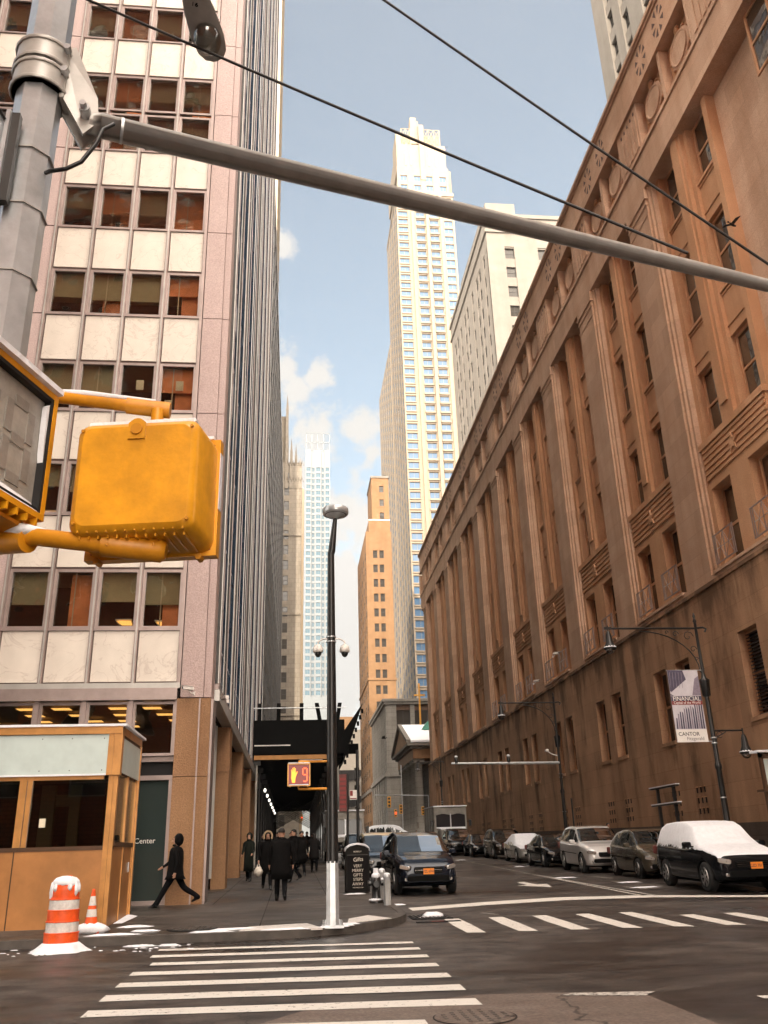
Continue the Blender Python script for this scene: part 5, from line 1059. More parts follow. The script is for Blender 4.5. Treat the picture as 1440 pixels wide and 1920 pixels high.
LM = thing('luminaire', 'grey cobra-head street light seen from below at the top left, with a clear bowl', 'street light', (-.74, 4.6, 7.9))
q = MB(); c0 = Vector((-.73, 5.06, 7.62)); d0 = Vector((-.22, -.95, .16)).normalized()
def prof(t): return c0 - d0 * .16 + d0 * t
secs = [(0, .02), (.02, .075), (.08, .115), (.2, .135), (.42, .12), (.62, .085), (.78, .05), (.95, .035)]
vs = []; nseg = 16; sd_ = d0.cross(Vector((0, 0, 1))).normalized(); upv = sd_.cross(d0).normalized()
for t, r in secs:
    for k in range(nseg): a = 2 * pi * k / nseg; vs.append(prof(t) + sd_ * r * cos(a) + upv * r * .55 * (sin(a) if sin(a) > 0 else sin(a) * .35))
q.add(vs, [(i * nseg + k, i * nseg + (k + 1) % nseg, (i + 1) * nseg + (k + 1) % nseg, (i + 1) * nseg + k) for i in range(len(secs) - 1) for k in range(nseg)], 'arm_grey', True); q.build('head', LM)
q = MB(); q.blob(prof(.2) - upv * .03, (.11, .135, .10), 'lens_clear', 20, 12); q.build('glass_bowl', LM)
q = MB(); q.tube([prof(.9), prof(1.2) + Vector((0, 0, .25)), (-1.2, 3.7, 9.2), (-1.38, 3.6, 9.3)], .03, 'arm_grey', 8); q.build('arm', LM)
text('lettering', '91', .055, tuple(prof(.5) - upv * .052), 'ink_black', LM, rot=(pi * .93, 0, pi + .2))
# ---------------------------------------------------------------- corner lamp pole
CP = thing('lamp_pole', 'tall slim corner lamp pole with a round disc lantern and grey lower sleeve', 'street lamp', (.745, 17.5, gs(17.5)))
g = gs(17.5); px_, py_ = .745, 17.5
q = MB(); q.tube([(px_, py_, 1.44), (px_, py_, 7.62)], [.115, .072], 'black_paint', 16); q.tube([(px_, py_, 7.6), (px_ + .02, py_, 7.66), (px_ + .09, py_, 8.35), (px_ + .10, py_, 8.45)], [.075, .08, .05, .035], 'black_paint', 14); q.build('shaft', CP)
q = MB(); q.tube([(px_, py_, g), (px_, py_, 1.47)], [.130, .118], 'galv', 8, smooth=False, phase=pi / 8); q.build('sleeve', CP)
q = MB(); q.box(px_ - .2, px_ + .2, py_ - .2, py_ + .2, g - .02, g + .03, 'galv')
for sx in (-1, 1):
    for sy in (-1, 1): q.lathe([(.022, 0), (.022, .07)], (px_ + .16 * sx, py_ + .16 * sy, g + .03), 'galv', 6)
    q.prism([(px_ + .12 * sx, py_ - .01, g + .03), (px_ + .19 * sx, py_ - .01, g + .03), (px_ + .12 * sx, py_ - .01, g + .13)], (0, .02, 0), 'galv')
q.build('base_plate', CP)
q = MB(); q.lathe([(.05, 8.40), (.1, 8.44), (.27, 8.50), (.285, 8.53), (.285, 8.62), (.26, 8.645), (.05, 8.66)], (px_ + .105, py_, 0), 'galv', 32); o = q.build('disc_lantern', CP)
q = MB(); q.lathe([(.24, 8.484), (.24, 8.492)], (px_ + .105, py_, 0), 'black', 24); q.build('underside', o)
for s in (-1, 1):
    q = MB(); q.tube([(px_, py_, 5.72), (px_ + .16 * s, py_, 5.74), (px_ + .27 * s, py_, 5.68), (px_ + .275 * s, py_, 5.6)], .016, 'refl_white', 8); q.lathe([(.03, .16), (.085, .12), (.105, .05), (.105, 0), (.09, -.01)], (px_ + .275 * s, py_, 5.46), 'refl_white', 18); o = q.build('dome_camera', CP)
    q = MB(); q.blob((px_ + .275 * s, py_, 5.45), (.072, .072, .10), 'black_paint', 12, 8); q.build('dome', o)
for z in (5.66, 5.76):
    q = MB(); q.lathe([(.102, 0), (.102, .022)], (px_, py_, z), 'galv', 16); q.build('band', CP)
text('lettering', '10', .06, (px_ + .105, py_ - .29, 8.545), 'ink_black', CP)
# ---------------------------------------------------------------- guard booth
GB2 = thing('guard_booth', 'orange bronze guard booth with dark windows and a pale fascia, left of the walking man', 'booth', (-5, 20.5, gs(20)))
by0, by1, bx1_ = 19.0, 21.35, -3.62; g = gs(19)
q = MB(); q.box(-9, bx1_ - .0, by0, by1, g - .1, 1.86, 'booth_wood'); q.box(-9, bx1_ + .01, by0 - .012, by0 + .1, 1.80, 1.88, 'brown_dark'); 
for x in (-5.52, -7.6): q.box(x - .012, x + .012, by0 - .004, by0, g, 1.80, 'brown_dark')
q.build('lower_panels', GB2)
q = MB()
for x0, x1 in ((-3.80, -3.70), (-3.695, -3.61), (-5.56, -5.42), (-5.40, -5.31), (-7.7, -7.5), (-9, -8.9)): q.box(x0, x1, by0 - .03, by0 + .08, g if x0 > -3.81 else 1.88, 3.30 if x0 < -3.81 else 4.1, 'bronze_booth')
for y in (by1 - .1, (by0 + by1) / 2): q.box(-3.72, -3.6, y - .05, y + .05, g, 3.3, 'bronze_booth')
q.box(-3.855, -3.745, by0 - .075, by0 + .02, 3.24, 4.07, 'bronze_booth'); q.box(-3.74, -3.575, by0 - .08, by0 + .11, 3.24, 4.07, 'bronze_booth'); q.box(-3.63, -3.57, by1 - .06, by1 + .04, g, 4.07, 'bronze_booth'); q.box(-9, -3.9, by0 - .02, by0 + .08, 3.16, 3.24, 'bronze_booth'); q.box(-3.62, -3.597, by0 + .08, by1, 1.86, 1.95, 'brown_dark'); q.build('frames', GB2)
q = MB(); q.box(-9, -3.83, by0 + .02, by0 + .035, 1.88, 3.16, 'glass_booth'); q.box(-3.66, -3.645, by0 + .1, by1 - .1, 1.95, 3.3, 'glass_booth'); q.build('window', GB2)
q = MB(); q.box(-9, -3.86, by0 - .06, by0 - .045, 3.27, 4.06, 'booth_film'); q.box(-3.60, -3.585, by0 + .12, by1 - .02, 3.3, 4.0, 'booth_film')
q.build('fascia_panel', GB2)
q = MB(); q.box(-9, -3.58, by0 - .10, by1 + .05, 4.07, 4.22, 'bronze_booth'); q.box(-9, -3.60, by0 - .03, by0 + .06, 3.24, 4.07, 'brown_dark'); q.box(-3.64, -3.60, by0 + .06, by1, 3.30, 4.07, 'brown_dark'); q.box(-9, -3.64, by0 + .06, by1, 3.27, 3.3, 'brown_dark'); q.build('roof', GB2)
q = MB(); q.box(-9, -3.5, by0 - .13, by1 + .1, 4.221, 4.27, 'snow'); q.box(-9, -3.86, by0 - .075, by0 - .03, 3.235, 3.27, 'snow'); q.add([(-3.6, 19.6, gs(19.6) + .01), (-3.42, 19.6, gs(19.6) + .01), (-3.38, 21.3, gs(21.3) + .01), (-3.6, 21.3, gs(21.3) + .05)], [(0, 1, 2, 3)], 'snow'); q.build('snow', GB2)
q = MB(); q.box(-4.5, -4.2, by0 + .04, by0 + .06, 3.17, 3.23, 'galv'); q.build('label_plate', GB2)
q = MB(); q.box(-3.615, -3.59, 20.9, 20.95, 1.35, 1.55, 'galv'); q.build('door_handle', GB2)
q = MB(); q.box(-5.1, -4.98, by0 + .0, by0 + .019, 2.25, 2.42, 'paper'); q.build('notice', GB2)
for x in (-5.2, -4.6, -3.95):
    for z in (3.34, 3.98): q = MB(); q.lathe([(.012, 0), (.010, .006)], (x, by0 - .066, z), 'metal_dark', 8, axis='y'); q.build('fixing', GB2)
q = MB(); q.box(-9, -4.0, 21.0, 21.1, 1.9, 3.25, 'coat3'); q.box(-5.6, -5.3, 20.8, 20.95, 1.9, 3.2, 'olive' if 0 else 'blind'); q.box(-4.95, -4.72, 20.7, 20.8, 1.9, 3.2, 'blind'); q.box(-5.35, -4.9, 20.9, 20.95, 2.75, 3.0, 'blind'); q.build('interior', GB2)
# ---------------------------------------------------------------- drum, cone
DX, DY = -3.86, 16.5; g = gr(DY)
DR = thing('traffic_drum', 'orange and white striped traffic drum with snow on its top and base', 'traffic drum', (DX, DY, g))
prof_ = [(.30, .10), (.30, .30), (.285, .31), (.285, .48), (.275, .49), (.275, .66), (.262, .67), (.262, .84), (.25, .85), (.25, 1.0), (.235, 1.08), (.15, 1.12)]
cols_ = ['orange', 'orange', 'refl_white', 'refl_white', 'orange', 'orange', 'refl_white', 'refl_white', 'orange', 'orange', 'orange']
bands = {}
q = MB()
for i in range(len(prof_) - 1):
    q2 = MB(); n = 28; r0, h0 = prof_[i]; r1, h1 = prof_[i + 1]
    vs = [(DX + r * cos(2 * pi * k / n), DY + r * sin(2 * pi * k / n), g + h) for r, h in ((r0, h0), (r1, h1)) for k in range(n)]
    q.add(vs, [(k, (k + 1) % n, n + (k + 1) % n, n + k) for k in range(n)], cols_[i], True)
for h, r in ((.30, .304), (.485, .29), (.665, .278), (.845, .266)): q.lathe([(r, -.012), (r + .006, 0), (r, .012)], (DX, DY, g + h), 'orange', 28)
q.build('body', DR)
q = MB(); q.tube([(DX - .12, DY, g + 1.1), (DX - .1, DY, g + 1.2), (DX + .08, DY, g + 1.22), (DX + .12, DY, g + 1.1)], .02, 'orange', 8); q.build('handle', DR)
random.seed(9)
q = MB(); q.blob((DX, DY, g + 1.10), (.245, .245, .13), 'snow', 22, 8, .07, flat=-.04)
for a, l in ((200, .30), (215, .22), (235, .12), (300, .10), (330, .2), (350, .14)):
    q.blob((DX + .235 * cos(radians(a)), DY + .235 * sin(radians(a)), g + 1.08 - l * .4), (.045, .045, l * .6), 'snow', 8, 6, .1)
for R0, rz_ in ((1, 0),):
    n = 30; kk = [random.uniform(.88, 1.12) for _ in range(n)]; rr_ = [(.52, 0), (.44, .04), (.37, .09), (.325, .14), (.29, .15)]
    q.add([(DX + r * (kk[k] if r > .33 else 1) * cos(2 * pi * k / n), DY + r * (kk[k] if r > .33 else 1) * sin(2 * pi * k / n), g + h) for r, h in rr_ for k in range(n)], [(i * n + k, i * n + (k + 1) % n, (i + 1) * n + (k + 1) % n, (i + 1) * n + k) for i in range(len(rr_) - 1) for k in range(n)], 'snow', True)
q.build('snow', DR); DR.scale = (.93, .93, .95)
KX2, KY2 = -3.70, 18.0; g = gs(KY2)
CN = thing('traffic_cone', 'small orange and white traffic cone standing in snow by the guard booth', 'traffic cone', (KX2, KY2, g))
q = MB(); q.box(KX2 - .19, KX2 + .19, KY2 - .19, KY2 + .19, g, g + .03, 'orange')
for (r0, h0), (r1, h1), mt in (((.135, .03), (.098, .27), 'orange'), ((.098, .27), (.08, .40), 'refl_white'), ((.08, .40), (.07, .46), 'orange'), ((.07, .46), (.045, .62), 'refl_white'), ((.045, .62), (.028, .74), 'orange'), ((.028, .74), (.02, .745), 'orange')):
    n = 20; q.add([(KX2 + r * cos(2 * pi * k / n), KY2 + r * sin(2 * pi * k / n), g + h) for r, h in ((r0, h0), (r1, h1)) for k in range(n)], [(k, (k + 1) % n, n + (k + 1) % n, n + k) for k in range(n)], mt, True)
q.build('body', CN)
q = MB(); q.blob((KX2, KY2, g + .05), (.33, .28, .12), 'snow', 20, 8, .12, flat=-.05); q.build('snow', CN)
# ---------------------------------------------------------------- litter kiosk, hydrant, bollards, drain, manholes, posts
TX, TY = 1.85, 26.5; g = gs(TY)
TK = thing('litter_bin', 'black boxy litter bin with VERY MERRY GIFTS STEPS AWAY advert and a snowy rounded top', 'litter bin', (TX, TY, g))
q = MB(); h = 1.17; w2 = .34
ring = [(-w2, 0), (w2, 0), (w2, h - .10), (w2 * .92, h - .03), (w2 * .6, h + .04), (0, h + .075), (-w2 * .6, h + .04), (-w2 * .92, h - .03), (-w2, h - .10)]
q.prism([(TX + x, TY, g + .03 + z) for x, z in ring], (0, .62, 0), 'kiosk'); q.build('body', TK)
q = MB(); rr = [(x * 1.03, z + (.012 if z > .5 else 0)) for x, z in ring if z > 1.0]; q.prism([(TX + x, TY - .03, g + .03 + z) for x, z in rr] + [(TX + x * 1.0, TY - .03, g + .03 + z + .05) for x, z in rr[::-1]], (0, .68, 0), 'snow'); q.build('snow_cap', TK)
q = MB(); q.box(TX - .29, TX + .29, TY - .012, TY - .001, g + .10, g + 1.0, 'ink_black'); q.box(TX - .3, TX + .3, TY - .03, TY - .001, g + 1.0, g + 1.02, 'metal_dark'); pnl = q.build('advert_panel', TK)
text('lettering', 'BIGBELLY', .055, (TX, TY - .008, g + 1.08), 'kiosk_text', TK, ext=.002)
text('lettering', 'Gifts', .15, (TX + .02, TY - .02, g + .84), 'kiosk_text', pnl, sx=1.0, rot=(pi / 2, -.08, 0))
for i, s in enumerate(('VERY', 'MERRY', 'GIFTS', 'STEPS', 'AWAY')): text('lettering', s, .112, (TX, TY - .018, g + .68 - .118 * i), 'kiosk_text', pnl, sx=.95, ext=.001)
text('lettering', 'WESTFIELD.COM', .04, (TX, TY - .018, g + .135), 'kiosk_text', pnl)
for k, (bx, by, hh) in enumerate(((2.22, 21.95, .66), (2.20, 23.0, .72))):
    q = MB(); q.lathe([(.085, 0), (.085, hh - .08), (.092, hh - .07), (.092, hh - .03), (.07, hh)], (bx, by, gs(by)), 'galv', 18)
    for s in (-1, 0, 1): q.box(bx + .04 * s - .006, bx + .04 * s + .006, by - .092, by - .08, gs(by), gs(by) + hh - .1, 'arm_grey')
    q.blob((bx, by, gs(by) + hh + .0), (.08, .08, .045), 'snow', 12, 6, .05)
    solo('bollard', ('grey ribbed steel bollard on the kerb, nearer of the two beside the hydrant', 'grey steel bollard half hidden behind the nearer bollard and the hydrant')[k], 'bollard', (bx, by, gs(by)), q, 'kerb bollards')
HX, HY = 2.03, 22.75; g = gs(HY)
HD = thing('fire_hydrant', 'black fire hydrant capped with snow on the kerb in front of the parked dark SUV', 'fire hydrant', (HX, HY, g))
q = MB(); q.lathe([(.17, 0), (.17, .06), (.11, .08), (.10, .38), (.13, .40), (.13, .46), (.12, .54), (.08, .60), (.03, .62), (.03, .66)], (HX, HY, g), 'black_paint', 20)
q.lathe([(.06, -.2), (.07, -.18), (.05, -.1), (.05, .1), (.07, .18), (.06, .2)], (HX, HY, g + .44), 'black_paint', 12, axis='x'); q.lathe([(.075, -.2), (.075, -.14), (.06, -.1), (.06, 0)], (HX, HY, g + .42), 'black_paint', 12, axis='y'); q.build('body', HD)
q = MB(); q.blob((HX, HY, g + .60), (.11, .11, .09), 'snow', 14, 8, .1); q.blob((HX + .16, HY, g + .52), (.06, .06, .04), 'snow', 10, 6, .1); q.blob((HX - .02, HY - .02, g + .07), (.17, .17, .04), 'snow', 16, 6, .1); q.box(HX - .06, HX + .05, HY - .06, HY + .05, g + .66, g + .78, 'snow'); q.build('snow', HD)
DG = thing('storm_drain', 'iron storm drain grate at the kerb corner with a lump of snow on it', 'storm drain', (2.9, 20.0, gr(20)))
q = MB(); z = gr(20.0); 
for i in range(9): q.box(2.55 + .085 * i, 2.59 + .085 * i, 19.6, 20.5, z + .006, z + .03, 'metal_dark')
q.box(2.5, 3.35, 19.55, 20.55, z - .0, z + .012, 'black'); q.build('grate', DG)
q = MB(); q.box(2.5, 3.4, 18.9, 19.1, gr(19) + .001, gr(19) + .018, 'black'); q.box(2.8, 3.05, 18.91, 19.03, gr(19) + .018, gr(19) + .024, 'maroon'); q.build('slot', DG)
q = MB(); q.blob((2.98, 20.05, z + .03), (.22, .16, .08), 'snow', 16, 6, .2); q.build('snow', DG)
for x, y, r, on, lab in ((1.8, 9.55, .40, 0, 'round iron manhole cover in the old concrete patch at the bottom of the photo'), (-1.85, 18.0, .45, 1, 'dark round manhole cover set in the pavement left of the corner lamp pole')):
    z = (gs(y) if on else gr(y)) + .004; q = MB(); q.lathe([(r, 0), (r, .006), (r * .93, .010)], (x, y, z), 'metal_dark' if on else 'asphalt_patch', 40); q.lathe([(r * .9, .0), (r * .9, .013)], (x, y, z), 'metal_dark' if on else 'asphalt_patch', 40)
    for i in range(7):
        for j in range(7):
            a, c = (i - 3) * r * .25, (j - 3) * r * .25
            if a * a + c * c < (r * .82) ** 2: q.box(x + a - .02, x + a + .02, y + c - .02, y + c + .02, z + .012, z + .018, 'kerb')
    q.lathe([(r * 1.04, -.002), (r * 1.04, .004)], (x, y, z), 'joint_dark', 40)
    solo('manhole_cover', lab, 'manhole cover', (x, y, z), q)
S1 = thing('sign_post', 'black kerb post with a tall narrow maroon sign, just right of the corner lamp pole', 'sign post', (1.72, 29, gs(29)))
q = MB(); q.tube([(1.72, 29, gs(29)), (1.74, 29, 4.0)], .035, 'black_paint', 8); q.build('post', S1); q = MB(); q.box(1.46, 1.70, 28.95, 28.98, 2.85, 3.98, 'maroon')
for i in range(7): q.box(1.49, 1.67, 28.944, 28.95, 2.95 + .14 * i, 3.03 + .14 * i, 'ink_maroon')
q.build('sign_panel', S1)
S2 = thing('sign_post', 'taller black kerb post with a small red and white parking sign, behind the maroon sign', 'sign post', (2.08, 29.5, gs(29)))
q = MB(); q.tube([(2.08, 29.5, gs(29)), (2.10, 29.5, 4.8)], .05, 'black_paint', 8); q.build('post', S2); q = MB(); q.box(1.83, 2.06, 29.42, 29.44, 3.22, 3.52, 'refl_white'); q.box(1.84, 1.93, 29.415, 29.419, 3.34, 3.50, 'ink_maroon'); q.box(1.84, 2.05, 29.415, 29.419, 3.24, 3.27, 'ink_maroon'); q.build('sign_panel', S2)
# far traffic signals and masts at the next junction
def tl(name_label, x, y, z, s, lit=None, cat='traffic light', arm=None):
    t = thing('traffic_light', name_label, cat, (x, y, z)); q = MB()
    q.rbox((x, y, z), (.17 * s, .14 * s, .5 * s), 'yellow', r=.05 * s); q.build('housing', t)
    for k in range(3):
        q = MB(); q.lathe([(.11 * s, -.02), (.11 * s, .02)], (x, y - .15 * s, z + (1 - k) * .32 * s), 'red_light' if lit == k else 'black', 12, axis='y'); q.lathe([(.13 * s, -.2 * s), (.13 * s, 0)], (x, y - .15 * s, z + (1 - k) * .32 * s), 'yellow', 12, axis='y') if 0 else None; q.build('lens', t)
    if arm: q = MB(); q.tube(arm, .07, 'galv', 8); q.build('pole', t)
    return t
tl('far amber traffic light hanging from a mast arm in front of the pilaster office block', 11.9, 112.5, 7.4, 1.3, None, arm=[(16.9, 112.7, 2), (16.9, 112.7, 8.1), (10.2, 112.7, 8.3), (10.2, 112.7, 8.32)])
tl('far amber traffic light on a grey pole left of the church columns', 13.55, 114, 6.6, 1.1, None, arm=[(13.75, 114.2, 2), (13.75, 114.2, 11.5), (13.75, 114.2, 12)])
tl('far traffic light glowing red left of the grey pole in front of the church', 12.75, 113, 6.1, .9, 1)
tl('far orange signal box in front of the right church column', 16.2, 113, 6.3, 1.0)
for x, y, lit in ((.2, 118, 1), (1.35, 119, 0)):
    tl('tiny %s signal seen through the end of the scaffold tunnel' % ('glowing red' if lit else 'dull amber'), x + .9, y, 6.0, .8, 1 if lit else None)
q = MB(); q.blob((3.4, 126, 8.0), (.8, .5, .5), 'lamp_warm', 12, 6); solo('shop_lamp', 'bright cream lamp glowing at the far end of the scaffold tunnel', 'lamp', (3.4, 126, 8), q)
TRE = thing('tree', 'small bare winter tree in front of the whitish building at the far end', 'tree', (9.6, 200, gs(200)))
q = MB(); q.tube([(9.6, 200, 4), (9.7, 200, 8), (9.8, 200, 11)], [.2, .14, .06], 'twig', 6); q.build('trunk', TRE); q = MB(); random.seed(8)
for i in range(60):
    a = random.uniform(0, 2 * pi); h0 = random.uniform(6, 10); l = random.uniform(1.5, 3.5); q.tube([(9.7, 200, h0), (9.7 + l * .5 * cos(a), 200 + l * .5 * sin(a), h0 + l * .6), (9.7 + l * .8 * cos(a + .4), 200 + l * .8 * sin(a + .4), h0 + l * 1.2)], [.05, .03, .01], 'twig', 4)
q.build('crown', TRE)
# ---------------------------------------------------------------- vehicles
def catmull(P, t):
    n = len(P) - 1; x = max(0, min(n - 1e-6, t)); i = int(x); f = x - i
    p0 = P[max(i - 1, 0)]; p1 = P[i]; p2 = P[i + 1]; p3 = P[min(i + 2, n)]
    return tuple(.5 * ((2 * b) + (-a + c) * f + (2 * a - 5 * b + 4 * c - d) * f * f + (-a + 3 * b - 3 * c + d) * f ** 3) for a, b, c, d in zip(p0, p1, p2, p3))
def interp(K, t):
    if t <= K[0][0]: return K[0][1]
    for (a, va), (b, vb) in zip(K, K[1:]):
        if t <= b: f = (t - a) / (b - a); f = f * f * (3 - 2 * f) * .35 + f * .65; return va + (vb - va) * f
    return K[-1][1]
STY = {
 'suv': dict(L=4.65, W=.93, zl=.26, top=[(0, .60), (.012, .80), (.05, .96), (.14, 1.06), (.235, 1.12), (.30, 1.26), (.40, 1.60), (.48, 1.69), (.62, 1.72), (.82, 1.68), (.90, 1.58), (.97, 1.16), (1, .75)],
   zs=[(0, .58), (.015, .74), (.06, .88), (.2, 1.0), (.4, 1.05), (.9, 1.12), (.98, 1.0), (1, .72)], w=[(0, .72), (.02, .84), (.08, .92), (.2, .98), (.5, 1), (.9, .97), (1, .86)], wr=.76, ws=(.25, .425), r=.36, wb=(.185, .79), sg=[(.30, .42, .0), (.435, .60, 0), (.615, .76, 0), (.775, .88, 0)]),
 'sedan': dict(L=4.75, W=.91, zl=.20, top=[(0, .50), (.012, .66), (.05, .78), (.14, .88), (.27, .96), (.33, 1.08), (.44, 1.38), (.52, 1.45), (.64, 1.44), (.74, 1.30), (.84, 1.06), (.95, 1.02), (.985, .92), (1, .6)],
   zs=[(0, .48), (.015, .62), (.06, .74), (.2, .84), (.4, .90), (.9, .97), (.98, .86), (1, .58)], w=[(0, .72), (.02, .84), (.08, .92), (.2, .98), (.5, 1), (.9, .96), (1, .84)], wr=.70, ws=(.28, .465), r=.335, wb=(.19, .79), sg=[(.335, .45, 0), (.465, .60, 0), (.615, .74, 0)]),
 'hatch': dict(L=4.1, W=.88, zl=.22, top=[(0, .55), (.015, .74), (.06, .88), (.15, 1.0), (.24, 1.10), (.30, 1.26), (.41, 1.52), (.5, 1.60), (.65, 1.60), (.82, 1.52), (.92, 1.32), (.98, 1.0), (1, .7)],
   zs=[(0, .54), (.02, .68), (.07, .80), (.2, .94), (.4, 1.0), (.9, 1.06), (.98, .9), (1, .66)], w=[(0, .72), (.02, .84), (.08, .92), (.2, .98), (.5, 1), (.9, .96), (1, .84)], wr=.72, ws=(.25, .43), r=.33, wb=(.19, .81), sg=[(.29, .42, 0), (.435, .61, 0), (.625, .80, 0)]),
}
def make_car(label, style, paint, loc, rz, snow=0, group=None, cat='car', sc=1.0, plate=None, lamps=None, cloth_roof=None, name='parked_car', pane=None):
    S = STY[style]; Lc, W, zl = S['L'], S['W'], S['zl']; t_ = thing(name, label, cat, (0, 0, 0), group)
    def sec(t):
        w_ = W * interp(S['w'], t); zs = interp(S['zs'], t); zt = max(interp(S['top'], t), zs + .01); lo = zl + .10 * max(0, 1 - t / .05) + .12 * max(0, (t - .95) / .05)
        gmax = 1.7 if style == 'suv' else 1.5; gfac = min(1, max(0, (zt - zs - .07) / .45)); wr = w_ * (.90 - (.90 - S['wr']) * gfac); zm = (lo + zs) / 2
        return [(0, lo), (w_ * .86, lo), (w_ * .985, lo + .10), (w_, zm), (w_ * .985, zs - .07), (w_ * .955, zs), (wr, zt - .05 - .03 * gfac), (wr * .82, zt - .012), (0, zt + .0)]
    def P(t, v):
        x, z = catmull(sec(t), v); return Vector((x, (t - .5) * Lc, z))
    ts = sorted(set([0, .004, .01, .02, .035, .05, .07, .1] + [.12 + .02 * i for i in range(43)] + [.965, .98, .99, 1]))
    vv = [i * .5 for i in range(2, 7)] + [3.25 + .25 * i for i in range(20)]; vv = [0] + sorted(set([v for v in vv if 0 < v < 8])) + [8]
    q = MB(); rows_ = []
    for t in ts:
        h = [P(t, v) for v in vv]; rows_.append(h + [Vector((-p.x, p.y, p.z)) for p in h[-2:0:-1]])
    n = len(rows_[0]); vs = [p for r in rows_ for p in r]
    fs = [(i * n + k, i * n + (k + 1) % n, (i + 1) * n + (k + 1) % n, (i + 1) * n + k) for i in range(len(ts) - 1) for k in range(n)]
    q.add(vs, fs, paint, True); q.f += [list(range(n))[::-1], list(range((len(ts) - 1) * n, len(ts) * n))]; q.mi += [0, 0]; q.sm += [False, False]
    body = q.build('body', t_, True)
    R_ = S['r']; wy = [(S['wb'][0] - .5) * Lc, (S['wb'][1] - .5) * Lc]
    try:
        c = MB()
        for y in wy:
            for sx in (-1, 1): c.lathe([(R_ + .055, W * sx - .24 * sx), (R_ + .055, W * sx + .3 * sx)][::sx], (0, y, R_), 'under', 26, False, 'x')
        cut = c.build('cutter'); bm = bmesh.new(); bm.from_mesh(body.data); bmesh.ops.recalc_face_normals(bm, faces=bm.faces); bm.to_mesh(body.data); bm.free()
        bm = bmesh.new(); bm.from_mesh(cut.data); bmesh.ops.recalc_face_normals(bm, faces=bm.faces); bm.to_mesh(cut.data); bm.free()
        md = body.modifiers.new('arch', 'BOOLEAN'); md.object = cut; md.operation = 'DIFFERENCE'; md.solver = 'EXACT'; md.material_mode = 'TRANSFER' if hasattr(md, 'material_mode') else 'INDEX'
        bpy.context.view_layer.update(); me = bpy.data.meshes.new_from_object(body.evaluated_get(bpy.context.evaluated_depsgraph_get())); body.modifiers.clear()
        if len(me.polygons) > 100: body.data = me
        bpy.data.objects.remove(cut)
    except Exception as ex: print('arch', ex)
    def patch(t0, t1, v0, v1, mt, off, nm, both=True, nt_=10, nv=6, parent=t_, rag=0, thick=0):
        g_ = MB()
        for sg in ((1, -1) if both else (1,)):
            pts = []
            for i in range(nt_ + 1):
                r0 = v0 + (random.uniform(-rag, rag) if rag else 0)
                for j in range(nv + 1):
                    t = t0 + (t1 - t0) * i / nt_; v = r0 + (v1 - r0) * j / nv; p = P(t, v); a = P(min(1, t + .004), v) - P(max(0, t - .004), v); c = P(t, min(8, v + .03)) - P(t, max(0, v - .03)); nn_ = a.cross(c)
                    if nn_.length > 1e-9: nn_.normalize()
                    if nn_.dot(Vector((p.x, 0, p.z - .7))) < 0: nn_ = -nn_
                    if v >= 7.99: nn_ = Vector((0, nn_.y, nn_.z))
                    e = off * (1 if not thick else (1 if 0 < j else .3)); p = p + nn_ * e; pts.append(Vector((p.x * sg, p.y, p.z)))
            g_.add(pts, [(i * (nv + 1) + j, i * (nv + 1) + j + 1, (i + 1) * (nv + 1) + j + 1, (i + 1) * (nv + 1) + j) for i in range(nt_) for j in range(nv)], mt, True)
        return g_.build(nm, parent, True)
    gl = pane or 'glass_car'
    patch(S['ws'][0], S['ws'][1] - .012, 6.15, 8, gl, .007, 'windscreen')
    e = .90 if style != 'sedan' else .74; e2 = .965 if style != 'sedan' else .86
    patch(e, e2 - .01, 6.2, 8, gl, .007, 'rear_window')
    for a, c, _ in S['sg']: patch(a, c, 5.12, 5.93 if a > .33 else 5.75, gl, .006, 'side_window', nt_=5, nv=4)
    patch(.30, .90, 3.12, 3.2, 'chrome' if 0 else 'under', .012, 'side_trim', nt_=8, nv=1)
    # front
    yF = -Lc / 2; zf = interp(S['zs'], .01); wf = W * .80
    q = MB(); q.rbox((0, yF + .03, zf - .02), (.42, .05, .085), 'under', r=.05); q.rbox((0, yF + .03, zl + .19), (.62, .06, .075), 'under', r=.05)
    for k in range(3): q.box(-.40, .40, yF - .026, yF - .02, zf - .065 + .045 * k, zf - .058 + .045 * k, 'metal_dark' if k != 1 else 'chrome')
    q.build('grille', t_, True)
    for sx in (-1, 1):
        q = MB(); q.rbox((sx * W * .70, yF + .10, zf + .06), (.17, .10, .062), 'head_lens', Matrix.Rotation(sx * .5, 3, 'Z') @ Matrix.Rotation(-sx * .18, 3, 'Y'), r=.05); h_ = q.build('headlight', t_, True)
        q = MB(); q.lathe([(.045, -.012), (.045, .0)], (sx * W * .66, yF - .005, zf + .055), 'chrome' if not lamps else 'lamp_white', 12, axis='y'); q.build('bulb', h_, True)
        q = MB(); q.rbox((sx * W * .66, yF + .05, zl + .17), (.09, .05, .05), 'head_lens', r=.04); q.build('fog_light', t_, True)
        q = MB(); q.rbox((sx * (W + .10), yF + Lc * (S['ws'][0] + .075), interp(S['zs'], .33) + .10), (.11, .07, .075), paint, r=.05); q.box(min(sx * (W - .06), sx * (W + .04)), max(sx * (W - .06), sx * (W + .04)), yF + Lc * (S['ws'][0] + .06), yF + Lc * (S['ws'][0] + .09), interp(S['zs'], .33) + .03, interp(S['zs'], .33) + .07, paint); q.build('wing_mirror', t_, True)
        q = MB(); q.rbox((sx * W * .82, Lc / 2 - .06, interp(S['zs'], .97) - .05), (.12, .06, .12), 'red_l' if 0 else 'maroon', r=.05); q.build('tail_light', t_, True)
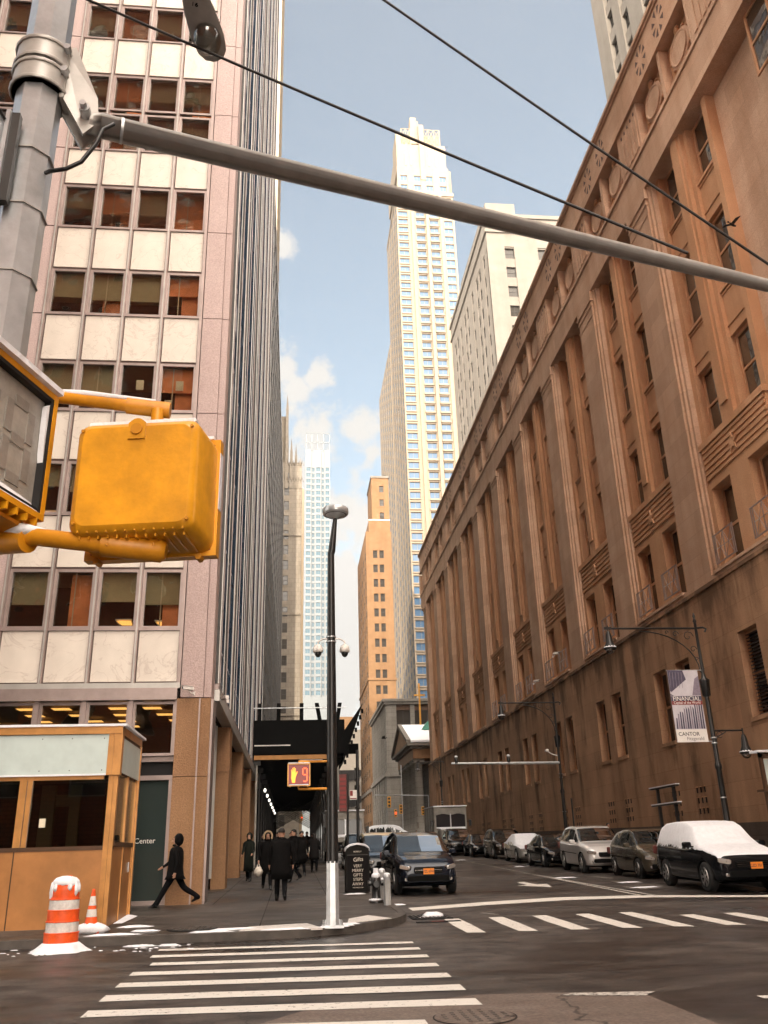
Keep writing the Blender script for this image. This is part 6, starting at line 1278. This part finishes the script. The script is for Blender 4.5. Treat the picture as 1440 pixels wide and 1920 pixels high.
        for y in wy:
            q = MB(); xw = sx * (W - .02); q.lathe([(R_ * .62, -.11), (R_ - .02, -.11), (R_, -.09), (R_, .09), (R_ - .02, .11), (R_ * .62, .11)], (sx * (W - .125), y, R_), 'tyre', 28, True, 'x'); wh = q.build('wheel', t_, True)
            q = MB(); q.lathe([(R_ * .64, -.02), (R_ * .66, .0), (R_ * .6, .01), (R_ * .57, -.02)], (sx * (W - .02), y, R_), 'rim', 24, True, 'x', cap=False)
            q.lathe([(R_ * .58, -.0), (R_ * .58, .012)], (sx * (W - .032), y, R_), 'under', 20, False, 'x')
            for k in range(7):
                a = 2 * pi * k / 7; d = Vector((0, cos(a), sin(a))); s2 = Vector((0, -sin(a), cos(a))); c0_ = Vector((sx * (W - .012), y, R_))
                q.prism([c0_ + d * .03 + s2 * .02, c0_ + d * R_ * .62 + s2 * .032, c0_ + d * R_ * .62 - s2 * .032, c0_ + d * .03 - s2 * .02], (-sx * .012, 0, 0), 'rim')
            q.lathe([(.05, -.01), (.045, .015)], (sx * (W - .01), y, R_), 'rim', 12, True, 'x'); q.build('rim', wh, True)
    q = MB(); q.box(-W * .8, W * .8, wy[0], wy[1], zl - .06, zl + .02, 'under'); q.build('underbody', t_, True)
    if plate:
        px0 = plate[1] if len(plate) > 1 else 0
        q = MB(); q.box(px0 - .155, px0 + .155, yF - .05, yF - .04, zl + .30, zl + .46, 'plate'); pl = q.build('licence_plate', t_, True)
        text('lettering', plate[0], .10, (px0, yF - .052, zl + .345), 'plate_ink', pl, sx=.8)
    if cloth_roof: patch(.42, .88, 6.0, 8, cloth_roof, .012, 'roof_panel')
    if snow:
        k = max(.12, 5.0 / 40) * snow
        o = patch(.03, .965, 4.9 if snow > .9 else 5.6, 8, 'snow', .022 * min(1, snow), 'snow', nt_=64, nv=14, rag=.26, thick=1)
    elif snow is None: pass
    t_.location = loc; t_.rotation_euler = (math.atan(SL) * cos(rz), 0, rz); t_.scale = (sc, sc, sc); return t_
def vis(x, y): return (x, y, gr(y) + .002)
CG = 'cars parked along the right kerb'
yaw = radians(2.0)
make_car('large dark SUV buried in snow, with orange plate, nearest parked car on the right', 'suv', 'car_black', vis(12.15, 25.8), -radians(2.6), 1.0, CG, 'suv', 1.04, ('GZD 7011', .10))
make_car('small dark olive hatchback parked behind the snow covered SUV', 'hatch', 'car_grey', vis(12.75, 32.3), -yaw, 0, CG)
make_car('big pale silver SUV with black glass, parked third from the front on the right', 'suv', 'car_white', vis(12.5, 37.6), -radians(3.2), 0, CG, 'suv', 1.03)
make_car('low black sedan parked behind the pale silver SUV', 'sedan', 'car_black', vis(12.6, 43.9), -yaw, 0, CG)
make_car('pale sedan completely blanketed in snow, parked behind the low black sedan', 'sedan', 'car_silver', vis(12.98, 50.6), -yaw, .95, CG)
make_car('dark brown SUV parked behind the snow blanketed pale sedan', 'suv', 'car_brown', vis(13.35, 57.9), -yaw, 0, CG, 'suv', 1.02)
make_car('dark sedan mostly hidden between the brown SUV and the black off-roader', 'sedan', 'car_black', vis(12.95, 63.3), -yaw, 0, CG)
make_car('black off-roader parked in front of the grey box truck on the right', 'suv', 'car_black', vis(12.35, 68.4), -yaw, 0, CG, 'suv', 1.08)
LG = 'cars parked along the left kerb'
make_car('dark navy SUV with blue glass and orange plate, nearest parked car on the left', 'suv', 'car_navy', vis(3.87, 29.0), radians(1.0), 0, LG, 'suv', 1.0, ('FZL 6741', .0))
make_car('cream roofed SUV parked right behind the dark navy SUV on the left', 'suv', 'car_black', vis(3.35, 35.2), radians(1), 0, LG, 'suv', 1.0, None, None, 'car_cream')
make_car('dark car with a blue windscreen in front of the left box truck', 'suv', 'car_black', vis(3.3, 44.5), 0, 0, LG, 'suv', 1.0)
make_car('dark car driving towards the viewer with its headlights on, in the middle of the road', 'sedan', 'car_brown', vis(6.85, 47), 0, 0, None, 'car', 1.05, None, True, name='moving_car')
make_car('small silver sedan far down the middle of the road', 'sedan', 'car_silver', vis(7.6, 74), 0, 0, None, 'car', 1.0, name='moving_car')
make_car('white van far down the road, crossing below the church columns', 'suv', 'car_white', vis(12.3, 113), radians(75), .8, None, 'van', 1.5, name='moving_van')
def truck(label, loc, rz, group=None, sc=1.0):
    t = thing('box_truck', label, 'truck', (0, 0, 0), group)
    q = MB(); q.box(-1.12, 1.12, -1.6, 4.2, .75, 2.95, 'truck_body'); q.box(-1.08, 1.08, -1.75, -1.6, .9, 2.85, 'truck_body')
    for x in (-1.125, 1.125): 
        for y in (-.2, 1.2, 2.6): q.box(x - .01, x + .01, y, y + .05, .8, 2.9, 'galv')
    q.build('cargo_box', t, True)
    q = MB(); q.rbox((0, -2.25, 1.12), (.92, .62, .42), 'truck_body', r=.12, taper=.9); q.box(-1.05, 1.05, -2.95, -2.85, .45, .68, 'galv'); q.rbox((0, -2.88, 1.02), (.55, .03, .24), 'under', r=.05); q.build('bonnet', t, True)
    q = MB()
    for x0, x1 in ((-.98, -.04), (.04, .98)): q.add([(x0, -1.79, 1.62), (x1, -1.79, 1.62), (x1, -1.765, 2.42), ((x0 + x1) / 2, -1.765, 2.52), (x0, -1.765, 2.42)], [(0, 1, 2, 3, 4)], 'glass_truck')
    q.build('windscreen', t, True)
    for x in (-.04, 0): pass
    q = MB(); q.box(-.03, .03, -1.80, -1.75, 1.6, 2.5, 'galv'); q.box(-1.02, 1.02, -1.80, -1.75, 2.5, 2.6, 'truck_body'); q.build('windscreen_frame', t, True)
    q = MB(); q.box(-1.15, 1.15, -1.8, 4.22, 2.951, 3.03, 'snow'); q.rbox((0, -2.25, 1.56), (.85, .5, .05), 'snow', r=.045); q.box(-.98, .98, -1.84, -1.76, 1.58, 1.66, 'snow'); q.build('snow', t, True)
    for sx in (-1, 1):
        q = MB(); q.lathe([(.11, -.02), (.1, .02)], (sx * .72, -2.9, 1.1), 'head_lens', 12, axis='y'); q.build('headlight', t, True)
        q = MB(); q.rbox((sx * 1.3, -1.9, 1.9), (.08, .04, .2), 'black_paint', r=.04); q.tube([(sx * 1.1, -1.8, 2.0), (sx * 1.3, -1.9, 2.0)], .02, 'black_paint', 6); q.build('wing_mirror', t, True)
        for y in (-2.0, 2.6):
            q = MB(); q.lathe([(.25, -.13), (.42, -.13), (.44, -.1), (.44, .1), (.42, .13), (.25, .13)], (sx * .95, y, .44), 'tyre', 24, True, 'x'); wh = q.build('wheel', t, True)
            q = MB(); q.lathe([(.25, -.02), (.2, .02), (.08, .06)], (sx * 1.06, y, .44), 'galv', 16, True, 'x'); q.build('rim', wh, True)
    q = MB(); q.box(-.9, .9, -2.7, 4.1, .45, .76, 'under'); q.build('chassis', t, True)
    t.location = loc; t.rotation_euler = (math.atan(SL), 0, rz); t.scale = (sc,) * 3; return t
truck('grey box truck with snowy bonnet parked at the far end of the right hand row', vis(12.75, 75), -radians(2), None, 1.2)
truck('grey box truck with snowy roof parked on the left behind the corner lamp pole', vis(3.05, 55.5), 0)
# ---------------------------------------------------------------- people
def person(label, x, y, face, h=1.75, gait=0.0, coat='coat', clen=.55, hood=None, arms=((.05, 0), (.05, 0)), bag=None, group=None, wide=1.0, ground=None, elbow=.35, cap=False, hairlen=0):
    """stands on the pavement; local -Y is forward; gait = stride half angle"""
    t = thing('person', label, 'person', (0, 0, 0), group); k = h / 1.75
    V = []; E = []; Rr = []
    def j(p, r, parent=None):
        V.append(Vector(p)); Rr.append(r if isinstance(r, tuple) else (r, r)); i = len(V) - 1
        if parent is not None: E.append((parent, i))
        return i
    pel = j((0, 0, .95), (.14 * wide, .105)); wa = j((0, -.005, 1.10), (.125 * wide, .10), pel); ch = j((0, -.005, 1.30), (.15 * wide, .12), wa); sh = j((0, .01, 1.42), (.10, .085), ch); nk = j((0, .0, 1.50), .058, sh); hd = j((0, -.015, 1.58), (.072, .085), nk); hd2 = j((0, -.01, 1.66), (.078, .092), hd); j((0, 0, 1.715), (.055, .065), hd2)
    hands = []; feet = []
    for s, gsn in ((1, 1), (-1, -1)):
        a = gait * gsn; kb = .25 + (.35 if a < 0 else 0) * (1 if gait else 0) if gait else .03
        hip = j((.09 * s, 0, .90), (.105, .105), pel); kn = j((.095 * s, -.44 * sin(a), .90 - .42 * cos(a)), .078, hip)
        a2 = a - (kb * .9 if gait and a < 0 else 0); fy = -.44 * sin(a) - .42 * sin(a2); fz = .90 - .42 * cos(a) - .41 * cos(a2); an = j((.095 * s, fy, fz), .060, kn)
        tilt = -.10 if a < 0 and gait else 0; j((.10 * s, fy + .05, fz - .02), .04, an); f2 = j((.105 * s, fy - .10, fz - .035 + tilt * .3), (.042, .032), an); j((.11 * s, fy - .17, fz - .045 + tilt * .6), (.036, .024), f2); feet.append(Vector((.1 * s, fy, fz)))
        so, sw_ = arms[0] if s > 0 else arms[1]; sdr = j((.185 * s * wide, .0, 1.395), (.058, .058), sh)
        el = j((.20 * s * wide + .27 * sin(so) * s, -.27 * sin(sw_), 1.385 - .27 * cos(sw_)), .060, sdr); w1 = sw_ + elbow
        wr_ = Vector((.20 * s * wide + .30 * sin(so) * s, -.27 * sin(sw_) - .25 * sin(w1), 1.385 - .27 * cos(sw_) - .25 * cos(w1))); wr = j(wr_, .030, el)
        fd = Vector((0, -sin(w1), -cos(w1))); pm = j(wr_ + fd * .055, (.040, .022), wr); hands.append(wr_ + fd * .10)
        for q_, (ox, l) in enumerate(((-.022, .062), (-.007, .072), (.009, .068), (.023, .054))): a_ = j(wr_ + fd * .085 + Vector((0, ox, 0)), .009, pm); j(wr_ + fd * (.085 + l * .6) + Vector((-.008 * s, ox - .004, 0)), .008, a_)
        th_ = j(wr_ + fd * .045 + Vector((-.01 * s, -.035, 0)), .010, pm); j(wr_ + fd * .075 + Vector((-.014 * s, -.048, 0)), .008, th_)
    me = bpy.data.meshes.new('body'); me.from_pydata(V, E, []); o = bpy.data.objects.new('body', me); COL.objects.link(o)
    sk = o.modifiers.new('s', 'SKIN'); sv = me.skin_vertices[0].data
    for i, r in enumerate(Rr): sv[i].radius = r
    sv[0].use_root = True; ss = o.modifiers.new('ss', 'SUBSURF'); ss.levels = 1; ss.render_levels = 1
    bpy.context.view_layer.update(); m2 = bpy.data.meshes.new_from_object(o.evaluated_get(bpy.context.evaluated_depsgraph_get())); bpy.data.objects.remove(o)
    m2.materials.clear()
    for mt in ('trouser', coat, 'skin', 'shoe'): m2.materials.append(M[mt])
    for p in m2.polygons:
        c = p.center; p.use_smooth = True
        if c.z > 1.50: p.material_index = 2
        elif min((c - hh).length for hh in hands) < .11: p.material_index = 2
        elif min((c - f).length for f in feet) < .23 and c.z < .16: p.material_index = 3
        elif c.z < .92 and abs(c.x) < .17 * wide + .0 : p.material_index = 0
        else: p.material_index = 1
    bo = bpy.data.objects.new('body', m2); COL.objects.link(bo); bo.parent = t
    # face: nose, eyes, brow, mouth, ears
    q = MB(); q.blob((0, -.112, 1.60), (.013, .02, .022), 'skin', 8, 6)
    for s in (-1, 1): q.blob((.03 * s, -.098, 1.625), (.012, .008, .007), 'hair', 8, 5); q.blob((.03 * s, -.098, 1.645), (.018, .008, .005), 'hair', 8, 4); q.blob((.078 * s, .0, 1.61), (.012, .022, .032), 'skin', 8, 6)
    q.blob((0, -.10, 1.562), (.024, .008, .006), 'maroon', 8, 4); q.build('face', t, True)
    q = MB(); q.blob((0, .018, 1.665), (.088, .098, .088), 'hair', 16, 10, .03, flat=-.03); 
    if hairlen: q.blob((0, .05, 1.58), (.085, .06, .16 * hairlen), 'hair', 12, 8, .04)
    q.build('hair', t, True)
    if cap: q = MB(); q.blob((0, .01, 1.68), (.095, .108, .078), coat, 16, 8, .02, flat=-.02); q.box(-.06, .06, -.17, -.08, 1.665, 1.68, coat); q.build('cap', t, True)
    if hood:
        q = MB(); n = 18
        q.blob((0, .045, 1.63), (.125, .115, .15), coat, 18, 10, .02); q.build('hood', t, True)
        if hood == 'fur':
            q = MB(); q.tube([(.13 * sin(a_), -.075, 1.61 + .15 * cos(a_)) for a_ in [-2.1 + 4.2 * i / 20 for i in range(21)]], .032, 'fur', 8)
            q.build('fur_trim', t, True)
    # coat skirt, collar
    bot = .95 - clen; q = MB(); n = 20; rings = [(1.46, .085, .08), (1.42, .15 * wide, .11), (1.36, .185 * wide, .13), (1.2, .172 * wide, .14), (1.02, .168 * wide, .142), (.9, .18 * wide, .152), ((bot + .9) / 2, .185 * wide, .16), (bot, .195 * wide, .168 + .06 * abs(gait)), (bot + .015, .18 * wide, .15)]
    vs = []
    for z, rx, ry in rings:
        for i in range(n): a = 2 * pi * i / n; kf = 1 + .03 * sin(a * 5 + z * 9); vs.append((rx * cos(a) * kf, ry * (1 + (wide - 1) * .7) * sin(a) * kf, z))
    q.add(vs, [(i * n + c, i * n + (c + 1) % n, (i + 1) * n + (c + 1) % n, (i + 1) * n + c) for i in range(len(rings) - 1) for c in range(n)], coat, True)
    q.tube([(.07 * cos(a_), .07 * sin(a_) - .01, 1.50) for a_ in [2 * pi * i / 12 for i in range(13)]], .028, coat, 6, cap=False)
    q.build('coat', t, True)
    zmin = min(f.z for f in feet) - .055
    gz = (gs(y) if ground is None else ground) - zmin * k
    t.location = (x, y, gz); t.rotation_euler = (0, 0, face); t.scale = (k, k, k)
    if bag:
        hpos = Matrix.Translation((x, y, gz)) @ Matrix.Rotation(face, 4, 'Z') @ Matrix.Scale(k, 4) @ hands[0 if bag[0] == 'R' else 1]
        b = thing('carrier_bag', bag[1], 'bag', tuple(hpos + Vector((0, 0, -.32)))); q = MB(); c = hpos
        q.blob((c.x, c.y, c.z - .22), (.13, .09, .14), 'bag', 14, 10, .10)
        q.tube([(c.x - .05, c.y, c.z - .12), (c.x - .02, c.y, c.z + .0), (c.x + .02, c.y, c.z + .0), (c.x + .05, c.y, c.z - .12)], [.03, .008, .008, .03], 'bag', 6); q.build('sack', b)
    return t
PG = 'people walking along the pavement'
person('walking man in black coat and cap striding left past the glass door', -2.92, 23.7, -pi / 2, 1.80, .50, 'coat', .22, arms=((.05, -.3), (.08, .5)), elbow=.5, hood='plain', ground=gs(23.7), wide=1.4)
person('broad man in a black coat walking away, nearest figure on the open pavement', -.30, 24.4, pi, 1.80, .12, 'coat', .42, arms=((.10, .1), (.10, -.1)), wide=1.35, elbow=.2)
person('woman in a pale fur trimmed hood walking behind the broad man in black', -.80, 29.6, .1, 1.74, .2, 'coat', .45, hood='fur', arms=((.08, .1), (.16, .1)), bag=('L', 'crumpled white carrier bag carried low by the fur hooded woman'), wide=1.2)
person('woman in a dark knee length hooded coat walking beside the tan stone columns', -1.66, 35.4, -.25, 1.72, .08, 'coat3', .58, hood='plain', arms=((.04, .2), (.04, .1)), elbow=.8)
person('bareheaded man with lit face glancing left, just behind the broad man in black', .02, 33.8, -.9, 1.84, .25, 'coat', .35, arms=((.05, .2), (.05, -.2)))
person('woman carrying a pale bag on the right of the tunnel entrance', .95, 41.5, pi, 1.68, .2, 'coat2', .35, arms=((.1, .5), (.05, 0)), bag=('R', 'pale carrier bag held at the right side of the scaffold tunnel'), wide=1.2, elbow=1.2, hairlen=1)
person('dark figure right behind the bare headed man, half hidden in the tunnel crowd', .35, 38.5, .2, 1.76, .2, 'coat', .4, wide=1.25)
random.seed(31); cr = [(-1.4, 44, 'in shadow near the left scaffold posts', 1.7), (-.75, 46, 'just inside the tunnel mouth, left of centre', 1.8), (-.1, 48, 'just inside the tunnel mouth, at the centre', 1.76), (.5, 51, 'inside the tunnel, right behind the bare headed man', 1.82), (1.15, 53, 'inside the tunnel close to the right posts', 1.7), (-.6, 57, 'deep inside the tunnel on the left', 1.75), (.9, 60, 'deep inside the tunnel on the right', 1.8), (.2, 66, 'farthest in the tunnel, against the light', 1.78)]
for x, y, s, h in cr: person('dark silhouetted walker ' + s, x, y, random.choice((0, pi)) + random.uniform(-.3, .3), h, .2, random.choice(('coat', 'coat2')), random.uniform(.2, .5), wide=random.uniform(1.1, 1.3), group='dark crowd in the scaffold tunnel')
for x, y, s in ((15.2, 62, 'behind the dark brown SUV by the stone wall'), (15.3, 43.3, 'whose head shows above the white SUV by the stone wall'), (14.6, 108, 'left of the white van at the far junction'), (15.7, 108, 'right of the white van at the far junction'), (9.3, 106, 'in the road beyond the silver sedan')):
    person('distant pedestrian in black ' + s, x, y, 0, 1.78, .2, 'coat', .4, wide=1.1, group='distant pedestrians', ground=gr(y) if x < 13 else None)
# ---------------------------------------------------------------- bird, helicopter
def bird(label, loc, rz, s):
    t = thing('bird', label, 'bird', loc); q = MB(); R3 = Matrix.Rotation(rz, 4, 'Z'); L0 = Vector(loc)
    q.blob((0, 0, 0), (.14, .045, .045), 'bird', 12, 8); q.blob((.15, 0, .02), (.04, .03, .03), 'bird', 8, 6); q.add([(-.12, 0, 0), (-.26, .04, 0), (-.26, -.04, .0)], [(0, 1, 2)], 'bird'); q.add([(.18, .0, .02), (.22, 0, .01), (.18, 0, .005)], [(0, 1, 2)], 'bird')
    q.v = [L0 + R3 @ (v * s) for v in q.v]; q.build('body', t)
    for sg in (1, -1):
        q = MB(); q.prism([(.06, .02 * sg, .02), (.05, .2 * sg, .10), (-.06, .36 * sg, .06), (-.10, .2 * sg, .07), (-.08, .02 * sg, .01)], (0, 0, .008), 'bird'); q.v = [L0 + R3 @ (v * s) for v in q.v]; q.build('wing', t)
bird('dark pigeon flying in front of the upper wall of the stone building', (12.2, 18.5, 17.86), .5, .9)
bird('tiny dark bird in flight before the thin pilasters of the grey office block', (11.2, 110, 14.9), 0, 2.2)
HC = thing('helicopter', 'tiny pink-red helicopter flying right of the skyscraper top', 'helicopter', (131, 613, 606))
q = MB(); hx, hy, hz = 133, 613, 612.6; q.blob((hx, hy, hz), (2.4, 1.2, 1.5), 'heli', 12, 8); q.build('cabin', HC)
q = MB(); q.tube([(hx - 1.5, hy, hz + .4), (hx - 8.5, hy, hz + 1.2)], [.45, .18], 'heli', 8); q.prism([(hx - 8.9, hy, hz + .2), (hx - 8.0, hy, hz + .6), (hx - 8.2, hy, hz + 2.6), (hx - 9, hy, hz + 2.9)], (0, .2, 0), 'heli'); q.build('tail', HC)
q = MB(); q.box(hx - .1, hx + .1, hy - .1, hy + .1, hz + 1.2, hz + 2.2, 'metal_dark'); q.prism([(hx - 5, hy, hz + .9), (hx - 5, hy + .4, hz + .9), (hx + 5, hy + .4, hz + 3.8), (hx + 5, hy, hz + 3.8)], (0, 0, .1), 'metal_dark'); q.build('rotor', HC)
# ---------------------------------------------------------------- haze
HAZE = 0.00018
if HAZE:
    b = MB(); b.box(-1000, 1000, -90, 2000, -4, 700, 'metal_dark'); o = b.build('haze'); o['kind'] = 'stuff'
    hm = bpy.data.materials.new('haze'); hm.use_nodes = True; n_ = hm.node_tree; n_.nodes.clear(); oo = n_.nodes.new('ShaderNodeOutputMaterial'); pv = n_.nodes.new('ShaderNodeVolumePrincipled')
    pv.inputs['Color'].default_value = (.95, .96, 1, 1); pv.inputs['Density'].default_value = HAZE; pv.inputs['Anisotropy'].default_value = .3; n_.links.new(pv.outputs[0], oo.inputs['Volume']); o.data.materials.clear(); o.data.materials.append(hm)
for o in bpy.data.objects:
    if o.type == 'MESH' and 'kind' in o and o.get('kind') == 'structure': pass
